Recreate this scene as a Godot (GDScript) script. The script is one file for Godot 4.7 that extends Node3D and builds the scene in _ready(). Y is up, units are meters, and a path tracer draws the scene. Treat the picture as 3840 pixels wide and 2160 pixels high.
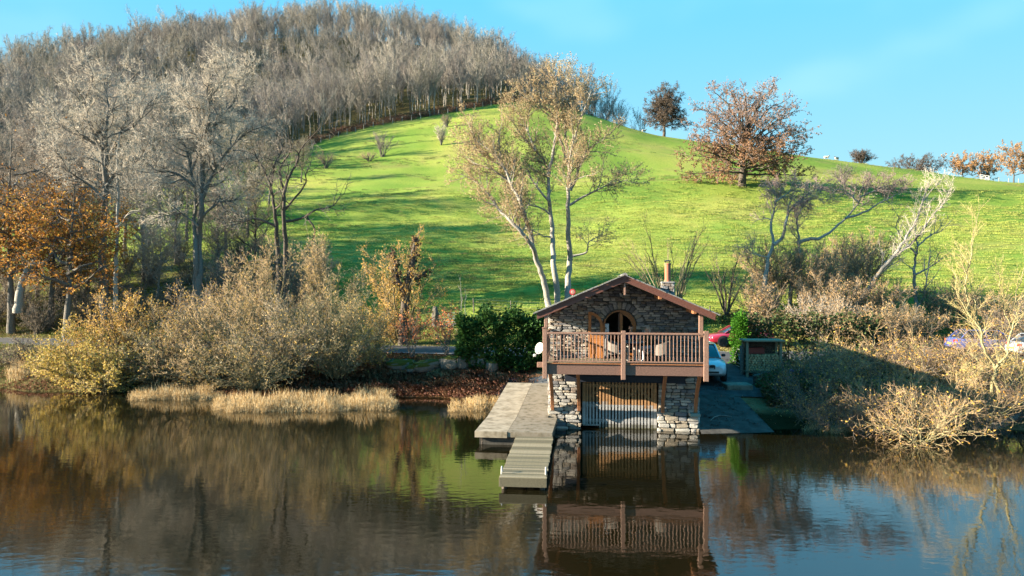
extends Node3D

const CAM_H := 5.9
const LENS := 2742.0          # pixels of the 3840-wide photograph per unit of tangent
const HORIZON := 1062.0
var rng := RandomNumberGenerator.new()
var M := {}
var used := {}

# elevation of the land, metres: rows go away from the lake (45 * 1.115^k metres), columns run every 20 m from x = -240
const HILL := [
	[1, 1.3, 1.5, 1.4, 1.3, 1.3, 1.4, 1.5, 1.6, 1.6, 1.6, 1.6, 1.6, 1.6, 1.6, 1.6, 1.6, 1.5, 1.3, 1.2, 1.1, 1, 0.9, 1, 1.3, 1.6],
	[2.1, 2.4, 2.4, 2.2, 2, 1.8, 1.8, 1.9, 1.9, 1.9, 1.9, 1.9, 1.8, 2, 1.9, 1.8, 1.8, 1.9, 2, 1.9, 1.9, 1.8, 1.7, 1.9, 2.1, 2.5],
	[3.3, 3.4, 3.4, 3.1, 2.7, 2.4, 2.3, 2.3, 2.4, 2.6, 2.9, 3.2, 3.4, 4, 3.8, 3, 2.8, 2.8, 2.9, 2.9, 2.8, 2.7, 2.7, 2.8, 3.2, 3.6],
	[4.4, 4.5, 4.3, 3.9, 3.5, 3.1, 3, 3, 3.2, 3.8, 4.7, 5, 5.4, 6, 5.8, 5.1, 4.6, 4.3, 4.2, 4, 3.9, 3.8, 3.8, 3.9, 4.3, 4.8],
	[5.5, 5.5, 5.3, 4.9, 4.5, 4.1, 3.9, 3.9, 4.3, 5.1, 6.2, 6.7, 7.1, 7.5, 7.5, 7.3, 6.8, 6.3, 5.8, 5.4, 5.2, 5, 5, 5.2, 5.7, 6.1],
	[6.7, 6.7, 6.5, 6.2, 5.8, 5.5, 5.2, 5.3, 5.7, 6.6, 7.9, 8.7, 8.8, 9.3, 9.4, 9.8, 9.3, 8.5, 7.7, 7.1, 6.6, 6.4, 6.4, 6.7, 7.2, 7.6],
	[8.4, 8.2, 8.1, 7.9, 7.6, 7.3, 7.1, 7.1, 7.6, 8.6, 10.1, 11, 11.1, 11.8, 12.1, 12.5, 11.9, 10.9, 9.8, 8.9, 8.3, 8, 8.1, 8.4, 8.9, 9.3],
	[10.5, 10.4, 10.2, 10.1, 10, 9.8, 9.6, 9.6, 10.3, 11.7, 13.1, 13.7, 14.1, 14.9, 15.4, 15.3, 14.6, 13.4, 12.1, 11, 10.2, 9.9, 10, 10.3, 10.8, 11.2],
	[13.3, 13.2, 13.1, 13.2, 13.2, 13.1, 12.8, 12.8, 13.5, 15.5, 16.7, 17.2, 17.6, 18.5, 18.8, 18.1, 17.4, 16, 14.7, 13.4, 12.4, 12.2, 12.2, 12.5, 12.9, 13.2],
	[17, 17, 17, 17.2, 17.3, 17.3, 17.1, 16.9, 17.3, 19.6, 20.8, 21.3, 21.7, 22.3, 22.1, 21, 20, 18.7, 17.6, 16.2, 15, 14.8, 14.9, 15, 15.4, 15.4],
	[21.9, 21.9, 21.9, 22.1, 22.4, 22.5, 22.3, 22, 22.6, 24, 25.3, 26.2, 26.6, 26.6, 25.9, 24.7, 23.1, 21.9, 20.9, 19.5, 18.2, 17.8, 18, 18.1, 18.1, 17.5],
	[27.8, 27.7, 27.6, 28, 28.6, 28.8, 28.4, 28, 28.4, 29.2, 30.8, 32.2, 32.6, 32.3, 30.9, 29.5, 27.6, 26, 24.6, 22.7, 21.2, 20.6, 20.8, 21.1, 20.6, 19.4],
	[34.3, 34.2, 34, 34.8, 35.7, 36, 35.5, 34.3, 34.4, 35, 37.4, 39.7, 40.5, 39.3, 37.1, 35.2, 32.9, 30.3, 28, 25.3, 23.3, 22.4, 22.8, 23.3, 22.3, 20.5],
	[41.1, 41, 40.9, 42.5, 44.1, 44.5, 43.2, 41.4, 41, 42.1, 45, 47.9, 49.3, 47, 42.7, 39.8, 36.9, 33.1, 29.6, 26.6, 24, 22.7, 22.9, 23.7, 22.6, 20.7],
	[47.9, 48, 48.4, 51.2, 54, 54.7, 52.9, 50.3, 49.5, 50.5, 53.1, 55.9, 57.3, 53.9, 46.8, 40.7, 37.6, 33.7, 29.4, 26.2, 23.1, 21.1, 21, 21.7, 21.2, 19.8],
	[53.9, 54.6, 56.3, 60.9, 65.2, 67, 65.8, 63, 61.1, 61.6, 63.3, 64.4, 64.7, 59.2, 47.6, 38.8, 35.4, 31.9, 27.7, 24.1, 20.6, 18, 17.5, 18.4, 18.7, 17.9],
	[59.6, 60.5, 63.8, 71.1, 77.3, 80.6, 81.2, 79.4, 77.2, 77.1, 77.6, 76.3, 73.8, 63.1, 47.9, 35.8, 30.9, 28.1, 24.6, 20.8, 17, 13.7, 13.3, 14.8, 15.6, 15.5],
	[64.5, 65.2, 70.8, 81.5, 89.1, 93.9, 96.9, 97.6, 97, 96.3, 95.5, 92.1, 83.4, 63.9, 45.5, 31.7, 25.9, 23.6, 20.6, 16.6, 12.3, 9.5, 9.5, 11.4, 12.5, 12.7],
	[65, 69.3, 80.7, 91.6, 98.9, 104.8, 109.8, 112.8, 113.5, 111.6, 109.1, 102.5, 84.9, 61.6, 42.9, 29.3, 22, 19.2, 16.1, 12, 7.9, 6, 6.4, 8.1, 9.3, 9.8],
	[62.4, 72.5, 86.9, 97.5, 104.5, 110.9, 116.5, 119.9, 119.9, 116.4, 112.2, 100.2, 80.6, 58.3, 40, 27.8, 19.6, 15.4, 11.9, 8.1, 4.8, 3.2, 3.6, 4.9, 6.1, 6.8],
	[59.9, 67.2, 76.1, 93.4, 104.3, 111.4, 116, 117.8, 115.8, 110.6, 106.2, 92.7, 74.3, 54.2, 37.1, 25.6, 17.5, 12.4, 8.5, 5, 2.2, 0.9, 1, 2.1, 3.2, 4],
	[63.5, 67.1, 69.6, 87.3, 100.3, 107, 110, 109.8, 106.5, 101.6, 95.6, 82, 68.4, 50.6, 34.9, 23.7, 15.6, 10, 5.8, 2.5, 0.1, -1.2, -1.2, -0.4, 0.6, 1.4],
	[73.2, 76.8, 78.2, 87.9, 96.2, 100.2, 101.3, 99.4, 95.3, 91.5, 85.5, 70.3, 60.2, 46.7, 32.8, 21.9, 14, 8.1, 3.8, 0.5, -1.8, -3, -3.1, -2.6, -1.8, -1],
	[81.1, 85.2, 86.4, 90.8, 93.3, 93.7, 92.8, 89.7, 85.3, 81.8, 76.3, 63.5, 52.9, 41.9, 30.2, 20.2, 12.5, 6.6, 2.2, -1.1, -3.3, -4.5, -4.8, -4.5, -3.9, -3.2],
]
# distance of the waterline from the camera, every 10 m from x = -100
const SHORE := [52.0, 51.0, 50.0, 48.0, 46.0, 44.0, 42.6, 41.0, 39.2, 37.6, 38.0, 31.5, 29.5, 29.2, 29.0, 29.5, 31.0, 34.0, 38.0, 42.0, 46.0]
# middle line of the lane: x, distance
const LANE := [[-240.0, 78.0], [-120.0, 67.0], [-70.0, 60.5], [-38.0, 54.5], [-18.0, 50.0], [-7.0, 47.6], [3.0, 45.0], [12.0, 43.2], [22.0, 43.4], [36.0, 45.5], [60.0, 50.0], [120.0, 60.0], [260.0, 80.0]]

class Buf:
	var v := PackedVector3Array()
	var n := PackedVector3Array()
	var c := PackedColorArray()
	var i := PackedInt32Array()
	var col := Color(1, 1, 1)
	var painted := false

	func pt(p: Vector3, m: Vector3) -> int:
		v.append(p)
		n.append(m)
		if painted:
			c.append(col)
		return v.size() - 1

	# corners anticlockwise as seen from the front
	func quad(a: Vector3, b: Vector3, d: Vector3, e: Vector3) -> void:
		var m := (b - a).cross(d - a)
		if m.length_squared() < 1e-14:
			m = (d - a).cross(e - a)
		m = m.normalized()
		var k := pt(a, m)
		pt(b, m)
		pt(d, m)
		pt(e, m)
		i.append_array(PackedInt32Array([k, k + 2, k + 1, k, k + 3, k + 2]))

	func tri(a: Vector3, b: Vector3, d: Vector3) -> void:
		var m := (b - a).cross(d - a).normalized()
		var k := pt(a, m)
		pt(b, m)
		pt(d, m)
		i.append_array(PackedInt32Array([k, k + 2, k + 1]))

	# a block given by its eight corners: the four of the bottom, then the four of the top, anticlockwise from above
	func block(q: Array) -> void:
		quad(q[3], q[2], q[1], q[0])
		quad(q[4], q[5], q[6], q[7])
		for k in 4:
			var l := (k + 1) % 4
			quad(q[k], q[l], q[l + 4], q[k + 4])

	func box(lo: Vector3, hi: Vector3, ch := 0.0, t := Transform3D()) -> void:
		if ch <= 0.0:
			block([t * Vector3(lo.x, lo.y, hi.z), t * Vector3(hi.x, lo.y, hi.z), t * Vector3(hi.x, lo.y, lo.z), t * Vector3(lo.x, lo.y, lo.z),
				t * Vector3(lo.x, hi.y, hi.z), t * Vector3(hi.x, hi.y, hi.z), t * Vector3(hi.x, hi.y, lo.z), t * Vector3(lo.x, hi.y, lo.z)])
			return
		var cx := (lo + hi) * 0.5
		var h := (hi - lo) * 0.5
		ch = minf(ch, 0.45 * minf(h.x, minf(h.y, h.z)) * 2.0)
		# 24 points: each corner gives one on each of its three faces
		for ax in 3:
			var a1 := (ax + 1) % 3
			var a2 := (ax + 2) % 3
			for s: float in [-1.0, 1.0]:
				var q := []
				for w in [[-1, -1], [1, -1], [1, 1], [-1, 1]]:
					var p := Vector3()
					p[ax] = h[ax] * s
					p[a1] = (h[a1] - ch) * w[0]
					p[a2] = (h[a2] - ch) * w[1]
					q.append(t * (cx + p))
				if s > 0:
					quad(q[0], q[1], q[2], q[3])
				else:
					quad(q[3], q[2], q[1], q[0])
		for ax in 3:
			var a1 := (ax + 1) % 3
			var a2 := (ax + 2) % 3
			for s1 in [-1.0, 1.0]:
				for s2 in [-1.0, 1.0]:
					var q := []
					for w in [[-1, 0], [1, 0], [1, 1], [-1, 1]]:
						var p := Vector3()
						p[ax] = (h[ax] - ch) * w[0]
						p[a1] = s1 * (h[a1] - (0.0 if w[1] == 0 else ch))
						p[a2] = s2 * (h[a2] - (ch if w[1] == 0 else 0.0))
						q.append(t * (cx + p))
					if s1 * s2 > 0:
						quad(q[0], q[1], q[2], q[3])
					else:
						quad(q[3], q[2], q[1], q[0])
		for sx: float in [-1.0, 1.0]:
			for sy in [-1.0, 1.0]:
				for sz: float in [-1.0, 1.0]:
					var a := t * (cx + Vector3(sx * h.x, sy * (h.y - ch), sz * (h.z - ch)))
					var b := t * (cx + Vector3(sx * (h.x - ch), sy * h.y, sz * (h.z - ch)))
					var d := t * (cx + Vector3(sx * (h.x - ch), sy * (h.y - ch), sz * h.z))
					if sx * sy * sz > 0:
						tri(a, b, d)
					else:
						tri(b, a, d)

	# a beam of width w and height h from a to b; «up» says which way its height runs
	func beam(a: Vector3, b: Vector3, w: float, h: float, up := Vector3.UP, ch := 0.006) -> void:
		var z := (b - a).normalized()
		var x := up.cross(z).normalized()
		var y := z.cross(x)
		box(Vector3(-w * 0.5, -h * 0.5, 0), Vector3(w * 0.5, h * 0.5, a.distance_to(b)), ch, Transform3D(Basis(x, y, z), a))

	# a round, tapering tube along points with a radius at each
	func tube(p: PackedVector3Array, r: PackedFloat32Array, sides: int, cap := true) -> void:
		var last := p.size() - 1
		var x := Vector3.ZERO
		var first := v.size()
		var t := Vector3.UP
		for k in p.size():
			t = (p[mini(k + 1, last)] - p[maxi(k - 1, 0)]).normalized()
			if x == Vector3.ZERO:
				x = t.cross(Vector3(0.3, 0.1, 0.95) if absf(t.z) < 0.9 else Vector3.RIGHT).normalized()
			else:
				x = (x - t * x.dot(t)).normalized()
			var y := t.cross(x)
			for s in sides:
				var a := TAU * s / sides
				var m := x * cos(a) + y * sin(a)
				pt(p[k] + m * r[k], m)
		for k in last:
			for s in sides:
				var a := first + k * sides + s
				var b := first + k * sides + (s + 1) % sides
				i.append_array(PackedInt32Array([a, a + sides, b, b, a + sides, b + sides]))
		if cap:
			for e in [0, last]:
				if r[e] < 0.004:
					continue
				var m := (p[last] - p[last - 1]).normalized() if e == last else (p[0] - p[1]).normalized()
				var mid := pt(p[e], m)
				var ring := v.size()
				for s in sides:
					pt(v[first + e * sides + s], m)
				for s in sides:
					var q := (s + 1) % sides
					if e == 0:
						i.append_array(PackedInt32Array([mid, ring + s, ring + q]))
					else:
						i.append_array(PackedInt32Array([mid, ring + q, ring + s]))

	func rod(a: Vector3, b: Vector3, r0: float, r1: float, sides := 8) -> void:
		tube(PackedVector3Array([a, b]), PackedFloat32Array([r0, r1]), sides)

	# a thin three-sided spike: a twig
	func spike(a: Vector3, b: Vector3, r: float) -> void:
		var t := b - a
		var x := t.cross(Vector3(0.31, 0.17, 0.93)).normalized()
		var y := t.cross(x).normalized()
		var m1 := x * 0.5 + y * 0.866
		var m2 := x * 0.5 - y * 0.866
		var k := v.size()
		v.append_array(PackedVector3Array([a - x * r, a + m1 * r, a + m2 * r, b]))
		n.append_array(PackedVector3Array([-x, m1, m2, t.normalized()]))
		if painted:
			c.append_array(PackedColorArray([col, col, col, col]))
		# -x, m2, m1 run the same way round
		i.append_array(PackedInt32Array([k, k + 3, k + 2, k + 2, k + 3, k + 1, k + 1, k + 3, k]))

	# a small leaf: two triangles bent along the middle
	func leaf(p: Vector3, along: Vector3, side: Vector3, m: Vector3) -> void:
		var k := v.size()
		v.append_array(PackedVector3Array([p, p + along * 0.5 + side, p + along, p + along * 0.5 - side]))
		n.append_array(PackedVector3Array([m, m, m, m]))
		if painted:
			c.append_array(PackedColorArray([col, col, col, col]))
		i.append_array(PackedInt32Array([k, k + 1, k + 2, k, k + 2, k + 3]))

	# a surface of revolution about y through «at»: pairs of radius and height
	func lathe(prof: Array, sides: int, t := Transform3D()) -> void:
		var first := v.size()
		for k in prof.size():
			var a: Vector2 = prof[maxi(k - 1, 0)]
			var b: Vector2 = prof[mini(k + 1, prof.size() - 1)]
			var d := b - a
			var q: Vector2 = prof[k]
			for s in sides:
				var g := TAU * s / sides
				var m := (t.basis * Vector3(d.y * cos(g), -d.x, d.y * sin(g))).normalized()
				pt(t * Vector3(q.x * cos(g), q.y, q.x * sin(g)), m)
		for k in prof.size() - 1:
			for s in sides:
				var a := first + k * sides + s
				var b := first + k * sides + (s + 1) % sides
				i.append_array(PackedInt32Array([a, b, a + sides, b, b + sides, a + sides]))

	# an outline in x and y pushed back by depth along z; anticlockwise from the front (+z)
	func slab(outline: PackedVector2Array, z0: float, z1: float) -> void:
		var cut := Geometry2D.triangulate_polygon(outline)
		for k in range(0, cut.size(), 3):
			var a := outline[cut[k]]
			var b := outline[cut[k + 1]]
			var d := outline[cut[k + 2]]
			if (b - a).cross(d - a) < 0:
				var w := b
				b = d
				d = w
			tri(Vector3(a.x, a.y, z1), Vector3(b.x, b.y, z1), Vector3(d.x, d.y, z1))
			tri(Vector3(a.x, a.y, z0), Vector3(d.x, d.y, z0), Vector3(b.x, b.y, z0))
		for k in outline.size():
			var a := outline[k]
			var b := outline[(k + 1) % outline.size()]
			quad(Vector3(a.x, a.y, z0), Vector3(b.x, b.y, z0), Vector3(b.x, b.y, z1), Vector3(a.x, a.y, z1))

	func mesh() -> ArrayMesh:
		var a := []
		a.resize(Mesh.ARRAY_MAX)
		a[Mesh.ARRAY_VERTEX] = v
		a[Mesh.ARRAY_NORMAL] = n
		if painted:
			a[Mesh.ARRAY_COLOR] = c
		a[Mesh.ARRAY_INDEX] = i
		var m := ArrayMesh.new()
		if v.size():
			m.add_surface_from_arrays(Mesh.PRIMITIVE_TRIANGLES, a)
		return m


func numbered(called: String) -> String:
	var k: int = used.get(called, 0)
	used[called] = k + 1
	return called if k == 0 else "%s_%03d" % [called, k]

func tag(o: Node, label: String, category: String, group := "", kind := "") -> Node:
	if label:
		o.set_meta("label", label)
	if category:
		o.set_meta("category", category)
	if group:
		o.set_meta("group", group)
	if kind:
		o.set_meta("kind", kind)
	return o

func thing(called: String, label: String, category: String, at := Vector3.ZERO, turn := 0.0, group := "") -> Node3D:
	var o := Node3D.new()
	o.name = numbered(called)
	add_child(o)
	o.position = at
	o.rotation.y = turn
	tag(o, label, category, group)
	return o

func part(called: String, b: Buf, m: Material, parent: Node) -> MeshInstance3D:
	var o := MeshInstance3D.new()
	o.name = called
	o.mesh = b.mesh()
	o.material_override = m
	parent.add_child(o, true)
	return o

func shared(called: String, mesh: Mesh, m: Material, parent: Node, t := Transform3D()) -> MeshInstance3D:
	var o := MeshInstance3D.new()
	o.name = called
	o.mesh = mesh
	o.material_override = m
	o.transform = t
	parent.add_child(o, true)
	return o

func solo(called: String, b: Buf, m: Material, label: String, category: String, group := "", kind := "") -> MeshInstance3D:
	var o := MeshInstance3D.new()
	o.name = numbered(called)
	o.mesh = b.mesh()
	o.material_override = m
	add_child(o)
	tag(o, label, category, group, kind)
	return o

func structure(called: String, b: Buf, m: Material) -> MeshInstance3D:
	var o := MeshInstance3D.new()
	o.name = numbered(called)
	o.mesh = b.mesh()
	o.material_override = m
	add_child(o)
	o.set_meta("kind", "structure")
	return o

func rnd(a: float, b: float) -> float:
	return rng.randf_range(a, b)

func any_dir() -> Vector3:
	return Vector3(rng.randf() - 0.5, rng.randf() - 0.5, rng.randf() - 0.5)

func lin(r: float, g: float, b: float) -> Color:
	return Color(r, g, b).linear_to_srgb()

# a place in the world from a position in the photograph and a distance
func at(px: float, py: float, d: float) -> Vector3:
	return Vector3((px - 1920.0) / LENS * d, CAM_H - (py - HORIZON) / LENS * d, -d)

func on_ground(px: float, d: float) -> Vector3:
	var x := (px - 1920.0) / LENS * d
	return Vector3(x, land(x, d), -d)

# ------------------------------------------------------------------ the lie of the land
func table(a: Array, t: float) -> float:
	t = clampf(t, 0.0, a.size() - 1.001)
	var k := int(t)
	return lerpf(a[k], a[k + 1], smoothstep(0.0, 1.0, t - k))

func cub(a: float, b: float, c: float, d: float, t: float) -> float:
	return b + 0.5 * t * (c - a + t * (2.0 * a - 5.0 * b + 4.0 * c - d + t * (3.0 * (b - c) + d - a)))

func hill(x: float, d: float) -> float:
	var u := clampf((x + 240.0) / 20.0, 0.0, 24.999)
	var w := clampf(log(maxf(d, 45.0) / 45.0) / log(1.115), 0.0, 22.999)
	var a := int(u)
	var b := int(w)
	var rows := [0.0, 0.0, 0.0, 0.0]
	for k in 4:
		var r: Array = HILL[clampi(b - 1 + k, 0, 23)]
		rows[k] = cub(r[maxi(a - 1, 0)], r[a], r[a + 1], r[mini(a + 2, 25)], u - a)
	return cub(rows[0], rows[1], rows[2], rows[3], w - b)

func shore(x: float) -> float:
	return table(SHORE, (x + 100.0) / 10.0) + 0.5 * sin(x * 0.55) + 0.3 * sin(x * 1.27 + 1.0)

func lane_at(x: float) -> float:
	for k in LANE.size() - 1:
		if x <= LANE[k + 1][0]:
			return lerpf(LANE[k][1], LANE[k + 1][1], clampf((x - LANE[k][0]) / (LANE[k + 1][0] - LANE[k][0]), 0, 1))
	return LANE[-1][1]

func slip_height(x: float, d: float) -> float:
	var s := d - 0.12 * (x - 8.0)
	if s < 33.0:
		return (s - 28.8) * 0.2
	return lerpf(0.98, 1.66, smoothstep(33.0, 40.0, s))

func land(x: float, d: float) -> float:
	var s := d - shore(x)
	var near := 0.0
	if s < 0.0:
		near = maxf(-3.0, s * 0.3 - 0.05)
	else:
		near = 1.62 * smoothstep(-1.2, 6.8, s) - 0.05
	# the made ground by the slipway
	var made := smoothstep(6.0, 6.9, x) * smoothstep(15.4, 14.6, x) * smoothstep(26.0, 28.0, d) * smoothstep(43.0, 41.5, d)
	if made > 0.0:
		near = lerpf(near, slip_height(x, d) - 0.07, made)
	var foot := lane_at(x) + 6.0
	var t := smoothstep(foot - 2.0, foot + 7.0, d)
	if t <= 0.0:
		return near
	var h := hill(x, d)
	if d > 60.0:
		h += 0.35 * sin(x * 0.11 + d * 0.05) * sin(d * 0.09 - x * 0.03) + 0.12 * sin(x * 0.5 + 2.0 * sin(d * 0.21)) * sin(d * 0.43)
		# two old field banks that follow the slope
		var e1 := d - (103.0 + 5.0 * sin(x * 0.045 + 0.6) + 0.06 * x)
		h += 1.3 * (smoothstep(-2.5, 2.0, e1) - smoothstep(2.0, 26.0, e1)) * smoothstep(-75.0, -30.0, x)
		var e2 := d - (134.0 + 4.0 * sin(x * 0.06))
		h += 1.2 * (smoothstep(-2.5, 2.5, e2) - smoothstep(2.5, 24.0, e2)) * smoothstep(-20.0, 20.0, x)
	return lerpf(near, h, t)

# ------------------------------------------------------------------ materials
func noise_tex(freq: float, stops: Array, seed_ := 1, size := 512, type := FastNoiseLite.TYPE_SIMPLEX_SMOOTH, octaves := 5, gain := 0.6) -> NoiseTexture2D:
	var f := FastNoiseLite.new()
	f.noise_type = type
	f.seed = seed_
	f.frequency = freq
	f.fractal_octaves = octaves
	f.fractal_gain = gain
	var t := NoiseTexture2D.new()
	t.width = size
	t.height = size
	t.seamless = true
	t.generate_mipmaps = false
	t.noise = f
	if stops:
		var g := Gradient.new()
		g.offsets = PackedFloat32Array(range(stops.size()).map(func(k): return float(k) / (stops.size() - 1)))
		g.colors = PackedColorArray(stops)
		t.color_ramp = g
	return t

func mat(called: String, c: Color, rough := 0.85, tex: Texture2D = null, scale := 1.0, bump: Texture2D = null, depth := 0.0, world := true) -> StandardMaterial3D:
	var m := StandardMaterial3D.new()
	m.resource_name = called
	m.albedo_color = c.linear_to_srgb()
	m.roughness = rough
	m.metallic_specular = 0.35
	if tex:
		m.albedo_texture = tex
	if bump:
		m.heightmap_enabled = true
		m.heightmap_texture = bump
		m.heightmap_scale = depth
	if tex or bump:
		m.uv1_triplanar = true
		m.uv1_world_triplanar = world
		m.uv1_scale = Vector3.ONE * scale
	M[called] = m
	return m

func grey(a: float, b: float) -> Array:
	var out := []
	for k in 5:
		var t := lerpf(a, b, k / 4.0)
		out.append(Color(t, t, t))
	return out

func painted(called: String, rough := 0.8, back := 0.0, tex: Texture2D = null, scale := 1.0) -> StandardMaterial3D:
	var m := mat(called, Color(1, 1, 1), rough, tex, scale)
	m.vertex_color_use_as_albedo = true
	m.metallic_specular = 0.25
	if back > 0.0:
		m.backlight_enabled = true
		m.backlight = Color(back, back, back).linear_to_srgb()
	return m

func make_materials() -> void:
	var fine := noise_tex(0.02, grey(0.62, 1.0), 3)
	var coarse := noise_tex(0.008, grey(0.55, 1.0), 4)
	var grain := noise_tex(0.03, [], 5)
	var speck := noise_tex(0.09, grey(0.5, 1.0), 6, 512, FastNoiseLite.TYPE_VALUE, 3)
	M.fine = fine
	M.coarse = coarse
	M.grain = grain
	# land: vertex colours say what grows or lies where, the textures break it up
	var turf := painted("turf", 0.95, 0.0, noise_tex(0.025, [Color(0.7, 0.76, 0.62), Color(0.85, 0.9, 0.78), Color(0.95, 0.97, 0.92), Color(1, 0.98, 0.88), Color(1, 0.95, 0.78)], 7), 0.17)
	turf.heightmap_enabled = true
	turf.heightmap_texture = noise_tex(0.06, [], 8, 512, FastNoiseLite.TYPE_SIMPLEX_SMOOTH, 4)
	turf.heightmap_scale = 6.0
	turf.metallic_specular = 0.1
	mat("asphalt", Color(0.1, 0.1, 0.105), 0.9, speck, 0.9, grain, 0.4)
	mat("paint_white", Color(0.72, 0.72, 0.7), 0.6, fine, 0.7)
	mat("concrete_pale", Color(0.29, 0.25, 0.19), 0.9, noise_tex(0.012, [Color(0.62, 0.6, 0.56), Color(0.85, 0.84, 0.82), Color(1, 1, 1), Color(1, 0.98, 0.94)], 9), 0.23, grain, 0.3)
	mat("concrete_grey", Color(0.19, 0.165, 0.13), 0.92, noise_tex(0.014, [Color(0.5, 0.5, 0.47), Color(0.85, 0.84, 0.8), Color(1, 1, 1), Color(0.92, 0.9, 0.86)], 10), 0.27, grain, 0.4)
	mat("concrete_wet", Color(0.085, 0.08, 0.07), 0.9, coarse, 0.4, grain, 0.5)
	mat("mortar", Color(0.13, 0.125, 0.115), 0.95, fine, 1.5, grain, 1.5)
	var stains := noise_tex(0.02, [Color(0.42, 0.42, 0.42), Color(0.75, 0.75, 0.75), Color(1, 1, 1), Color(0.9, 0.88, 0.84), Color(0.6, 0.58, 0.55)], 12)
	var tones := STONE_TONES
	for k in tones.size():
		mat("stone_%d" % k, tones[k], 0.85, stains, 2.3, grain, 2.0)
	mat("stone_pale", Color(0.15, 0.14, 0.12), 0.9, stains, 1.7, grain, 2.5)
	mat("slate", Color(0.2, 0.2, 0.2), 0.75, noise_tex(0.02, [Color(0.5, 0.52, 0.5), Color(0.8, 0.8, 0.8), Color(1, 1, 1), Color(1, 0.98, 0.9), Color(0.75, 0.72, 0.4)], 13), 0.9, grain, 0.6)
	mat("moss", Color(0.1, 0.115, 0.015), 0.95, speck, 2.0, grain, 3.0)
	var wood := noise_tex(0.03, [Color(0.6, 0.6, 0.6), Color(0.85, 0.85, 0.85), Color(1, 1, 1), Color(0.9, 0.88, 0.86)], 14)
	var stretched := func(m: StandardMaterial3D, s: Vector3) -> StandardMaterial3D:
		m.uv1_scale = s
		m.uv1_world_triplanar = false
		return m
	stretched.call(mat("timber_brown", Color(0.17, 0.1, 0.078), 0.55, wood, 1.0, grain, 0.3), Vector3(0.6, 2.6, 2.6))
	stretched.call(mat("timber_post", Color(0.26, 0.155, 0.115), 0.55, wood, 1.0, grain, 0.3), Vector3(2.6, 0.6, 2.6))
	stretched.call(mat("timber_rail", Color(0.26, 0.155, 0.115), 0.55, wood, 1.0, grain, 0.3), Vector3(0.6, 2.6, 2.6))
	stretched.call(mat("timber_barge", Color(0.135, 0.058, 0.044), 0.55, wood, 1.0, grain, 0.3), Vector3(0.6, 2.6, 2.6))
	stretched.call(mat("timber_orange", Color(0.3, 0.13, 0.06), 0.5, wood, 1.0, grain, 0.3), Vector3(2.6, 0.6, 2.6))
	stretched.call(mat("timber_door", Color(0.3, 0.125, 0.04), 0.4, wood, 1.0, grain, 0.2), Vector3(2.6, 0.6, 2.6))
	stretched.call(mat("timber_slat", Color(0.42, 0.25, 0.13), 0.75, wood, 1.0, grain, 0.4), Vector3(4.0, 0.8, 4.0))
	stretched.call(mat("timber_silver", Color(0.34, 0.33, 0.31), 0.85, noise_tex(0.03, [Color(0.35, 0.35, 0.35), Color(0.7, 0.7, 0.7), Color(1, 1, 1), Color(0.85, 0.85, 0.85)], 15), 1.0, grain, 0.5), Vector3(4.0, 1.2, 4.0))
	for k in 3:
		stretched.call(mat("deck_board_%d" % k, [Color(0.19, 0.165, 0.105), Color(0.13, 0.115, 0.075), Color(0.25, 0.215, 0.145)][k], 0.85, wood, 1.0, grain, 0.5), Vector3(0.9, 4.0, 4.0))
	mat("steel_navy", Color(0.025, 0.033, 0.055), 0.5, fine, 2.0)
	mat("dark_room", Color(0.3, 0.27, 0.23), 0.9)
	mat("curtain", Color(0.65, 0.68, 0.72), 0.9)
	mat("brass", Color(0.5, 0.35, 0.12), 0.3).metallic = 0.8
	mat("terracotta", Color(0.52, 0.2, 0.12), 0.8, fine, 3.0)
	mat("black_iron", Color(0.02, 0.02, 0.02), 0.5)
	mat("galvanised", Color(0.5, 0.52, 0.54), 0.45, fine, 5.0).metallic = 0.6
	mat("dish_white", Color(0.42, 0.42, 0.41), 0.5)
	mat("rubber", Color(0.02, 0.02, 0.021), 0.8)
	var glass := mat("glass", Color(0.6, 0.66, 0.68), 0.03)
	glass.transparency = BaseMaterial3D.TRANSPARENCY_ALPHA
	glass.albedo_color.a = 0.12
	glass.metallic_specular = 0.5
	var dark := mat("tinted_glass", Color(0.012, 0.015, 0.02), 0.04)
	dark.metallic_specular = 0.6
	# bark, twigs and leaves
	var barked := func(called: String, c: Color) -> void:
		mat(called, c, 0.92, noise_tex(0.03, [Color(0.42, 0.42, 0.4), Color(0.7, 0.7, 0.68), Color(0.95, 0.95, 0.95), Color(1, 1, 0.97)], 16), 0.9, grain, 3.0)
	barked.call("bark_grey", Color(0.2, 0.185, 0.165))
	barked.call("bark_pale", Color(0.4, 0.375, 0.335))
	barked.call("bark_dark", Color(0.12, 0.1, 0.085))
	barked.call("bark_olive", Color(0.24, 0.22, 0.13))
	barked.call("bark_yellow", Color(0.42, 0.37, 0.2))
	for k in [["twig_grey", Color(0.17, 0.15, 0.125)], ["twig_lilac", Color(0.165, 0.135, 0.12)], ["twig_brown", Color(0.16, 0.11, 0.075)], ["twig_tan", Color(0.36, 0.255, 0.145)], ["twig_olive", Color(0.16, 0.145, 0.08)],
			["twig_pale", Color(0.44, 0.39, 0.315)], ["twig_yellow", Color(0.36, 0.3, 0.13)], ["twig_purple", Color(0.25, 0.18, 0.165)], ["twig_dark", Color(0.075, 0.06, 0.05)]]:
		mat(k[0], k[1], 0.9)
	painted("leaves", 0.7, 0.5)
	painted("blades", 0.85, 0.4)
	painted("wood_floor", 0.95, 0.0, fine, 0.5)
	# the lake: brown peaty water, smooth, with a light breeze on it
	var water := mat("lake_water", Color(0.0065, 0.0055, 0.002), 0.02)
	water.metallic_specular = 0.7
	water.normal_enabled = false
	M.lake = water

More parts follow.
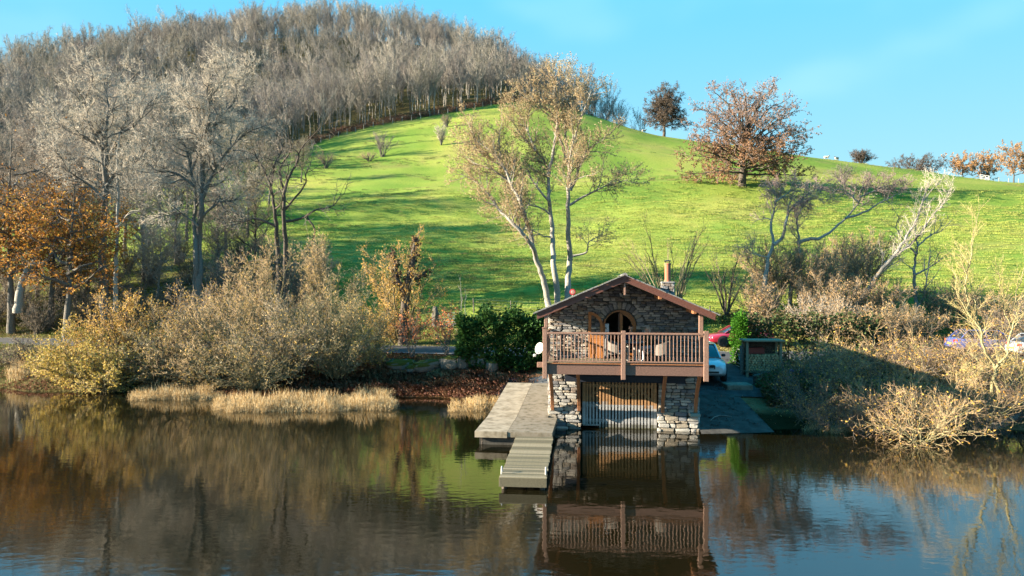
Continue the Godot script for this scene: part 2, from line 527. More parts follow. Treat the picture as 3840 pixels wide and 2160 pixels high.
# ------------------------------------------------------------------ camera, sky, sun
func make_view() -> void:
	var cam := Camera3D.new()
	cam.name = "camera"
	cam.position = Vector3(0, CAM_H, 0)
	cam.rotation.x = -atan((1080.0 - HORIZON) / LENS)
	cam.fov = rad_to_deg(2.0 * atan(1080.0 / LENS))
	cam.far = 4000.0
	cam.near = 0.1
	cam.current = true
	add_child(cam)
	var w := WorldEnvironment.new()
	w.name = "environment"
	var e := Environment.new()
	e.background_mode = Environment.BG_SKY
	var s := ProceduralSkyMaterial.new()
	s.sky_top_color = lin(0.002, 0.12, 0.235)
	s.sky_horizon_color = lin(0.12, 0.184, 0.178)
	s.sky_curve = 0.22
	s.sky_energy_multiplier = 1.0
	s.ground_bottom_color = lin(0.03, 0.03, 0.02)
	s.ground_horizon_color = lin(0.12, 0.18, 0.19)
	s.sun_angle_max = 1.0
	# thin wisps of high cloud
	var wisp := FastNoiseLite.new()
	wisp.seed = 9
	wisp.frequency = 0.022
	wisp.fractal_octaves = 5
	var cover := Image.create(512, 256, false, Image.FORMAT_RGBA8)
	for y in 128:
		for x in 512:
			var a := TAU * x / 512.0
			var v := wisp.get_noise_3d(cos(a) * 90.0, sin(a) * 90.0, y * 4.5 + 40.0 * sin(a))
			v = smoothstep(0.1, 0.5, v) * 0.14
			cover.set_pixel(x, y, Color(1, 1, 1, v))
	s.sky_cover = ImageTexture.create_from_image(cover)
	s.sky_cover_modulate = lin(0.12, 0.1, 0.06)
	var sky := Sky.new()
	sky.sky_material = s
	e.sky = sky
	e.tonemap_mode = Environment.TONE_MAPPER_LINEAR
	e.tonemap_exposure = 5.3
	e.sdfgi_enabled = true
	e.ssao_enabled = true
	e.ssil_enabled = true
	w.environment = e
	add_child(w)
	# low November sun, from the left, nearly along the front of the house
	var sun := DirectionalLight3D.new()
	sun.name = "sun"
	var el := deg_to_rad(17.6)
	var towards := Vector3(-0.992 * cos(el), sin(el), 0.12 * cos(el))
	sun.look_at_from_position(Vector3.ZERO, -towards)
	sun.light_color = Color(1.0, 0.93, 0.82)
	sun.light_energy = 1.6
	sun.light_angular_distance = 0.5
	sun.shadow_enabled = true
	add_child(sun)

# ------------------------------------------------------------------ ground, lane, water
func ground_colour(x: float, d: float, fl: FastNoiseLite) -> Color:
	var nz := fl.get_noise_2d(x, d)
	var nf := fl.get_noise_2d(x * 6.0, d * 6.0 + 300.0)
	var grass := Color(0.15, 0.225, 0.05).lerp(Color(0.27, 0.3, 0.075), clampf(0.5 + nz * 1.5 + nf * 0.35, 0, 1))
	grass = grass.lerp(Color(0.3, 0.26, 0.1), clampf((nf * 0.5 + nz - 0.2) * 1.4, 0, 0.5))
	var worn := fl.get_noise_2d(x * 1.3 + 900.0, d * 2.6)
	grass = grass.lerp(Color(0.22, 0.2, 0.085), smoothstep(0.22, 0.5, worn + nf * 0.35) * 0.6)
	var litter := Color(0.23, 0.105, 0.065).lerp(Color(0.33, 0.17, 0.1), clampf(0.5 + nf, 0, 1))
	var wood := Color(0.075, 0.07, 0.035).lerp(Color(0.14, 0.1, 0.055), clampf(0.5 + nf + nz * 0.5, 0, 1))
	var foot := lane_at(x)
	var c := grass
	if d < foot - 3.0:
		# the bank: fallen leaves by the dock, rough grass further left
		c = litter.lerp(Color(0.16, 0.16, 0.05), clampf(nz * 2.0 + smoothstep(-14.0, -26.0, x), 0, 1))
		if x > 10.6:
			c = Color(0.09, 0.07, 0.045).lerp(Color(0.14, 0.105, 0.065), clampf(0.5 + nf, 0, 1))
		if d < shore(x) - 0.2:
			c = Color(0.03, 0.026, 0.014)
	elif d < foot + 8.0:
		c = grass.lerp(litter, clampf(0.35 + nz * 1.5 + nf, 0, 1))
		if x < -20.0:
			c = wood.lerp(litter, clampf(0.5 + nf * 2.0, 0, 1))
	var px := 1920.0 + x / d * LENS
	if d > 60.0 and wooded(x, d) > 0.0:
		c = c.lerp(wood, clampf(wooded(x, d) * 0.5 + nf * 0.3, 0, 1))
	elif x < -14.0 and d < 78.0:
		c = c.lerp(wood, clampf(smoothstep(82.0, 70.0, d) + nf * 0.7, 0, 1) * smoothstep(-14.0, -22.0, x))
	return c

# the edge of the wood on the hill: metres inside it
func wooded(x: float, d: float) -> float:
	var e := 0.0
	if x < -70.0:
		e = lerpf(118.0, 128.0, clampf((x + 120.0) / 50.0, 0, 1))
	elif x < -60.0:
		e = lerpf(128.0, 150.0, (x + 70.0) / 10.0)
	elif x < -40.0:
		e = lerpf(150.0, 178.0, (x + 60.0) / 20.0)
	elif x < -5.0:
		e = lerpf(178.0, 197.0, (x + 40.0) / 35.0)
	elif x < 28.0:
		e = lerpf(197.0, 226.0, (x + 5.0) / 33.0)
	else:
		e = 226.0 + (x - 28.0) * 0.8 + maxf(0.0, x - 44.0) * 20.0
	return d - e

func lines(list: Array) -> PackedFloat32Array:
	var out := PackedFloat32Array()
	for s in list:
		var v: float = s[0]
		while v < s[1] - 0.001:
			out.append(v)
			v += s[2]
	out.append(list[-1][1])
	return out

func make_land() -> void:
	var fl := FastNoiseLite.new()
	fl.seed = 21
	fl.frequency = 0.035
	fl.fractal_octaves = 4
	var xs := lines([[-400, -240, 20], [-240, -80, 4], [-80, 80, 1.25], [80, 260, 5], [260, 420, 20]])
	var ds := lines([[22, 64, 0.9], [64, 130, 1.8], [130, 350, 3.2], [350, 560, 15]])
	var b := Buf.new()
	b.painted = true
	for d in ds:
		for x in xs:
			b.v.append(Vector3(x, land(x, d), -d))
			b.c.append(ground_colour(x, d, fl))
	var w := xs.size()
	for r in ds.size():
		for k in w:
			var a := b.v[r * w + maxi(k - 1, 0)]
			var c := b.v[r * w + mini(k + 1, w - 1)]
			var e := b.v[maxi(r - 1, 0) * w + k]
			var f := b.v[mini(r + 1, ds.size() - 1) * w + k]
			b.n.append((c - a).cross(f - e).normalized())
	for r in ds.size() - 1:
		for k in w - 1:
			var a := r * w + k
			b.i.append_array(PackedInt32Array([a, a + w, a + 1, a + 1, a + w, a + w + 1]))
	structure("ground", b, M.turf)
	# lake bed in front of the land, out of sight under the water
	var bed := Buf.new()
	bed.quad(Vector3(-420, -3.2, 300), Vector3(420, -3.2, 300), Vector3(420, -3.2, -60), Vector3(-420, -3.2, -60))
	structure("lake_bed", bed, mat("peat", Color(0.02, 0.017, 0.01), 0.95))
	# the lane
	var lane := Buf.new()
	var edge := Buf.new()
	var px := lines([[-240, -60, 10], [-60, 60, 1.5], [60, 260, 10]])
	var road := func(buf: Buf, off0: float, off1: float, lift: float) -> void:
		for k in px.size() - 1:
			var q := []
			for w2 in [[px[k], off0], [px[k + 1], off0], [px[k + 1], off1], [px[k], off1]]:
				var dd: float = lane_at(w2[0]) + w2[1]
				q.append(Vector3(w2[0], maxf(land(w2[0], dd), 1.55) + lift, -dd))
			buf.quad(q[0], q[1], q[2], q[3])
	road.call(lane, -2.7, 2.7, 0.05)
	structure("road", lane, M.asphalt)
	for off in [-2.45, 2.45]:
		var line := Buf.new()
		road.call(line, off - 0.05, off + 0.05, 0.056)
		structure("road_marking", line, M.paint_white)
	# forecourt between the lane and the slipway
	var yard := Buf.new()
	for k in 14:
		for l in 12:
			var q := []
			for w2 in [[0, 0], [1, 0], [1, 1], [0, 1]]:
				var x: float = 7.3 + 0.62 * (l + w2[0])
				var d: float = 33.0 + 0.6 * (k + w2[1])
				q.append(Vector3(x, slip_height(x, d), -d))
			yard.quad(q[0], q[1], q[2], q[3])
	structure("yard", yard, mat("yard_tarmac", Color(0.085, 0.085, 0.085), 0.9, M.coarse, 0.35, M.grain, 0.6))
	make_water()

func make_water() -> void:
	var w := Buf.new()
	var xs := lines([[-400, -60, 20], [-60, 60, 2], [60, 400, 20]])
	var zs := lines([[-70, -12, 2], [-12, 40, 4], [40, 400, 40]])
	for z in zs:
		for x in xs:
			w.v.append(Vector3(x, 0, z))
			w.n.append(Vector3.UP)
	var c := xs.size()
	for r in zs.size() - 1:
		for k in c - 1:
			var a := r * c + k
			w.i.append_array(PackedInt32Array([a, a + 1, a + c, a + 1, a + c + 1, a + c]))
	var m: StandardMaterial3D = M.lake
	m.uv1_triplanar = true
	m.uv1_world_triplanar = true
	m.uv1_scale = Vector3(0.11, 0.11, 0.24)
	m.heightmap_enabled = true
	m.heightmap_texture = noise_tex(0.012, [], 31, 1024, FastNoiseLite.TYPE_SIMPLEX_SMOOTH, 5, 0.48)
	m.heightmap_scale = 0.14
	structure("lake", w, m)

# ------------------------------------------------------------------ boathouse
const STONE_TONES := [Color(0.22, 0.23, 0.25), Color(0.31, 0.305, 0.3), Color(0.4, 0.39, 0.365), Color(0.33, 0.29, 0.235), Color(0.24, 0.2, 0.175), Color(0.48, 0.465, 0.43), Color(0.16, 0.165, 0.185)]
const HOUSE_AT := Vector3(4.48, 0, -29.5)
const HOUSE_TURN := -0.1222
const FLOOR := 2.86
const APEX := 6.24
const PITCH := 0.428
var stone_shapes: Array[ArrayMesh] = []

func stone_shape(seed_: int) -> ArrayMesh:
	var g := RandomNumberGenerator.new()
	g.seed = seed_
	var b := Buf.new()
	var rim := []
	var top := []
	var foot := []
	for k in 8:
		var a := TAU * (k + g.randf_range(-0.16, 0.16)) / 8.0
		var p := Vector2(cos(a), sin(a))
		p /= maxf(absf(p.x), absf(p.y)) * 2.0
		p *= g.randf_range(0.92, 1.04) if k % 2 == 0 else g.randf_range(0.8, 0.99)
		var cut := g.randf_range(0.82, 0.93)
		rim.append(Vector3(p.x, p.y, g.randf_range(0.1, 0.26)))
		foot.append(Vector3(p.x, p.y, -0.5))
		top.append(Vector3(p.x * cut, p.y * cut, g.randf_range(0.36, 0.52)))
	var mid := Vector3(g.randf_range(-0.1, 0.1), g.randf_range(-0.1, 0.1), g.randf_range(0.42, 0.56))
	for k in 8:
		var l := (k + 1) % 8
		b.quad(foot[k], foot[l], rim[l], rim[k])
		b.quad(rim[k], rim[l], top[l], top[k])
		b.tri(top[k], top[l], mid)
	return b.mesh()

# lays stones in rough courses over a face; «inside» says where the face is
func courses(x0: float, x1: float, y0: float, y1: float, hs: Vector2, ls: Vector2, inside: Callable, face: Transform3D, bias := 0) -> Array:
	var out := []
	var y := y0
	while y < y1:
		var h := rnd(hs.x, hs.y)
		var x := x0 - rnd(0.0, ls.x)
		while x < x1:
			var l := rnd(ls.x, ls.y) * (1.0 if rng.randf() < 0.75 else 1.5)
			var p := Vector2(x + l * 0.5, y + h * 0.5)
			var e := minf(p.x + l * 0.5, x1) - maxf(p.x - l * 0.5, x0)
			if e > 0.05 and inside.call(p):
				var cx := (minf(p.x + l * 0.5, x1) + maxf(p.x - l * 0.5, x0)) * 0.5
				var hh := h * rnd(0.86, 1.12)
				var q := Vector3(e * 0.97, hh * 0.97, rnd(0.07, 0.15))
				var tone := rng.randi_range(0, 6)
				if bias == 1 and rng.randf() < 0.6:
					tone = [2, 5, 1, 3][rng.randi_range(0, 3)]
				elif bias == 0 and rng.randf() < 0.2:
					tone = [0, 1, 2, 4][rng.randi_range(0, 3)]
				out.append({"t": face * Transform3D(Basis(Vector3.BACK, rnd(-0.07, 0.07)).scaled(Vector3.ONE) * Basis.from_scale(q), Vector3(cx, p.y + rnd(-0.012, 0.012), 0.0)), "a": e * hh, "tone": tone})
			x += l
		y += h
	return out

func lay(stones: Array, parent: Node, called: String, most: int) -> void:
	if stone_shapes.is_empty():
		for k in 10:
			stone_shapes.append(stone_shape(100 + k))
	stones.sort_custom(func(a, b): return a.a > b.a)
	var rest := Buf.new()
	rest.painted = true
	var tones := STONE_TONES
	for k in stones.size():
		var s: Dictionary = stones[k]
		var shape := stone_shapes[rng.randi_range(0, 9)]
		if k < most:
			shared(called, shape, M["stone_%d" % s.tone], parent, s.t)
		else:
			var a := shape.surface_get_arrays(0)
			var first := rest.v.size()
			rest.col = tones[s.tone]
			var inv: Basis = s.t.basis.inverse().transposed()
			for p in a[Mesh.ARRAY_VERTEX]:
				rest.v.append(s.t * p)
				rest.c.append(rest.col)
			for p in a[Mesh.ARRAY_NORMAL]:
				rest.n.append((inv * p).normalized())
			for q in a[Mesh.ARRAY_INDEX]:
				rest.i.append(first + q)
	if rest.v.size():
		var o := part("small_stones", rest, M.stone_small, parent)
		o.set_meta("kind", "stuff")

func arch(cx: float, spring: float, r: float, n := 14) -> PackedVector2Array:
	var out := PackedVector2Array()
	for k in n + 1:
		var a := PI * k / n
		out.append(Vector2(cx + r * cos(a), spring + r * sin(a)))
	return out

func make_house() -> void:
	var small := painted("stone_small", 0.85, 0.0, M.stone_0.albedo_texture, 2.3)
	small.heightmap_enabled = true
	small.heightmap_texture = M.grain
	small.heightmap_scale = 2.0
	var h := thing("boathouse", "stone boathouse with brown timber balcony and slatted water gate", "boathouse", HOUSE_AT, HOUSE_TURN)
	# ---- walls: mortar bodies with stones set in them
	var front := Node3D.new()
	front.name = "front_wall"
	h.add_child(front)
	var dx := -0.13
	var dr := 0.655
	var spring := FLOOR + 1.95 - dr
	var outline := PackedVector2Array([Vector2(2.97, 2.3), Vector2(2.97, 4.7), Vector2(0, 5.97), Vector2(-2.97, 4.7), Vector2(-2.97, 2.3), Vector2(dx - dr, 2.3)])
	var a := arch(dx, spring, dr)
	a.reverse()
	outline.append_array(a)
	outline.append(Vector2(dx + dr, 2.3))
	var b := Buf.new()
	outline.reverse()
	b.slab(outline, -0.45, -0.01) if not Geometry2D.is_polygon_clockwise(outline) else b.slab(rev(outline), -0.45, -0.01)
	part("mortar", b, M.mortar, front)
	b = Buf.new()
	b.box(Vector3(-2.97, -1.5, -0.46), Vector3(-1.7, 2.298, -0.012))
	b.box(Vector3(1.41, -1.5, -0.46), Vector3(2.97, 2.298, -0.012))
	b.box(Vector3(-1.7, 2.0, -0.455), Vector3(1.41, 2.297, -0.014))
	part("pier_core", b, M.mortar, front)
	var over := func(p: Vector2) -> bool:
		if p.y > 5.9 - PITCH * absf(p.x) or p.y < 2.3:
			return false
		var q := p - Vector2(dx, spring)
		if absf(q.x) < dr + 0.06 and p.y < spring + 0.05:
			return false
		return q.length() > dr + 0.34 or p.y < spring + 0.05
	var stones := courses(-2.97, 2.97, 2.32, 6.0, Vector2(0.055, 0.125), Vector2(0.14, 0.4), over, Transform3D(), 0)
	# stones standing round the arch
	for k in 15:
		var an := PI * (k + 0.5) / 15.0
		var r := dr + 0.19
		stones.append({"t": Transform3D(Basis(Vector3.BACK, an - PI / 2) * Basis.from_scale(Vector3(0.17, 0.3, 0.12)), Vector3(dx + r * cos(an), spring + r * sin(an), 0.0)), "a": 0.05, "tone": [0, 1, 3, 1, 6][k % 5]})
	for side in [[-2.97, -1.7], [1.41, 2.97]]:
		var all := func(_p: Vector2) -> bool: return true
		stones.append_array(courses(side[0], side[1], 0.72, 2.28, Vector2(0.07, 0.15), Vector2(0.14, 0.44), all, Transform3D(Basis(), Vector3(0, 0, 0.02)), 1))
		stones.append_array(courses(side[0] - 0.06, side[1] + 0.03, -0.25, 0.72, Vector2(0.1, 0.2), Vector2(0.18, 0.56), all, Transform3D(Basis(), Vector3(0, 0, 0.1)), 1))
	lay(stones, front, "stone", 300)
	# side and back walls
	for s: float in [-1.0, 1.0]:
		var side := Node3D.new()
		side.name = "side_wall"
		h.add_child(side, true)
		b = Buf.new()
		var x0 := minf(s * 2.52, s * 2.965)
		b.box(Vector3(x0, -1.5, -6.5), Vector3(x0 + 0.445, 4.68, -0.461))
		part("mortar", b, M.mortar, side)
		var turn := Basis(Vector3.UP, s * PI / 2)
		var whole := func(_p: Vector2) -> bool: return true
		var st := courses(-0.3, 6.3, 0.0, 4.6, Vector2(0.12, 0.22) if s < 0 else Vector2(0.2, 0.34), Vector2(0.22, 0.55) if s < 0 else Vector2(0.4, 0.8), whole, Transform3D(turn, Vector3(s * 2.975, 0, 0.0 if s > 0 else -6.3)), 1)
		if s > 0:
			for k in st:
				k.t.origin.z -= 0.3
		lay(st, side, "stone", 0)
	b = Buf.new()
	b.box(Vector3(-2.52, -1.5, -6.5), Vector3(2.52, 4.68, -6.1))
	part("back_wall", b, M.dark_room, h)
	b = Buf.new()
	b.slab(PackedVector2Array([Vector2(-2.97, 4.68), Vector2(2.97, 4.68), Vector2(0, 5.96)]), -6.45, -6.1)
	part("back_gable", b, M.mortar, h)
	b = Buf.new()
	b.box(Vector3(-2.52, 2.6, -6.1), Vector3(2.52, 2.84, -0.46))
	part("room_floor", b, M.dark_room, h)
	# ---- roof
	var roof := Node3D.new()
	roof.name = "roof"
	h.add_child(roof)
	var zf := 2.36
	for s: float in [-1.0, 1.0]:
		b = Buf.new()
		var o := [Vector2(0, APEX - 0.09), Vector2(3.25 * s, APEX - 0.09 - 3.25 * PITCH), Vector2(3.25 * s, APEX - 0.17 - 3.25 * PITCH), Vector2(0, APEX - 0.17)]
		if s > 0:
			o.reverse()
		b.slab(PackedVector2Array(o), -6.75, zf)
		part("roof_boarding", b, M.timber_brown, roof)
		# slates, course over course
		b = Buf.new()
		var along := Vector3(s, -PITCH, 0).normalized()
		var up := Vector3(s * PITCH, 1, 0).normalized()
		for row in 17:
			var z := -6.8 + (0.15 if row % 2 else 0.0)
			while z < zf + 0.1:
				var w := rnd(0.24, 0.33)
				var z1 := minf(z + w, zf + 0.13 + rnd(-0.03, 0.03))
				var th := rnd(0.022, 0.042)
				var q := Vector3(0, APEX - 0.06, 0) + along * (0.02 + row * 0.21)
				var t := Transform3D(Basis(along, up, along.cross(up)), q)
				t.basis = t.basis.rotated(along.cross(up).normalized(), rnd(-0.012, 0.02) - 0.03 * s)
				if s < 0:
					b.box(Vector3(0, 0.01, -z1 + 0.006), Vector3(0.34, 0.01 + th, -z - 0.006), 0.0, t)
				else:
					b.box(Vector3(0, 0.01, z + 0.006), Vector3(0.34, 0.01 + th, z1 - 0.006), 0.0, t)
				z += w
		var slates := part("slates", b, M.slate, roof)
		slates.set_meta("kind", "stuff")
		# moss along the verge and near the ridge
		b = Buf.new()
		for k in 26:
			var z := zf - rnd(0.0, 0.25) if k < 18 else rnd(-4.0, 2.2)
			var q := Vector3(0, APEX - 0.03, 0) + along * absf(rng.randfn(0.0, 0.6)) 
			b.lathe([Vector2(0.0, 0.045), Vector2(rnd(0.02, 0.06), 0.035), Vector2(rnd(0.06, 0.1), -0.01)], 6, Transform3D(Basis(along, up, along.cross(up)), Vector3(q.x, q.y, z)))
		part("moss", b, M.moss, roof).set_meta("kind", "stuff")
		# bargeboards
		b = Buf.new()
		var lo := APEX - 0.02 - 3.27 * PITCH
		o = [Vector2(0.004 * s, APEX - 0.03), Vector2(3.27 * s, lo - 0.01), Vector2(3.27 * s, lo - 0.28), Vector2(0.004 * s, APEX - 0.3)]
		if s > 0:
			o.reverse()
		b.slab(PackedVector2Array(o), zf + 0.002, zf + 0.045)
		part("bargeboard", b, M.timber_barge, roof)
		b = Buf.new()
		o = [Vector2(0.004 * s, APEX - 0.022), Vector2(3.285 * s, lo - 0.006), Vector2(3.285 * s, lo - 0.125), Vector2(0.004 * s, APEX - 0.142)]
		if s > 0:
			o.reverse()
		b.slab(PackedVector2Array(o), zf + 0.046, zf + 0.075)
		part("bargeboard_trim", b, M.timber_barge, roof)
		b = Buf.new()
		b.box(Vector3(s * 3.26 - 0.02, lo - 0.24, -6.7), Vector3(s * 3.26 + 0.02, lo - 0.06, zf))
		part("gutter_board", b, M.timber_brown, roof)
		for px in [1.3, 2.55]:
			b = Buf.new()
			var y: float = APEX - 0.18 - px * PITCH
			b.box(Vector3(s * px - 0.06, y - 0.2, -0.02), Vector3(s * px + 0.06, y - 0.02, zf - 0.03), 0.008)
			part("purlin", b, M.timber_orange, roof)
	b = Buf.new()
	var cap := []
	for k in 12:
		var z0 := -6.8 + k * 0.77
		b.tube(PackedVector3Array([Vector3(0, APEX - 0.06, z0), Vector3(0, APEX - 0.055 + rnd(-0.01, 0.01), z0 + 0.755)]), PackedFloat32Array([0.1, 0.105]), 9)
	part("ridge_tiles", b, M.slate, roof)
	b = Buf.new()
	b.box(Vector3(-0.035, APEX - 0.78, zf - 0.1), Vector3(0.035, APEX - 0.2, zf - 0.02), 0.008)
	part("pendant_post", b, M.timber_post, roof)
	b = Buf.new()
	b.lathe([Vector2(0.0, 0.0), Vector2(0.04, 0.01), Vector2(0.045, 0.06), Vector2(0.02, 0.09), Vector2(0.0, 0.09)], 10, Transform3D(Basis(), Vector3(-0.1, 5.42, 0.12)))
	part("wall_lamp", b, M.dish_white, h)
	# ---- chimney
	var ch := Node3D.new()
	ch.name = "chimney"
	h.add_child(ch)
	b = Buf.new()
	b.box(Vector3(1.86, 4.9, -4.04), Vector3(2.34, 5.9, -3.56))
	part("chimney_core", b, M.mortar, ch)
	var cs := []
	for f in [[Basis(), Vector3(2.1, 0, -3.55)], [Basis(Vector3.UP, -PI / 2), Vector3(1.85, 0, -3.8)], [Basis(Vector3.UP, PI / 2), Vector3(2.35, 0, -3.8)]]:
		cs.append_array(courses(-0.27, 0.27, 5.0, 5.86, Vector2(0.09, 0.15), Vector2(0.14, 0.3), func(_p: Vector2) -> bool: return true, Transform3D(f[0], f[1]), 0))
	lay(cs, ch, "chimney_stone", 40)
	b = Buf.new()
	b.box(Vector3(1.8, 5.9, -4.1), Vector3(2.4, 5.97, -3.5), 0.02)
	part("chimney_cap", b, M.stone_1, ch)
	b = Buf.new()
	b.lathe([Vector2(0.16, 5.97), Vector2(0.16, 6.03), Vector2(0.13, 6.06), Vector2(0.135, 6.72), Vector2(0.16, 6.74), Vector2(0.16, 6.8), Vector2(0.12, 6.8), Vector2(0.11, 6.5)], 18, Transform3D(Basis(), Vector3(2.1, 0, -3.8)))
	part("chimney_pot", b, M.terracotta, ch)
	b = Buf.new()
	for k in 4:
		var g := TAU * (k + 0.5) / 4
		b.rod(Vector3(2.1 + 0.12 * cos(g), 6.78, -3.8 + 0.12 * sin(g)), Vector3(2.1 + 0.12 * cos(g), 6.9, -3.8 + 0.12 * sin(g)), 0.012, 0.012, 5)
	b.lathe([Vector2(0.0, 6.95), Vector2(0.1, 6.94), Vector2(0.18, 6.9), Vector2(0.18, 6.885), Vector2(0.0, 6.885)], 16, Transform3D(Basis(), Vector3(2.1, 0, -3.8)))
	part("cowl", b, M.black_iron, ch)
	make_balcony(h)
	make_door(h, dx, dr, spring)
	make_gate(h)

func rev(p: PackedVector2Array) -> PackedVector2Array:
	p.reverse()
	return p

func make_balcony(h: Node3D) -> void:
	var bal := Node3D.new()
	bal.name = "balcony"
	h.add_child(bal)
	var b: Buf
	for k in 15:
		b = Buf.new()
		var z0 := 0.14 + k * 0.136
		b.box(Vector3(-2.95, FLOOR - 0.035, z0), Vector3(2.95, FLOOR + rnd(-0.002, 0.002), z0 + 0.128), 0.004)
		part("floorboard", b, M["deck_board_%d" % rng.randi_range(0, 2)], bal)
	for k in 9:
		b = Buf.new()
		b.box(Vector3(-2.9 + k * 0.72, FLOOR - 0.25, 0.0), Vector3(-2.85 + k * 0.72, FLOOR - 0.037, 2.16))
		part("joist", b, M.timber_brown, bal)
	b = Buf.new()
	b.box(Vector3(-3.0, 2.46, 2.18), Vector3(3.0, FLOOR - 0.005, 2.24), 0.006)
	part("front_fascia", b, M.timber_brown, bal)
	for s: float in [-1.0, 1.0]:
		b = Buf.new()
		b.box(Vector3(s * 2.98 - 0.03, 2.46, -0.0), Vector3(s * 2.98 + 0.03, FLOOR - 0.006, 2.178), 0.006)
		part("side_fascia", b, M.timber_brown, bal)
	b = Buf.new()
	b.box(Vector3(-3.03, FLOOR - 0.004, 2.15), Vector3(3.03, FLOOR + 0.04, 2.29), 0.01)
	part("front_sill", b, M.timber_orange, bal)
	b = Buf.new()
	b.box(Vector3(-3.32, 2.66, 1.7), Vector3(-3.01, 2.86, 1.82), 0.01)
	part("beam_end", b, M.timber_post, bal)
	for p in [[-2.98, 2.3, 4.19, 0.165], [-0.05, 2.3, 4.13, 0.17], [2.96, 2.28, 4.14, 0.185]]:
		b = Buf.new()
		b.box(Vector3(p[0] - p[3] * 0.5, p[1], 2.243), Vector3(p[0] + p[3] * 0.5, p[2], 2.335), 0.012)
		part("newel_post", b, M.timber_post, bal)
	b = Buf.new()
	b.box(Vector3(-3.08, 4.19, 2.225), Vector3(-2.88, 4.24, 2.355), 0.012)
	part("post_cap", b, M.timber_post, bal)
	for p in [[-2.93, 4.24, 4.78, 0.14, 2.3], [2.8, FLOOR, 4.85, 0.16, 2.06]]:
		b = Buf.new()
		b.box(Vector3(p[0] - p[3] * 0.5, p[1], p[4] - 0.07), Vector3(p[0] + p[3] * 0.5, p[2], p[4] + 0.07), 0.012)
		part("roof_post", b, M.timber_post, bal)
	for s in [[-2.89, -0.14], [0.04, 2.86]]:
		for y in [[3.985, 4.06, 0.1], [2.945, 2.995, 0.06]]:
			b = Buf.new()
			b.box(Vector3(s[0], y[0], 2.29 - y[2] * 0.5), Vector3(s[1], y[1], 2.29 + y[2] * 0.5), 0.01)
			part("rail", b, M.timber_rail, bal)
	for s: float in [-1.0, 1.0]:
		for y in [[3.985, 4.055, 0.09], [2.945, 2.995, 0.06]]:
			b = Buf.new()
			b.box(Vector3(s * 2.95 - y[2] * 0.5, y[0], 0.02), Vector3(s * 2.95 + y[2] * 0.5, y[1], 2.24), 0.01)
			part("rail", b, M.timber_rail, bal)
	# turned-down balusters: square ends, slimmer in between
	b = Buf.new()
	b.box(Vector3(-0.022, 0.0, -0.022), Vector3(0.022, 0.17, 0.022), 0.004)
	b.box(Vector3(-0.022, 0.84, -0.022), Vector3(0.022, 0.99, 0.022), 0.004)
	b.tube(PackedVector3Array([Vector3(0, 0.165, 0), Vector3(0, 0.2, 0), Vector3(0, 0.5, 0), Vector3(0, 0.8, 0), Vector3(0, 0.845, 0)]), PackedFloat32Array([0.021, 0.015, 0.017, 0.015, 0.021]), 8, false)
	var stick := b.mesh()
	for k in 20:
		shared("baluster", stick, M.timber_post, bal, Transform3D(Basis(), Vector3(-2.79 + k * 0.1345, 2.995, 2.29)))
		shared("baluster", stick, M.timber_post, bal, Transform3D(Basis(), Vector3(0.17 + k * 0.1345, 2.995, 2.29)))
	for k in 14:
		for s: float in [-1.0, 1.0]:
			shared("baluster", stick, M.timber_post, bal, Transform3D(Basis(), Vector3(s * 2.95, 2.995, 0.18 + k * 0.15)))
	# curved braces from the wall up to the balcony
	for x in [-2.83, -1.76, 1.56, 2.84]:
		b = Buf.new()
		var pts := []
		for k in 9:
			var t := k / 8.0
			pts.append(Vector3(x, lerpf(0.76, 2.5, t), 0.2 + 1.45 * pow(t, 1.7)))
		for k in 8:
			b.beam(pts[k], pts[k + 1] + (pts[k + 1] - pts[k]) * 0.06, 0.13 + 0.001 * (k % 2), 0.15 + 0.001 * (k % 2), Vector3(0, 0.4, 1).normalized(), 0.008)
		part("brace", b, M.timber_orange, h)
	b = Buf.new()
	b.box(Vector3(2.62, 0.62, 0.12), Vector3(3.02, 0.76, 0.36), 0.02)
	part("corbel", b, mat("stone_green", Color(0.2, 0.29, 0.27), 0.8, M.fine, 2.0), h)
	# steel beam that carries the gate
	b = Buf.new()
	b.box(Vector3(-2.33, 2.19, 0.16), Vector3(2.42, 2.215, 0.46), 0.004)
	b.box(Vector3(-2.33, 1.95, 0.16), Vector3(2.42, 1.975, 0.46), 0.004)
	b.box(Vector3(-2.32, 1.976, 0.43), Vector3(2.41, 2.189, 0.452), 0.003)
	part("steel_beam", b, M.steel_navy, h)

func leaf_outline(w: float, spring: float, foot: float, r: float, inset: float) -> PackedVector2Array:
	# half of an arch: hinge side straight at x = w, meeting side at x = 0
	var o := PackedVector2Array([Vector2(inset, foot + inset)])
	o.append(Vector2(w - inset, foot + inset))
	for k in 9:
		var a := PI / 2 * k / 8.0
		o.append(Vector2((r - inset) * cos(a), spring + (r - inset) * sin(a)))
	o[o.size() - 1] = Vector2(inset, spring + sqrt((r - inset) * (r - inset) - inset * inset))
	return o

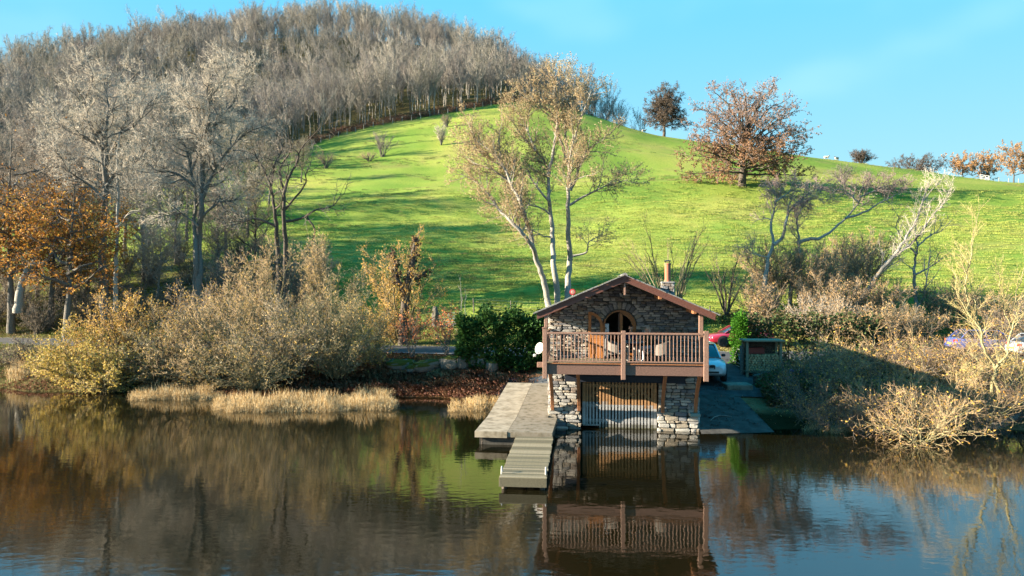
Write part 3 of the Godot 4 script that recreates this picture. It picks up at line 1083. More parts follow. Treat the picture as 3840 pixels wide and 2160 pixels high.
func make_door(h: Node3D, dx: float, dr: float, spring: float) -> void:
	# frame round the arch
	var b := Buf.new()
	var ring := arch(dx, spring, dr - 0.002, 20)
	var inner := arch(dx, spring, dr - 0.055, 20)
	for k in 20:
		b.block([Vector3(inner[k].x, inner[k].y, 0.06), Vector3(ring[k].x, ring[k].y, 0.06), Vector3(ring[k].x, ring[k].y, -0.06), Vector3(inner[k].x, inner[k].y, -0.06),
			Vector3(inner[k + 1].x, inner[k + 1].y, 0.06), Vector3(ring[k + 1].x, ring[k + 1].y, 0.06), Vector3(ring[k + 1].x, ring[k + 1].y, -0.06), Vector3(inner[k + 1].x, inner[k + 1].y, -0.06)])
	for s: float in [-1.0, 1.0]:
		var x := dx + s * (dr - 0.0285)
		b.box(Vector3(x - 0.0265, FLOOR, -0.06), Vector3(x + 0.0265, spring, 0.06))
	part("door_frame", b, M.timber_door, h)
	var lr := dr - 0.06
	# two leaves: one folded back against the wall, one shut
	for open in [true, false]:
		var leaf := Node3D.new()
		leaf.name = "door_leaf"
		h.add_child(leaf, true)
		var t := Transform3D(Basis(), Vector3(dx, 0, 0.0))
		if open:
			t = Transform3D(Basis(Vector3.UP, deg_to_rad(-8.0)), Vector3(dx - dr - lr - 0.005, 0, 0.13))
		leaf.transform = t
		var foot := FLOOR + 0.02
		var outer := leaf_outline(lr, spring, foot, lr, 0.0)
		var hole := leaf_outline(lr, spring, foot, lr, 0.115)
		hole[0].y = foot + 0.92
		hole[1].y = foot + 0.92
		b = Buf.new()
		# stiles and head as a strip between the outlines, then the lower panel
		var up := outer.slice(1)
		var low := hole.slice(1)
		up[0] = Vector2(up[0].x, low[0].y)
		for k in up.size() - 1:
			b.block([Vector3(low[k].x, low[k].y, 0.022), Vector3(up[k].x, up[k].y, 0.022), Vector3(up[k].x, up[k].y, -0.022), Vector3(low[k].x, low[k].y, -0.022),
				Vector3(low[k + 1].x, low[k + 1].y, 0.022), Vector3(up[k + 1].x, up[k + 1].y, 0.022), Vector3(up[k + 1].x, up[k + 1].y, -0.022), Vector3(low[k + 1].x, low[k + 1].y, -0.022)])
		b.box(Vector3(0.0, foot + 0.9, -0.0215), Vector3(0.1145, spring + lr * 0.97, 0.0215))
		b.box(Vector3(0.0, foot, -0.022), Vector3(0.115, foot + 0.9, 0.022))
		b.box(Vector3(lr - 0.115, foot, -0.022), Vector3(lr, foot + 0.919, 0.022))
		b.box(Vector3(0.1155, foot, -0.0215), Vector3(lr - 0.1155, foot + 0.16, 0.0215))
		b.box(Vector3(0.1155, foot + 0.8, -0.0212), Vector3(lr - 0.1155, foot + 0.919, 0.0212))
		part("frame", b, M.timber_door, leaf)
		b = Buf.new()
		b.box(Vector3(0.116, foot + 0.161, -0.01), Vector3(lr - 0.116, foot + 0.799, 0.008))
		part("panel", b, M.timber_door, leaf)
		b = Buf.new()
		b.slab(hole if not Geometry2D.is_polygon_clockwise(hole) else rev(hole), -0.004, 0.0)
		part("pane", b, M.glass, leaf)
		b = Buf.new()
		b.rod(Vector3(0.05, foot + 1.0, 0.03), Vector3(0.05, foot + 1.0, 0.08), 0.012, 0.012)
		b.rod(Vector3(0.05, foot + 1.0, 0.08), Vector3(0.16, foot + 1.0, 0.08), 0.012, 0.01)
		part("handle", b, M.brass, leaf)
		if open:
			leaf.scale.x = 1.0
			b = Buf.new()
	# pale blind hanging inside the doorway and a dark inner jamb
	b = Buf.new()
	for k in 5:
		b.box(Vector3(dx - dr + 0.07 + k * 0.03, FLOOR + 0.03, -0.2 - 0.02 * (k % 2)), Vector3(dx - dr + 0.1 + k * 0.03, spring + 0.1, -0.17 - 0.02 * (k % 2)))
	part("curtain", b, M.curtain, h)
	b = Buf.new()
	b.box(Vector3(dx - 0.06, FLOOR, -0.3), Vector3(dx + 0.02, spring + 0.55, -0.2))
	part("inner_post", b, M.timber_brown, h)

func make_gate(h: Node3D) -> void:
	var g := Node3D.new()
	g.name = "water_gate"
	h.add_child(g)
	var fl := FastNoiseLite.new()
	fl.frequency = 2.0
	var gm := painted("gate_wood", 0.75, 0.0, M.timber_slat.albedo_texture, 1.0)
	gm.uv1_world_triplanar = false
	gm.uv1_scale = Vector3(4, 0.8, 4)
	var n := 23
	for k in n:
		var x := lerpf(-1.57, 1.29, float(k) / (n - 1))
		var w := 0.074 if k > 0 and k < n - 1 else 0.13
		var grey_top := lerpf(1.07, 0.86, float(k) / (n - 1))  # slats are painted brown above this slanted line and silver-grey below
		var foot := -0.6 if k > 4 else 0.16
		var b := Buf.new()
		b.painted = true
		var y := foot
		var lean := rnd(-0.008, 0.008)
		while y < 1.985:
			var y1 := minf(y + 0.13, 1.99)
			var grey_ := smoothstep(grey_top + 0.03, grey_top - 0.02, y + 0.06 + fl.get_noise_2d(x * 3.0, y) * 0.06)
			var c := Color(0.4, 0.23, 0.115).lerp(Color(0.4, 0.4, 0.4), grey_) * rnd(0.9, 1.1)
			if y < 0.2:
				c = c.lerp(Color(0.1, 0.1, 0.07), smoothstep(0.22, -0.05, y + fl.get_noise_2d(x * 4.0, 5.0) * 0.12))
			b.col = Color(c.r, c.g, c.b)
			b.box(Vector3(x - w * 0.5 + lean * y, y, -0.16), Vector3(x + w * 0.5 + lean * y, y1, -0.125))
			y = y1
		part("slat", b, gm, g)
	for s in [[-1.62, -0.16], [-0.12, 1.34]]:
		for y in [1.72, 0.92, 0.3]:
			var b := Buf.new()
			b.box(Vector3(s[0], y - 0.06, -0.215), Vector3(s[1], y + 0.06, -0.165), 0.004)
			part("gate_rail", b, M.timber_slat if y > 1.0 else M.timber_silver, g)
		for q in [[0, 1], [1, 0]]:
			var b := Buf.new()
			b.beam(Vector3(s[q[0]] * 0.98, 0.98, -0.25), Vector3((s[0] + s[1]) * 0.5, 1.66, -0.25), 0.1, 0.04, Vector3.BACK)
			part("gate_brace", b, M.timber_slat, g)
	var b2 := Buf.new()
	b2.box(Vector3(-1.62, 0.1, -0.12), Vector3(-0.92, 0.165, -0.07), 0.005)
	part("bottom_board", b2, M.timber_silver, g)

# ------------------------------------------------------------------ dock, jetty, slipway
func make_dock() -> void:
	var d := thing("concrete_dock", "pale concrete dock running along the left side of the boathouse", "dock", HOUSE_AT, HOUSE_TURN)
	var rise := func(z: float) -> float: return 0.5 + maxf(0.0, -z + 0.5) * 0.075
	var slab := func(called: String, xs: Array, z0: float, z1: float, m: Material, thick: float, parent: Node) -> void:
		var b := Buf.new()
		var q := []
		for w in [[xs[0], z1], [xs[1], z1], [xs[1], z0], [xs[0], z0]]:
			q.append(Vector3(w[0], rise.call(w[1]) - thick, w[1]))
		for k in 4:
			q.append(q[k] + Vector3(0, thick, 0))
		b.block(q)
		part(called, b, m, parent)
	slab.call("slab", [-5.45, -4.262], -6.0, 0.5, M.concrete_pale, 0.22, d)
	slab.call("slab", [-5.45, -4.262], 0.5, 3.55, M.concrete_pale, 0.22, d)
	slab.call("slab", [-4.25, -3.0], -6.0, 0.5, M.concrete_grey, 0.2, d)
	slab.call("slab", [-4.25, -2.62], 0.512, 3.52, M.concrete_grey, 0.2, d)
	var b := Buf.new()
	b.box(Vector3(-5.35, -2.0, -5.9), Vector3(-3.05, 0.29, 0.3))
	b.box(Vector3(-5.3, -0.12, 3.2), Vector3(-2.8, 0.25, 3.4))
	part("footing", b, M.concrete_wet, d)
	for p in [[-5.2, 3.3], [-4.0, 3.3], [-2.75, 3.3], [-5.2, 1.2], [-2.75, 1.6]]:
		b = Buf.new()
		b.rod(Vector3(p[0], -2.5, p[1]), Vector3(p[0], 0.27, p[1]), 0.11, 0.11, 10)
		part("pile", b, M.bark_dark, d)
	# wooden jetty
	var j := thing("wooden_jetty", "weathered plank jetty reaching out from the dock into the lake", "jetty", HOUSE_AT, HOUSE_TURN + 0.03)
	var n := 38
	for k in n:
		b = Buf.new()
		var z := 3.56 + k * 0.146
		b.box(Vector3(-4.02 + rnd(-0.015, 0.015), 0.345, z), Vector3(-2.68 + rnd(-0.02, 0.02), 0.38 + rnd(-0.005, 0.005), z + 0.124), 0.005)
		part("plank", b, M["deck_board_%d" % rng.randi_range(0, 2)], j)
	for x in [-3.95, -3.35, -2.75]:
		b = Buf.new()
		b.box(Vector3(x - 0.04, 0.15, 3.5), Vector3(x + 0.04, 0.344, 9.05), 0.006)
		part("stringer", b, M.bark_dark, j)
	b = Buf.new()
	b.box(Vector3(-4.03, 0.1, 9.06), Vector3(-2.67, 0.36, 9.11), 0.006)
	part("end_board", b, M.deck_board_1, j)
	for p in [[-3.9, 8.9], [-2.8, 8.9], [-3.9, 6.2], [-2.8, 6.2]]:
		b = Buf.new()
		b.rod(Vector3(p[0], -3, p[1]), Vector3(p[0], 0.3, p[1]), 0.08, 0.08, 8)
		part("pile", b, M.bark_dark, j)
	for x in [-4.0, -2.72]:
		b = Buf.new()
		var pts := PackedVector3Array()
		for k in 9:
			var a := PI * k / 8.0
			pts.append(Vector3(x, 0.36 + 0.2 * sin(a), 8.62 + 0.13 * cos(a)))
		var rr := PackedFloat32Array()
		rr.resize(9)
		rr.fill(0.018)
		b.tube(pts, rr, 6)
		part("mooring_hoop", b, M.dish_white, j)
	# slipway: concrete going down into the water beside the house
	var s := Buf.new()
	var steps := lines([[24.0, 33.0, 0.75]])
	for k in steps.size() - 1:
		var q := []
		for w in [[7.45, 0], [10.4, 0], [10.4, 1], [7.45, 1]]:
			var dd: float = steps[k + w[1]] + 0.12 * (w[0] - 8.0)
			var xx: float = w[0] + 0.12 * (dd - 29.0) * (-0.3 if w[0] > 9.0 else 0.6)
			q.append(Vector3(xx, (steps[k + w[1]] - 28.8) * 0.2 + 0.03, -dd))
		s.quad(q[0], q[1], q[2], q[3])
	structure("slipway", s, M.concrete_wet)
	# the made edge of the yard above the slipway
	b = Buf.new()
	b.box(Vector3(9.9, 0.7, -34.6), Vector3(11.1, 1.22, -33.6), 0.03)
	solo("concrete_block", b, M.concrete_grey, "low concrete block beside the top of the dark slipway", "block")

# ------------------------------------------------------------------ trees and bushes
class Plant:
	var wood := Buf.new()
	var twig := Buf.new()
	var leaves := Buf.new()
	var g := RandomNumberGenerator.new()
	var P := {}
	var tones: Array = []
	var tone_at: Callable

	func _init(seed_: int, spec: Dictionary) -> void:
		g.seed = seed_
		P = spec
		leaves.painted = true

	func r(a: float, b: float) -> float:
		return g.randf_range(a, b)

	func around(dir: Vector3, angle: float) -> Vector3:
		var x := dir.cross(Vector3(g.randf() - 0.5, g.randf() - 0.5, g.randf() - 0.5)).normalized()
		if x == Vector3.ZERO:
			return dir
		return dir.rotated(x, angle)

	# a limb given by its points: smoothed, drawn, and set with branches from t0 on
	func limb(pts: Array, r0: float, r1: float, t0 := 0.3, sides := 8, wobble := 0.05) -> void:
		var out := PackedVector3Array()
		var last := pts.size() - 1
		var length := 0.0
		for k in last:
			var a: Vector3 = pts[maxi(k - 1, 0)]
			var b: Vector3 = pts[k]
			var c: Vector3 = pts[k + 1]
			var d: Vector3 = pts[mini(k + 2, last)]
			length += b.distance_to(c)
			for s in 4:
				out.append(b.cubic_interpolate(c, a, d, s / 4.0) + (Vector3(r(-1, 1), r(-0.5, 0.5), r(-1, 1)) * wobble if k + s > 0 else Vector3.ZERO))
		out.append(pts[last])
		var rr := PackedFloat32Array()
		for k in out.size():
			rr.append(lerpf(r0, r1, pow(float(k) / (out.size() - 1), 0.8)))
		wood.tube(out, rr, sides)
		sprout(out, rr, length, 0, t0)

	func sprout(pts: PackedVector3Array, rr: PackedFloat32Array, length: float, lvl: int, t0: float) -> void:
		var gap: float = P.gap[lvl]
		var count := int(length * (1.0 - t0) / gap + g.randf())
		var last := pts.size() - 1
		var tip := 0
		for k in count + 1:
			var t := lerpf(t0, 1.0, (k + g.randf()) / (count + 1.0))
			if k == count:
				t = 1.0
			var f := t * last
			var a := mini(int(f), last - 1)
			var p := pts[a].lerp(pts[a + 1], f - a)
			var dir := (pts[a + 1] - pts[a]).normalized()
			var rad := lerpf(rr[a], rr[a + 1], f - a)
			var ang: float = P.ang[lvl] * r(0.65, 1.35) if k < count else r(0.0, 0.3)
			var nd := around(dir, ang)
			nd.y += P.up[lvl]
			var most: float = P.long[lvl]
			var l := most * r(0.55, 1.15) * (1.0 - 0.45 * (t - t0) / maxf(1.0 - t0, 0.01))
			branch(p, nd.normalized(), l, minf(rad * 0.72, l * P.thick), lvl + 1)

	func branch(p: Vector3, dir: Vector3, l: float, rad: float, lvl: int) -> void:
		var levels: int = P.gap.size()
		if lvl >= levels:
			var kink: float = P.get("kink", 0.0)
			var q := p + dir * l
			rad = maxf(rad, P.thin)
			if kink > 0.0:
				var mid := p + dir * l * 0.5
				dir = (dir + Vector3(r(-1, 1), r(-0.6, 1), r(-1, 1)) * kink).normalized()
				q = mid + dir * l * 0.55
				twig.spike(p, mid + (mid - p) * 0.1, rad)
				twig.spike(mid, q, rad * 0.8)
			else:
				twig.spike(p, q, rad)
			if P.has("leaf"):
				var many: float = P.leaf[0]
				while g.randf() < many:
					many -= 1.0
					put_leaf(p.lerp(q, r(0.2, 1.0)))
			return
		var segs: int = clampi(int(l / P.seg), 2, 5)
		var pts := PackedVector3Array([p])
		var rr := PackedFloat32Array([rad])
		var wig: float = P.wig
		for k in segs:
			dir = (dir + Vector3(r(-1, 1), r(-1, 1), r(-1, 1)) * wig + Vector3(0, P.lift, 0)).normalized()
			p += dir * (l / segs)
			pts.append(p)
			rr.append(maxf(rad * (1.0 - 0.75 * (k + 1) / segs), P.thin * 1.1))
		if lvl == 1:
			wood.tube(pts, rr, 5, false)
		else:
			twig.tube(pts, rr, 3, false)
		sprout(pts, rr, l, lvl, 0.18)

	func put_leaf(p: Vector3) -> void:
		var s: float = P.leaf[1] * r(0.6, 1.3)
		var along := Vector3(r(-1, 1), r(-1.1, 0.5), r(-1, 1)).normalized()
		var side := along.cross(Vector3(r(-1, 1), r(-1, 1), r(-1, 1))).normalized()
		var c: Color = tones[g.randi_range(0, tones.size() - 1)]
		if tone_at.is_valid():
			c = tone_at.call(p, c, g)
			if c.a <= 0.0:
				return
		var k := r(0.8, 1.2)
		leaves.col = Color(c.r * k, c.g * k, c.b * k)
		leaves.leaf(p, along * s, side * s * P.get("slim", 0.36), along.cross(side).normalized())

func with_spec(base: Dictionary, more: Dictionary) -> Dictionary:
	var d := base.duplicate(true)
	d.merge(more, true)
	return d

# how the kinds branch: spacing, angle, upward pull and length for each order of branch
var BARE := {"gap": [0.55, 0.3, 0.16], "ang": [0.85, 0.8, 0.75], "up": [0.25, 0.2, 0.15], "long": [2.6, 1.1, 0.5], "thick": 0.022, "thin": 0.007, "seg": 0.5, "wig": 0.22, "lift": 0.06, "kink": 0.35}
var GNARLED := {"gap": [0.55, 0.3, 0.17], "ang": [0.95, 0.9, 0.85], "up": [0.1, 0.12, 0.2], "long": [2.7, 1.2, 0.55], "thick": 0.026, "thin": 0.0085, "seg": 0.35, "wig": 0.45, "lift": 0.03, "kink": 0.6}
var SCRUB := {"gap": [0.3, 0.17], "ang": [0.7, 0.8], "up": [0.15, 0.15], "long": [1.1, 0.42], "thick": 0.016, "thin": 0.006, "seg": 0.4, "wig": 0.3, "lift": 0.05, "kink": 0.45}

func planted(pl: Plant, called: String, label: String, category: String, base: Vector3, bark: String, twigs: String, group := "", leaf_part := "foliage", wood_part := "trunk") -> Node3D:
	var o := thing(called, label, category, base, 0.0, group)
	part(wood_part, pl.wood, M[bark], o)
	if pl.twig.v.size():
		part("crown", pl.twig, M[twigs], o)
	if pl.leaves.v.size():
		part(leaf_part, pl.leaves, M.leaves, o)
	return o

# limbs traced in the photograph's pixels at a distance d, bent a little towards and away
func traced(list: Array, d: float, base: Vector3, sway: float, g: RandomNumberGenerator) -> Array:
	var out := []
	var z := 0.0
	for k in list.size():
		if k > 1:
			z += g.randf_range(-sway, sway)
		var p := at(list[k][0], list[k][1], d + z)
		out.append(p - base)
	return out

# a bush: stems fanning out from the foot
func bush(pl: Plant, stems: int, h: float, w: float, rad: float, dome := 0.5) -> void:
	for k in stems:
		var a := TAU * (k + pl.r(0, 1)) / stems * 2.618
		var out := sqrt(pl.r(0.0, 1.0))
		var lean := out * w * 0.5
		var top := h * (1.0 - dome * out * out) * pl.r(0.75, 1.0)
		var dir := Vector3(cos(a), 0, sin(a))
		var foot := dir * pl.r(0.0, 0.12) * w * 0.5
		var side := Vector3(-dir.z, 0, dir.x) * pl.r(-0.12, 0.12) * w
		pl.limb([foot, foot + dir * lean * 0.3 + Vector3(0, top * 0.42, 0), foot + dir * lean * 0.68 + side * 0.5 + Vector3(0, top * 0.78, 0), foot + dir * lean + side + Vector3(0, top, 0)], rad * pl.r(0.5, 1.0), 0.008, pl.P.get("low", 0.22), 5, 0.06)

# a whole tree grown by rule: trunk and limbs
func tree(pl: Plant, h: float, w: float, rad: float, clear: float, limbs: int, lean := Vector3.ZERO, rise := 0.55) -> void:
	var top := Vector3(pl.r(-0.4, 0.4), h, pl.r(-0.4, 0.4)) + lean
	var mid := top * 0.5 + Vector3(pl.r(-0.3, 0.3), 0, pl.r(-0.3, 0.3)) - lean * 0.15
	pl.limb([Vector3(0, -0.3, 0), Vector3(0, h * 0.12, 0) + lean * 0.06, mid * 0.6 + Vector3(0, h * 0.02, 0), mid + Vector3(0, h * 0.12, 0), top], rad, 0.02, clear + 0.15, 8, 0.04)
	for k in limbs:
		var t := lerpf(clear, 0.82, (k + pl.r(0, 0.8)) / limbs)
		var a := k * 2.4 + pl.r(-0.5, 0.5)
		var p := Vector3(0, h * t, 0) + lean * t * t
		var reach := w * 0.5 * sin(PI * lerpf(0.3, 0.95, (t - clear) / maxf(0.9 - clear, 0.1))) * pl.r(0.75, 1.1)
		var dir := Vector3(cos(a), 0, sin(a))
		var upw := reach * rise * pl.r(0.7, 1.5)
		var side := Vector3(-dir.z, 0, dir.x) * reach * pl.r(-0.25, 0.25)
		pl.limb([p, p + dir * reach * 0.35 + Vector3(0, upw * 0.25, 0), p + dir * reach * 0.72 + side + Vector3(0, upw * 0.6, 0), p + dir * reach + side * 0.6 + Vector3(0, upw * 1.25, 0)], rad * (0.5 - 0.3 * t), 0.012, 0.2, 6, 0.08)

# ------------------------------------------------------------------ the wood on the hill
var wood_kinds := []

func make_hill_wood() -> void:
	var spec := {"gap": [0.5, 0.3], "ang": [0.6, 0.6], "up": [0.5, 0.35], "long": [2.7, 1.25], "thick": 0.02, "thin": 0.02, "seg": 1.0, "wig": 0.2, "lift": 0.16, "leaf": [1.6, 0.75], "slim": 0.045}
	var looks := [["bark_pale", "twig_grey"], ["bark_pale", "twig_grey"], ["bark_pale", "twig_lilac"], ["bark_pale", "twig_grey"], ["bark_pale", "twig_pale"], ["bark_grey", "twig_lilac"]]
	for k in 8:
		var pl := Plant.new(500 + k, spec)
		pl.tones = [[Color(0.21, 0.195, 0.17), Color(0.17, 0.16, 0.14)], [Color(0.19, 0.18, 0.165), Color(0.15, 0.14, 0.13)], [Color(0.2, 0.175, 0.165), Color(0.16, 0.145, 0.14)], [Color(0.17, 0.16, 0.115), Color(0.14, 0.135, 0.1)]][k % 4]
		var h := [12.5, 13.5, 11.5, 12.0, 14.0, 12.5, 11.0, 13.0][k] as float
		var top := Vector3(pl.r(-0.9, 0.9), h, pl.r(-0.9, 0.9))
		var bend := Vector3(pl.r(-0.5, 0.5), 0, pl.r(-0.5, 0.5))
		pl.limb([Vector3(0, -0.6, 0), bend * 0.4 + Vector3(0, h * 0.25, 0), bend + top * 0.5, top], 0.2, 0.03, 0.42, 5, 0.05)
		for l in 7:
			var t := 0.38 + 0.07 * l
			var a := l * 2.4 + k
			var reach := pl.r(1.8, 3.4)
			var p := bend * minf(1.0, t * 2.0) + top * t
			var dir := Vector3(cos(a), 0, sin(a))
			pl.limb([p, p + dir * reach * 0.5 + Vector3(0, reach * 0.5, 0), p + dir * reach + Vector3(0, reach * 1.35, 0)], 0.075, 0.025, 0.2, 4, 0.06)
		wood_kinds.append({"wood": pl.wood.mesh(), "twig": pl.twig.mesh(), "spray": pl.leaves.mesh(), "look": looks[k % 6]})
	# places, in uneven rows
	var spots := []
	var d := 112.0
	while d < 352.0:
		var x := -205.0
		var step := 4.3 + (d - 150.0) * 0.006
		while x < 66.0:
			var px := x + rnd(-2.6, 2.6)
			var pd := d + rnd(-2.6, 2.6)
			if wooded(px, pd) > 1.5 and rng.randf() < 0.93 and hill(px, pd) > 20.0:
				# leave out what stands beyond the crest
				var p := Vector3(px, land(px, pd), -pd)
				if seen_over(p + Vector3(0, 11.0, 0)):
					spots.append({"p": p, "s": rnd(0.55, 1.2), "k": rng.randi_range(0, 7), "a": rnd(0, TAU), "edge": wooded(px, pd)})
			x += step
		d += step * 0.86
	spots.sort_custom(func(a, b): return a.p.z > b.p.z)
	var rest := {}
	for k in spots.size():
		var s: Dictionary = spots[k]
		var kind: Dictionary = wood_kinds[s.k]
		var t := Transform3D(Basis(Vector3.UP, s.a) * Basis.from_scale(Vector3(s.s, s.s * rnd(0.9, 1.12), s.s)), s.p)
		if k < 300:
			var o := Node3D.new()
			o.name = numbered("bare_woodland_tree")
			add_child(o)
			o.transform = t
			tag(o, "slender bare grey tree in the wood covering the hillside", "tree", "bare trees in the hillside wood")
			shared("trunk", kind.wood, M[kind.look[0]], o)
			shared("twig_sprays", kind.spray, M.leaves, o)
			shared("crown", kind.twig, M[kind.look[1] if s.a < 4.7 else ["twig_olive", "twig_brown", "twig_tan"][int(s.a * 7.0) % 3]], o)
		else:
			if not rest.has(s.k):
				rest[s.k] = []
			rest[s.k].append(t)
	var far := Node3D.new()
	far.name = "far_woodland"
	add_child(far)
	tag(far, "mass of bare grey trees along the top of the wooded hill", "woodland", "", "stuff")
	for k in rest:
		for which in ["wood", "twig", "spray"]:
			var mm := MultiMesh.new()
			mm.transform_format = MultiMesh.TRANSFORM_3D
			mm.mesh = wood_kinds[k][which]
			mm.instance_count = rest[k].size()
			for l in rest[k].size():
				mm.set_instance_transform(l, rest[k][l])
			var o := MultiMeshInstance3D.new()
			o.name = {"wood": "trunks", "twig": "crowns", "spray": "twig_sprays"}[which]
			o.multimesh = mm
			o.material_override = M.leaves if which == "spray" else M[wood_kinds[k].look[0 if which == "wood" else 1]]
			o.set_meta("kind", "stuff")
			far.add_child(o, true)

func make_understorey() -> void:
	# low scrub on the floor of the wood and rusty bracken along its edge
	var spec := {"gap": [0.3], "ang": [0.8], "up": [0.2], "long": [0.9], "thick": 0.03, "thin": 0.022, "seg": 0.6, "wig": 0.3, "lift": 0.05, "leaf": [0.9, 0.3]}
	for kind in [["woodland_scrub", "twig_olive", "brown and olive scrub on the floor of the hillside wood", "scrub", 1100, [Color(0.07, 0.075, 0.025), Color(0.1, 0.08, 0.035), Color(0.05, 0.06, 0.02)]],
			["bracken", "twig_brown", "rust brown bracken along the lower edge of the wood", "bracken", 420, [Color(0.2, 0.075, 0.045), Color(0.16, 0.07, 0.04), Color(0.13, 0.08, 0.04)]]]:
		var root := Node3D.new()
		root.name = kind[0]
		add_child(root)
		tag(root, kind[2], kind[3], "", "stuff")
		var scrub: bool = kind[0] == "woodland_scrub"
		for v in 3:
			var pl := Plant.new(700 + v, spec)
			pl.tones = kind[5]
			bush(pl, 12, 2.6 if scrub else 1.1, 3.4 if scrub else 2.2, 0.04)
			var places := []
			while places.size() < int(kind[4]) / 3:
				var x := rnd(-200, 50)
				var d := rnd(115, 345)
				if not scrub:
					x = rnd(-75, 25)
					d = rnd(160, 225)
				var into := wooded(x, d)
				if into < 0.0 or (not scrub and into > 9.0) or not seen_over(Vector3(x, land(x, d) + 2.0, -d)):
					continue
				var s := rnd(0.6, 1.3)
				places.append(Transform3D(Basis(Vector3.UP, rnd(0, TAU)) * Basis.from_scale(Vector3.ONE * s), Vector3(x, land(x, d) - 0.1, -d)))
			for which in ["twig", "leaves"]:
				var mm := MultiMesh.new()
				mm.transform_format = MultiMesh.TRANSFORM_3D
				mm.mesh = pl.twig.mesh() if which == "twig" else pl.leaves.mesh()
				mm.instance_count = places.size()
				for l in places.size():
					mm.set_instance_transform(l, places[l])
				var o := MultiMeshInstance3D.new()
				o.name = "twigs" if which == "twig" else "foliage"
				o.multimesh = mm
				o.material_override = M[kind[1]] if which == "twig" else M.leaves
				o.set_meta("kind", "stuff")
				root.add_child(o, true)

# whether a point can be seen from the lake over the land in between
func seen_over(p: Vector3) -> bool:
	var dd := -p.z
	for k in range(1, 15):
		var t := 1.0 - k * 0.045
		var q := Vector3(p.x * t, lerpf(CAM_H, p.y, t), 0)
		if land(q.x, dd * t) > q.y:
			return false
	return true

# ------------------------------------------------------------------ single trees
func px_list(z: Array, x0: float, y0: float, k: float) -> Array:
	return z.map(func(p): return [x0 + p[0] * k, y0 + p[1] * k])

const GOLD := [Color(0.42, 0.25, 0.05), Color(0.5, 0.33, 0.07), Color(0.36, 0.2, 0.05), Color(0.45, 0.3, 0.1)]
const YELLOW := [Color(0.46, 0.34, 0.07), Color(0.5, 0.38, 0.11), Color(0.4, 0.28, 0.07), Color(0.38, 0.31, 0.1)]
const ORANGE := [Color(0.4, 0.17, 0.03), Color(0.46, 0.23, 0.04), Color(0.3, 0.13, 0.035), Color(0.44, 0.27, 0.06), Color(0.24, 0.13, 0.05)]
const RUST := [Color(0.23, 0.125, 0.065), Color(0.2, 0.11, 0.06), Color(0.27, 0.15, 0.075), Color(0.17, 0.1, 0.06)]
const STRAW := [Color(0.31, 0.255, 0.15), Color(0.27, 0.23, 0.135), Color(0.34, 0.275, 0.155), Color(0.24, 0.22, 0.12)]
const HAZE := [Color(0.32, 0.235, 0.215), Color(0.27, 0.2, 0.18), Color(0.36, 0.28, 0.25)]
const PALE := [Color(0.46, 0.41, 0.33), Color(0.4, 0.35, 0.28), Color(0.5, 0.45, 0.37)]
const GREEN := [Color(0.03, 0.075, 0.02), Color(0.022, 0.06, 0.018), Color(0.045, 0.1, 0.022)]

func hand(called: String, label: String, category: String, seed_: int, spec: Dictionary, d: float, foot: Array, limbs: Array, bark: String, twigs: String, tones := [], sway := 0.8) -> Plant:
	# a tree whose trunks and limbs follow those seen; each limb: points in pixels, radius below, radius above, where its branches begin
	var base := on_ground(foot[0], d)
	var pl := Plant.new(seed_, spec)
	pl.tones = tones
	for l in limbs:
		var pts := traced(l[0], d, base, sway, pl.g)
		pl.limb(pts, l[1], l[2], l[3], 9 if l[1] > 0.15 else 6, 0.05)
	planted(pl, called, label, category, base, bark, twigs)
	return pl

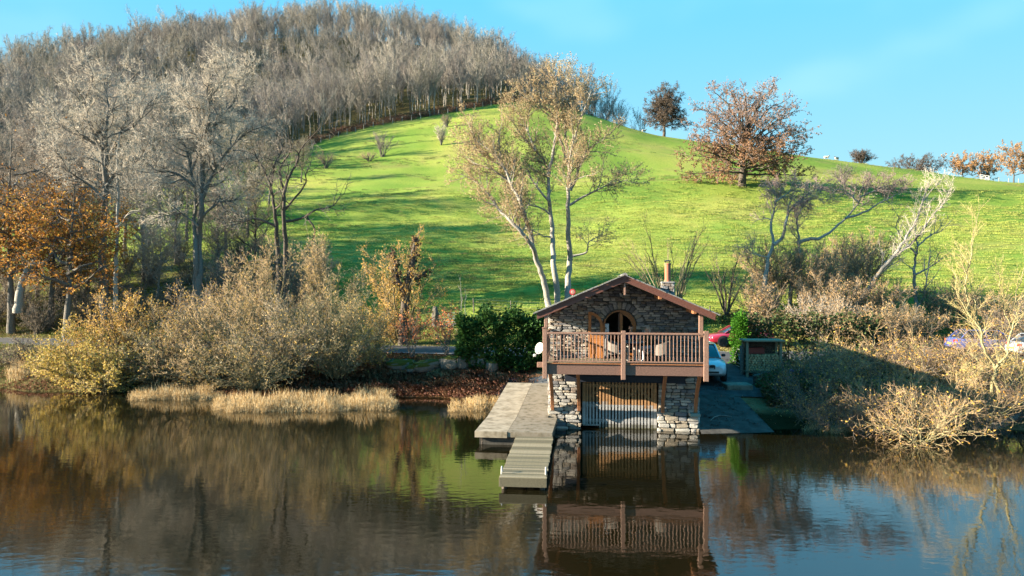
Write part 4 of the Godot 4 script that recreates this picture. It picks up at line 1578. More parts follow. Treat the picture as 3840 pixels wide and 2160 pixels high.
func make_big_trees() -> void:
	# the three-stemmed tree behind the boathouse
	var z := func(a: Array) -> Array: return px_list(a, 1650.0, 350.0, 0.5521)
	var spec := with_spec(BARE, {"gap": [0.27, 0.19, 0.13], "long": [2.3, 1.1, 0.45], "ang": [0.8, 0.85, 0.85], "thin": 0.009, "wig": 0.34, "leaf": [2.2, 0.13], "slim": 0.22})
	hand("sycamore", "tall three-stemmed tree with sparse straw-coloured crown behind the boathouse", "tree", 11, spec, 52.0, [2110, 1230], [
		[z.call([[770, 1640], [755, 1500], [735, 1420], [700, 1250], [650, 1120], [630, 1050], [560, 950], [480, 870], [400, 790], [330, 690], [240, 600], [150, 550]]), 0.3, 0.03, 0.5],
		[z.call([[630, 1050], [612, 950], [585, 860], [545, 740], [480, 620], [430, 500], [340, 390], [250, 320], [190, 200]]), 0.2, 0.02, 0.25],
		[z.call([[585, 860], [520, 760], [465, 640], [420, 450], [400, 330], [420, 200]]), 0.13, 0.02, 0.2],
		[z.call([[480, 620], [380, 530], [250, 480], [170, 430]]), 0.09, 0.02, 0.1],
		[z.call([[790, 1640], [800, 1400], [775, 1200], [765, 1000], [755, 830], [740, 700], [735, 560], [720, 480], [650, 390], [560, 300], [480, 170]]), 0.27, 0.02, 0.5],
		[z.call([[735, 560], [765, 420], [790, 250], [800, 100], [780, -60], [760, -120]]), 0.15, 0.02, 0.15],
		[z.call([[745, 820], [690, 780], [600, 760], [450, 765], [380, 730]]), 0.08, 0.015, 0.3],
		[z.call([[738, 730], [660, 640], [600, 560], [490, 540], [430, 480]]), 0.1, 0.015, 0.2],
		[z.call([[755, 975], [690, 965], [620, 930], [530, 910]]), 0.06, 0.012, 0.3],
		[z.call([[870, 1640], [865, 1360], [882, 1150], [875, 1000], [870, 850], [870, 680], [880, 560], [880, 430], [930, 250], [1000, 60], [1040, -40]]), 0.27, 0.02, 0.48],
		[z.call([[885, 660], [930, 560], [970, 430], [1060, 340], [1170, 260]]), 0.14, 0.015, 0.2],
		[z.call([[878, 760], [1000, 690], [1100, 640], [1230, 600], [1310, 575]]), 0.1, 0.012, 0.25],
		[z.call([[903, 1105], [990, 1080], [1010, 1010], [1048, 985]]), 0.09, 0.03, 0.4],
		[z.call([[878, 500], [810, 300], [770, 150], [700, 90], [580, 30]]), 0.14, 0.015, 0.25],
		[z.call([[880, 430], [850, 280], [860, 150], [900, 20], [880, -100]]), 0.12, 0.015, 0.2],
		[z.call([[650, 390], [600, 270], [560, 170], [500, 110]]), 0.08, 0.012, 0.1],
		[z.call([[430, 500], [330, 440], [230, 380], [160, 330]]), 0.08, 0.012, 0.1]], "bark_pale", "twig_tan", STRAW, 1.0)

	# the tall grey trees of the shore copse
	spec = with_spec(GNARLED, {"gap": [0.32, 0.21, 0.15], "thin": 0.011, "long": [2.9, 1.25, 0.55], "leaf": [1.3, 0.24], "slim": 0.06})
	hand("ash_tree", "tallest pale grey bare tree left of the golden willow", "tree", 21, spec, 58.0, [392, 1157], [
		[[[392, 1200], [390, 1100], [385, 960], [392, 820], [398, 700], [400, 620], [455, 500], [480, 420], [470, 340], [520, 270]], 0.42, 0.03, 0.42],
		[[[398, 680], [380, 560], [340, 470], [320, 380], [350, 300], [330, 230]], 0.2, 0.02, 0.15],
		[[[400, 620], [400, 500], [410, 400], [390, 290]], 0.18, 0.02, 0.15],
		[[[395, 750], [330, 690], [260, 640], [215, 560]], 0.14, 0.02, 0.2],
		[[[398, 700], [450, 640], [520, 600], [560, 520]], 0.14, 0.02, 0.2],
		[[[392, 560], [320, 520], [240, 480], [200, 400]], 0.12, 0.02, 0.15],
		[[[455, 500], [520, 460], [560, 390], [600, 360]], 0.11, 0.02, 0.15]], "bark_grey", "twig_pale", PALE, 1.0)
	hand("dead_pole_tree", "slim straight grey trunk standing just right of the tallest bare tree", "tree", 22, with_spec(GNARLED, {"gap": [1.1, 0.4, 0.2]}), 57.0, [435, 1135], [
		[[[432, 1170], [436, 1000], [440, 860], [446, 720], [440, 600], [450, 500]], 0.2, 0.03, 0.4],
		[[[440, 860], [480, 800], [520, 790]], 0.07, 0.02, 0.3]], "bark_pale", "twig_pale", [], 0.5)
	hand("ash_tree", "double-trunked bare tree with tangled pale crown behind the willow bushes", "tree", 23, spec, 58.0, [735, 1150], [
		[[[745, 1190], [748, 1050], [745, 900], [755, 780], [760, 680], [770, 560], [830, 440], [880, 380], [900, 300], [960, 260]], 0.33, 0.03, 0.4],
		[[[715, 1190], [730, 1080], [735, 960], [728, 840], [735, 760], [720, 640], [690, 540], [640, 460], [650, 370]], 0.26, 0.02, 0.45],
		[[[755, 760], [800, 650], [860, 560], [930, 500], [1000, 470]], 0.17, 0.02, 0.2],
		[[[760, 680], [760, 560], [790, 430], [780, 330], [820, 250]], 0.17, 0.02, 0.2],
		[[[730, 700], [660, 650], [590, 640], [550, 600]], 0.13, 0.02, 0.15],
		[[[745, 850], [680, 800], [610, 790], [580, 730]], 0.1, 0.02, 0.2],
		[[[750, 820], [820, 760], [880, 750], [940, 700]], 0.12, 0.02, 0.2],
		[[[720, 640], [760, 520], [720, 420], [700, 330]], 0.12, 0.02, 0.15],
		[[[830, 440], [790, 380], [840, 300], [860, 240]], 0.09, 0.02, 0.1]], "bark_grey", "twig_pale", PALE, 1.0)
	hand("twisted_tree", "twisted open bare tree with two dark trunks above the golden bush", "tree", 24, with_spec(GNARLED, {"gap": [0.6, 0.3, 0.18], "thin": 0.01}), 57.0, [1060, 1130], [
		[[[1045, 1180], [1048, 1050], [1040, 940], [1035, 840], [1025, 760], [1010, 680], [970, 600], [950, 560]], 0.27, 0.03, 0.45],
		[[[1070, 1180], [1072, 1020], [1070, 900], [1065, 800], [1070, 700], [1110, 620], [1130, 560], [1200, 480]], 0.26, 0.03, 0.4],
		[[[1015, 700], [1030, 620], [1060, 560], [1040, 500]], 0.12, 0.02, 0.2],
		[[[1070, 720], [1050, 640], [1090, 560], [1080, 490]], 0.12, 0.02, 0.2],
		[[[1072, 830], [1130, 820], [1180, 790], [1250, 770], [1280, 720]], 0.13, 0.02, 0.3],
		[[[1040, 850], [960, 820], [900, 830], [860, 800]], 0.12, 0.02, 0.3],
		[[[1150, 810], [1180, 860], [1170, 920], [1190, 980]], 0.09, 0.02, 0.4],
		[[[1045, 990], [980, 975], [920, 985], [880, 1000]], 0.12, 0.02, 0.5],
		[[[1065, 790], [1140, 700], [1150, 650], [1170, 600]], 0.1, 0.02, 0.3]], "bark_dark", "twig_grey", [], 1.0)
	# orange beeches at the left edge
	var beech := with_spec(BARE, {"gap": [0.5, 0.3, 0.2], "ang": [0.9, 0.9, 0.9], "up": [0.0, 0.0, 0.0], "lift": 0.0, "kink": 0.0, "leaf": [3.4, 0.18], "long": [2.6, 1.2, 0.5]})
	var low := func(p: Vector3, c: Color, g: RandomNumberGenerator) -> Color:
		return c if g.randf() < clampf((13.0 - p.y) / 5.0, 0.03, 1.0) else Color(0, 0, 0, 0)
	var k := 0
	for b in [[40, 60.0, 0.4, 17.0, 11.0, "orange-leaved beech with dark trunk at the left edge of the shore"], [190, 61.0, 0.34, 16.0, 9.0, "orange-leaved beech beside the stout grey leaning trunk"], [250, 57.5, 0.42, 12.5, 8.0, "stout pale trunk with orange lower leaves near the lane"], [-150, 60.0, 0.4, 16.0, 10.0, "orange beech half out of view at the left edge"]]:
		var pl := Plant.new(31 + k, beech)
		pl.tones = ORANGE
		pl.tone_at = low
		tree(pl, b[3], b[4], b[2], 0.3, 15, Vector3(rnd(-1, 1), 0, 0), 0.35)
		planted(pl, "beech_tree", b[5], "tree", on_ground(b[0], b[1]), "bark_grey", "twig_brown", "beeches at the edge of the lane")
		k += 1
	# bent trunk
	hand("leaning_beech", "short grey trunk bending to the right beside the lane", "tree", 37, with_spec(BARE, {"gap": [0.9, 0.4, 0.25], "leaf": [0.6, 0.18]}), 58.5, [70, 1130], [
		[[[68, 1170], [75, 1110], [85, 1060], [110, 1000], [160, 990], [200, 940], [215, 860], [240, 760]], 0.4, 0.04, 0.4]], "bark_pale", "twig_grey", ORANGE, 0.6)

	# oaks on the hill, still holding brown leaves
	var oak := with_spec(GNARLED, {"gap": [0.62, 0.4, 0.34], "long": [2.6, 1.4, 0.65], "thin": 0.02, "up": [0.15, 0.1, 0.1], "kink": 0.0, "leaf": [7.0, 0.24], "slim": 0.26})
	var po := Plant.new(41, oak)
	po.tones = RUST
	po.tone_at = func(p: Vector3, c: Color, g: RandomNumberGenerator) -> Color:
		c = c.lerp(Color(0.2, 0.15, 0.125), smoothstep(5.0, 9.0, p.y) * g.randf())
		return c if g.randf() < clampf(1.35 - p.y / 12.0, 0.45, 1.0) else Color(0, 0, 0, 0)
	po.limb([Vector3(0, -0.5, 0), Vector3(0.1, 1.6, 0), Vector3(0.3, 3.6, 0.1), Vector3(0.8, 7.5, 0.2), Vector3(0.6, 11, 0), Vector3(0.4, 14.0, 0)], 0.7, 0.05, 0.35, 10)
	for l in 40:
		var a := l * 2.4
		var t := (l + 0.5) / 40.0
		var y0 := lerpf(1.7, 8.5, t * t * 0.6 + t * 0.4)
		var reach := 9.6 * sqrt(1.0 - pow(clampf(t * 0.92, 0, 1), 2.2)) * po.r(0.8, 1.08)
		var y1 := lerpf(0.9, 14.2, pow(t, 0.95)) + po.r(-0.5, 0.5)
		var dir := Vector3(cos(a), 0, sin(a))
		var p := Vector3(0.4, y0, 0)
		po.limb([p, p + dir * reach * 0.35 + Vector3(0, (y1 - y0) * 0.45, 0), p + dir * reach * 0.7 + Vector3(0, (y1 - y0) * 0.85, 0), p + dir * reach + Vector3(0, y1 - y0, 0)], 0.2, 0.03, 0.25, 6, 0.2)
	planted(po, "oak_tree", "broad rounded oak with rusty brown leaves in the middle of the field", "tree", on_ground(2782, 110.0), "bark_dark", "twig_purple")
	var pk := Plant.new(42, with_spec(oak, {"leaf": [2.6, 0.5], "slim": 0.1, "thin": 0.03, "gap": [0.5, 0.32, 0.26], "long": [2.5, 1.3, 0.7]}))
	pk.tones = [Color(0.1, 0.08, 0.065), Color(0.13, 0.09, 0.06), Color(0.08, 0.065, 0.055)]
	pk.limb([Vector3(0, -0.5, 0), Vector3(0, 1.5, 0), Vector3(0.2, 5, 0), Vector3(0.2, 9, 0), Vector3(0.3, 12.6, 0)], 0.5, 0.05, 0.3, 8)
	for l in 30:
		var a := l * 2.4
		var t := (l + 0.5) / 30.0
		var reach := lerpf(5.6, 2.6, t) * pk.r(0.8, 1.1)
		var dir := Vector3(cos(a), 0, sin(a))
		var p := Vector3(0.1, lerpf(2.4, 9.0, t), 0)
		pk.limb([p, p + dir * reach * 0.5 + Vector3(0, 0.7, 0), p + dir * reach + Vector3(0, lerpf(0.2, 3.2, t), 0)], 0.14, 0.03, 0.2, 5, 0.15)
	planted(pk, "oak_tree", "dark bare oak standing on the skyline left of the big oak", "tree", on_ground(2490, 186.0), "bark_dark", "twig_dark")
	# small things on the skyline
	for s in [[3228, 176.0, 3.6, 5.4, "small round hawthorn alone on the skyline", "hawthorn"], [3430, 186.0, 6.8, 12.5, "dark dome-shaped tree on the skyline near the right", "tree"]]:
		var pl := Plant.new(44 + int(s[2]), with_spec(SCRUB, {"gap": [0.36, 0.24, 0.2], "ang": [0.8, 0.8, 0.8], "up": [0.1, 0.1, 0.1], "long": [1.5, 0.8, 0.5], "thin": 0.024, "kink": 0.0, "leaf": [1.5, 0.4], "slim": 0.08}))
		pl.tones = [Color(0.12, 0.095, 0.08), Color(0.09, 0.075, 0.065)]
		bush(pl, 16, s[2], s[3], 0.14, 0.55)
		planted(pl, "hawthorn" if s[5] == "hawthorn" else "dome_tree", s[4], "tree", on_ground(s[0], s[1]) - Vector3(0, 0.3, 0), "bark_dark", "twig_dark")
	k = 0
	for s in [[3610, 182.0, 6.6, 6.5, "leftmost golden brown tree by the skyline gate"], [3690, 184.0, 8.0, 7.5, "tall golden brown tree behind the skyline gate"], [3800, 170.0, 8.6, 8.0, "spreading brown oak at the far right of the skyline"], [3880, 176.0, 8.2, 8.0, "golden tree cut by the right edge of the skyline"]]:
		var pl := Plant.new(51 + k, with_spec(BARE, {"gap": [0.6, 0.36, 0.3], "long": [2.0, 1.1, 0.6], "thin": 0.02, "kink": 0.0, "leaf": [6.0, 0.22]}))
		pl.tones = [Color(0.36, 0.2, 0.08), Color(0.4, 0.24, 0.1), Color(0.3, 0.16, 0.07)]
		tree(pl, s[2], s[3], 0.22, 0.22, 12)
		planted(pl, "autumn_tree", s[4], "tree", on_ground(s[0], s[1]), "bark_dark", "twig_brown", "trees by the skyline gate")
		k += 1

# bare trees standing behind the shore copse
func make_copse() -> void:
	var kinds := []
	for k in 5:
		var pl := Plant.new(900 + k, with_spec(GNARLED if k % 2 else BARE, {"gap": [0.42, 0.28, 0.22], "thin": 0.014, "long": [2.4, 1.2, 0.55], "leaf": [1.8, 0.34], "slim": 0.06}))
		pl.tones = [Color(0.27, 0.235, 0.19), Color(0.23, 0.19, 0.16), Color(0.31, 0.27, 0.22)]
		tree(pl, [14.0, 12.5, 15.0, 11.0, 13.0][k], [7.0, 7.5, 7.0, 6.0, 8.0][k], 0.26, 0.28, 13, Vector3(pl.r(-1, 1), 0, 0), 0.8)
		kinds.append([pl.wood.mesh(), pl.twig.mesh(), pl.leaves.mesh()])
	var looks := [["bark_grey", "twig_grey"], ["bark_pale", "twig_pale"], ["bark_grey", "twig_lilac"], ["bark_dark", "twig_olive"]]
	# px, distance, scale, kind, look, what tells it apart
	for s in [[-60, 72.0, 1.1, 0, 0, "bare tree at the left edge behind the orange beeches"], [120, 78.0, 1.15, 2, 2, "lilac-grey bare tree rising above the orange beeches"], [260, 70.0, 1.1, 1, 0, "grey bare tree between the beeches and the tallest ash"],
			[310, 96.0, 1.0, 4, 2, "lilac bare tree far behind the tallest ash"], [470, 84.0, 1.1, 0, 0, "grey bare tree just right of the slim pole"], [540, 68.0, 1.0, 3, 1, "pale bare tree midway between the two tall ashes"],
			[600, 100.0, 1.1, 2, 2, "lilac bare tree behind the gap between the tall ashes"], [660, 76.0, 0.95, 1, 0, "grey bare tree left of the double trunk"], [850, 72.0, 0.95, 4, 0, "grey bare tree right of the double trunk"],
			[930, 90.0, 0.95, 0, 3, "olive bare tree left of the twisted tree"], [180, 112.0, 1.0, 1, 2, "lilac bare tree in the upper left wood edge"], [20, 100.0, 1.1, 4, 0, "grey bare tree high at the left edge"],
			[420, 118.0, 0.95, 2, 1, "pale bare tree at the wood edge above the tallest ash"], [760, 112.0, 0.9, 3, 0, "grey bare tree above the double-trunked ash"], [1130, 128.0, 0.62, 1, 3, "olive tree at the corner of the wood by the field"],
			[330, 66.0, 0.8, 3, 3, "small olive tree beside the foot of the tallest ash"], [590, 62.5, 0.62, 1, 1, "short pale tree left of the double trunk's foot"], [820, 63.0, 0.66, 0, 0, "short grey tree just right of the double trunk's foot"], [960, 66.0, 0.72, 2, 3, "short olive tree left of the twisted tree's foot"], [140, 66.0, 0.9, 4, 0, "grey tree among the orange beech trunks"],
			[700, 90.0, 0.95, 2, 2, "lilac bare tree seen between the double trunks"], [390, 78.0, 1.05, 4, 1, "pale bare tree right behind the tallest ash"], [1010, 108.0, 0.8, 1, 2, "lilac bare tree behind the twisted tree"],
			[560, 132.0, 0.9, 0, 0, "grey bare tree up the slope between the ashes"], [-30, 128.0, 1.0, 3, 2, "lilac bare tree at the left edge of the upper wood"], [880, 140.0, 0.8, 4, 1, "pale bare tree below the wood above the twisted tree"]]:
		var o := thing("bare_tree", s[5], "tree", on_ground(s[0], s[1]), s[0] * 0.37, "bare trees behind the shore copse")
		o.scale = Vector3.ONE * s[2]
		shared("trunk", kinds[s[3]][0], M[looks[s[4]][0]], o)
		shared("crown", kinds[s[3]][1], M[looks[s[4]][1]], o)
		shared("twig_sprays", kinds[s[3]][2], M.leaves, o)

# grey scrub under the shore copse
func make_copse_scrub() -> void:
	var kinds := []
	for k in 3:
		var pl := Plant.new(940 + k, with_spec(SCRUB, {"gap": [0.24, 0.17], "long": [1.3, 0.55], "thin": 0.01, "leaf": [1.3, 0.2], "slim": 0.09, "low": 0.08}))
		pl.tones = [Color(0.27, 0.22, 0.17), Color(0.23, 0.18, 0.13), Color(0.32, 0.24, 0.15)]
		bush(pl, 24, [4.4, 3.6, 5.2][k], [4.6, 4.4, 4.4][k], 0.06, 0.6)
		kinds.append([pl.wood.mesh(), pl.twig.mesh(), pl.leaves.mesh()])
	for q in [[-40, 62], [60, 64], [150, 60], [230, 65], [330, 61], [420, 65], [500, 60], [560, 66], [640, 61], [720, 66], [800, 60], [870, 64], [960, 61], [1040, 65], [1120, 60], [1190, 62], [300, 72], [480, 74], [680, 76], [900, 74], [120, 74], [20, 70]]:
		var o := thing("grey_scrub", "grey-brown scrub bush under the bare trees of the shore copse", "bush", on_ground(q[0], q[1]) - Vector3(0, 0.1, 0), q[0] * 0.7, "scrub under the shore copse")
		o.scale = Vector3.ONE * rnd(0.75, 1.15)
		var kd: Array = kinds[q[0] % 3 if q[0] > 0 else 0]
		shared("stems", kd[0], M.bark_grey, o)
		shared("crown", kd[1], M.twig_grey, o)
		shared("twig_sprays", kd[2], M.leaves, o)

func make_right_trees() -> void:
	var z := func(a: Array) -> Array: return px_list(a, 2780.0, 620.0, 0.414)
	var spec := with_spec(GNARLED, {"gap": [0.24, 0.17, 0.12], "long": [1.9, 0.95, 0.42], "up": [0.25, 0.2, 0.2], "thin": 0.01, "leaf": [1.6, 0.2], "slim": 0.07})
	hand("hawthorn_tree", "forked pale trunk with lilac twiggy crown right of the boathouse", "tree", 61, spec, 54.0, [2865, 1150], [
		[z.call([[190, 1280], [220, 1000], [240, 850], [290, 720], [270, 560], [290, 420], [320, 310], [300, 240]]), 0.2, 0.03, 0.62],
		[z.call([[290, 720], [370, 650], [400, 520], [430, 430], [500, 340], [600, 260], [680, 210]]), 0.15, 0.02, 0.45],
		[z.call([[500, 340], [560, 330], [640, 310], [740, 300]]), 0.07, 0.015, 0.1],
		[z.call([[310, 330], [380, 280], [470, 220], [560, 170]]), 0.08, 0.015, 0.1],
		[z.call([[235, 830], [160, 820], [90, 800], [20, 790]]), 0.06, 0.015, 0.2]], "bark_pale", "twig_purple", HAZE, 0.7)
	hand("hawthorn_tree", "bent tree whose long limb reaches right under a flat lilac crown", "tree", 62, spec, 55.0, [2965, 1150], [
		[z.call([[440, 1280], [460, 1000], [520, 820], [520, 690], [500, 500], [545, 390]]), 0.17, 0.03, 0.6],
		[z.call([[505, 700], [600, 670], [710, 660], [820, 590], [940, 480], [1060, 340], [1070, 230], [1160, 170]]), 0.16, 0.02, 0.65],
		[z.call([[940, 480], [1100, 430], [1240, 350], [1380, 280], [1440, 240]]), 0.1, 0.015, 0.5],
		[z.call([[1060, 340], [980, 260], [900, 220], [820, 230]]), 0.07, 0.015, 0.15],
		[z.call([[1065, 290], [1180, 240], [1300, 190], [1400, 190]]), 0.07, 0.015, 0.1]], "bark_pale", "twig_purple", HAZE, 0.6)
	hand("leaning_tree", "pale tree leaning far to the right above the scrub", "tree", 63, with_spec(BARE, {"gap": [0.3, 0.22, 0.16], "long": [1.6, 0.8, 0.45], "up": [0.5, 0.3, 0.2], "wig": 0.3, "thin": 0.009, "leaf": [1.0, 0.2], "slim": 0.06}), 53.0, [3205, 1165], [
		[z.call([[990, 1380], [1030, 1300], [1150, 1130], [1250, 970], [1400, 800], [1500, 640], [1600, 470], [1650, 290], [1700, 150]]), 0.24, 0.02, 0.32],
		[z.call([[1300, 890], [1500, 740], [1600, 640], [1700, 490], [1830, 340], [1900, 200]]), 0.12, 0.015, 0.2],
		[z.call([[1640, 330], [1720, 230], [1790, 150]]), 0.06, 0.015, 0.1]], "bark_pale", "twig_pale", PALE, 0.7)
	hand("alder_tree", "dark-crowned tree with white trunk right of the leaning tree", "tree", 64, with_spec(BARE, {"gap": [0.45, 0.26, 0.2], "long": [1.8, 0.8, 0.4], "ang": [0.95, 0.8, 0.8], "leaf": [0.25, 0.12]}), 54.5, [3440, 1180], [
		[z.call([[1600, 1560], [1590, 1400], [1580, 1200], [1565, 1000], [1570, 880], [1590, 740], [1570, 600], [1600, 470]]), 0.2, 0.02, 0.45],
		[z.call([[1568, 990], [1680, 940], [1780, 870], [1880, 790]]), 0.09, 0.015, 0.2],
		[z.call([[1590, 740], [1700, 640], [1800, 600], [1900, 500]]), 0.08, 0.015, 0.2],
		[z.call([[1575, 800], [1480, 700], [1400, 560], [1440, 450]]), 0.08, 0.015, 0.2],
		[z.call([[1590, 1300], [1640, 1220], [1680, 1050], [1700, 860], [1710, 760]]), 0.1, 0.015, 0.3]], "bark_pale", "twig_olive", STRAW, 0.6)
	# the tree on the bank at the right
	var y := func(a: Array) -> Array: return px_list(a, 2780.0, 1150.0, 0.414)
	var bank := with_spec(BARE, {"gap": [0.26, 0.18, 0.14], "long": [1.15, 0.6, 0.36], "thin": 0.0055, "up": [0.35, 0.25, 0.15], "wig": 0.2, "kink": 0.25, "leaf": [0.9, 0.13], "slim": 0.06})
	hand("bank_willow", "yellow-green young willow on the bank at the right", "tree", 71, bank, 30.2, [3712, 1590], [
		[y.call([[2265, 1110], [2275, 900], [2285, 700], [2310, 560], [2200, 380], [2160, 200], [2060, 60], [1960, -130], [1940, -300]]), 0.1, 0.012, 0.45],
		[y.call([[2350, 1110], [2360, 950], [2330, 780], [2300, 640], [2320, 540], [2400, 430], [2450, 200], [2500, 100], [2490, -80], [2560, -350]]), 0.1, 0.012, 0.35],
		[y.call([[2060, 60], [2040, -200], [2070, -420], [2090, -620], [2150, -850]]), 0.045, 0.008, 0.2],
		[y.call([[2160, 200], [2120, 0], [2080, -180], [1980, -380]]), 0.04, 0.008, 0.2],
		[y.call([[2450, 200], [2390, 30], [2350, -150], [2330, -330]]), 0.035, 0.008, 0.2],
		[y.call([[2300, 640], [2200, 600], [2120, 560], [2060, 600]]), 0.03, 0.008, 0.1],
		[y.call([[2330, 780], [2420, 720], [2520, 640], [2600, 600]]), 0.03, 0.008, 0.1],
		[y.call([[2350, 900], [2430, 860], [2520, 780], [2620, 760]]), 0.03, 0.008, 0.1],
		[y.call([[2290, 760], [2200, 760], [2110, 700], [2070, 640]]), 0.03, 0.008, 0.1]], "bark_yellow", "twig_yellow", [Color(0.4, 0.33, 0.15), Color(0.45, 0.36, 0.14), Color(0.38, 0.3, 0.16)], 0.35)
	var log := Buf.new()
	var a0 := at(3735, 1608, 29.6)
	var a1 := at(3900, 1530, 30.6)
	log.tube(PackedVector3Array([a0 - (a1 - a0) * 0.5 + Vector3(0, -0.15, 0), a0, a0.lerp(a1, 0.5) + Vector3(0, 0.04, 0), a1]), PackedFloat32Array([0.08, 0.13, 0.15, 0.17]), 9)
	solo("leaning_log", log, M.bark_grey, "mossy trunk leaning low over the water at the right edge", "log")
	# many-stemmed shrub behind the chimney
	var stems := with_spec(BARE, {"gap": [0.55, 0.3], "ang": [0.5, 0.6], "up": [0.35, 0.25], "long": [1.4, 0.6], "thin": 0.008, "wig": 0.2, "leaf": [1.0, 0.22], "slim": 0.07})
	for s in [[2520, 53.5, 8.6, 7.6, 15, "bark_olive", "twig_tan", "vase-shaped many-stemmed shrub behind the chimney"], [2725, 55.0, 5.0, 3.4, 9, "bark_dark", "twig_olive", "small dark-stemmed shrub left of the green hedge end"]]:
		var pl := Plant.new(81 + int(s[4]), stems)
		pl.tones = [Color(0.3, 0.25, 0.14), Color(0.26, 0.22, 0.12), Color(0.4, 0.32, 0.1)]
		bush(pl, s[4], s[2], s[3], 0.11, 0.3)
		planted(pl, "vase_shrub", s[7], "shrub", on_ground(s[0], s[1]), s[5], s[6])

# ------------------------------------------------------------------ bushes, hedges, reeds
const PALESTRAW := [Color(0.38, 0.28, 0.16), Color(0.33, 0.25, 0.15), Color(0.42, 0.3, 0.12), Color(0.29, 0.23, 0.14), Color(0.46, 0.31, 0.08)]

func make_bushes() -> void:
	var thick := with_spec(SCRUB, {"gap": [0.2, 0.13], "long": [1.25, 0.5], "thin": 0.0085, "ang": [0.8, 0.9], "kink": 0.0})
	# px, distance, height, width, stems, leaves per twig, leaf tones, bark, twigs, name, label
	var list := [
		[300, 40.5, 3.6, 4.4, 26, 2.3, YELLOW, "bark_olive", "twig_tan", "willow_bush", "bright yellow willow bush at the water's edge on the left"],
		[480, 42.0, 5.0, 5.6, 34, 1.15, GOLD, "bark_dark", "twig_tan", "willow_bush", "golden willow bush with dark stems beside the yellow bush"],
		[620, 40.5, 4.6, 4.8, 28, 0.6, PALESTRAW, "bark_dark", "twig_olive", "willow_bush", "dark-stemmed willow bush right of the golden one by the reeds"],
		[860, 41.5, 5.4, 5.8, 36, 0.5, PALESTRAW, "bark_olive", "twig_tan", "willow_bush", "pinkish tan bush in the middle of the left shore"],
		[1060, 40.0, 5.2, 5.6, 36, 0.35, PALESTRAW, "bark_olive", "twig_grey", "willow_bush", "grey-green tangled bush above the tan reed bed"],
		[1000, 46.0, 7.4, 6.5, 30, 0.6, PALESTRAW, "bark_olive", "twig_tan", "willow_bush", "tall gold-tipped bush behind the tangled grey bush"],
		[1260, 40.6, 5.8, 5.2, 34, 0.45, PALESTRAW, "bark_olive", "twig_olive", "willow_bush", "olive bush with leaning stems at the right of the thicket"],
		[1240, 45.5, 7.8, 5.6, 28, 0.8, PALESTRAW, "bark_olive", "twig_tan", "willow_bush", "tall golden bush left of the ivy-covered stump"],
		[1500, 51.5, 9.0, 6.4, 26, 1.0, GOLD, "bark_olive", "twig_tan", "willow_tree", "highest golden willow, spreading round the ivy-covered stump"],
		[1400, 42.5, 3.0, 3.6, 18, 0.35, GOLD, "bark_olive", "twig_olive", "willow_bush", "low bush with long stems leaning right over the leafy bank"],
		[400, 39.4, 2.6, 4.0, 22, 1.6, YELLOW, "bark_olive", "twig_tan", "willow_bush", "low yellow bush at the water between the two golden willows"],
		[750, 39.6, 3.2, 4.6, 24, 0.6, PALESTRAW, "bark_olive", "twig_tan", "willow_bush", "low tan-gold bush behind the orange reeds"],
		[960, 38.6, 3.0, 4.6, 24, 0.5, PALESTRAW, "bark_olive", "twig_olive", "willow_bush", "low olive bush right behind the long reed bed"],
		[90, 44.5, 2.2, 3.0, 16, 0.15, STRAW, "bark_dark", "twig_dark", "thorn_bush", "small dark thorny bush at the far left shore"],
		[720, 52.0, 4.6, 5.0, 22, 0.3, GOLD, "bark_grey", "twig_lilac", "scrub_bush", "lilac-grey scrub at the foot of the double-trunked tree"],
		[900, 53.0, 5.0, 5.0, 22, 0.2, GOLD, "bark_grey", "twig_lilac", "scrub_bush", "grey scrub left of the twisted tree behind the willows"],
	]
	var k := 0
	for s in list:
		var pl := Plant.new(200 + k, with_spec(thick, {"leaf": [s[5] * 2.0 + 0.5, 0.1 if s[6] != PALESTRAW else 0.15], "slim": 0.36 if s[6] != PALESTRAW else 0.12, "low": 0.06}))
		pl.tones = s[6]
		bush(pl, s[4], s[2], s[3] * 1.12, 0.06 if s[2] < 6.0 else 0.09, 0.72)
		planted(pl, s[9], s[10], "tree" if s[9] == "willow_tree" else "bush", on_ground(s[0], s[1]) - Vector3(0, 0.1, 0), s[7], s[8], "", "foliage", "stems")
		k += 1
	# scrub and brush on the right
	list = [
		[2900, 56.0, 5.4, 5.6, 30, 0.12, "twig_tan", "tan brush at the foot of the forked pale trunk"],
		[3020, 54.5, 6.0, 5.0, 30, 0.1, "twig_tan", "tallest tan brush under the flat lilac crown"],
		[3150, 56.0, 5.6, 5.6, 30, 0.1, "twig_tan", "tan brush left of the leaning pale tree"],
		[3290, 53.0, 4.6, 4.6, 24, 0.15, "twig_tan", "tan and grey brush behind the leaning pale tree"],
		[3080, 49.5, 3.4, 5.0, 26, 0.3, "twig_pale", "pale tangled brush behind the dark hedge"],
		[2850, 52.0, 4.4, 4.0, 22, 0.1, "twig_tan", "low tan brush above the green end of the hedge"],
		[3230, 58.0, 5.6, 6.0, 28, 0.1, "twig_tan", "tan brush farthest back under the leaning tree"],
		[3100, 52.0, 4.6, 5.0, 26, 0.1, "twig_tan", "dense tan brush in the middle of the right thicket"],
		[3340, 48.5, 3.0, 4.4, 22, 0.6, "twig_olive", "gold-flecked low brush left of the blue car"],
		[3230, 47.0, 2.6, 4.0, 20, 0.7, "twig_tan", "low orange-tipped brush beside the lane"],
		[3560, 54.0, 3.6, 5.0, 24, 0.25, "twig_tan", "reddish tan brush behind the bank willow"],
		[3740, 52.0, 3.4, 5.0, 24, 0.2, "twig_olive", "olive brush at the field edge on the far right"],
		[3440, 51.0, 2.4, 4.0, 18, 0.6, "twig_olive", "low olive brush round the white alder trunk"],
		[3900, 47.0, 3.0, 5.0, 20, 0.2, "twig_grey", "grey brush cut by the right edge"],
	]
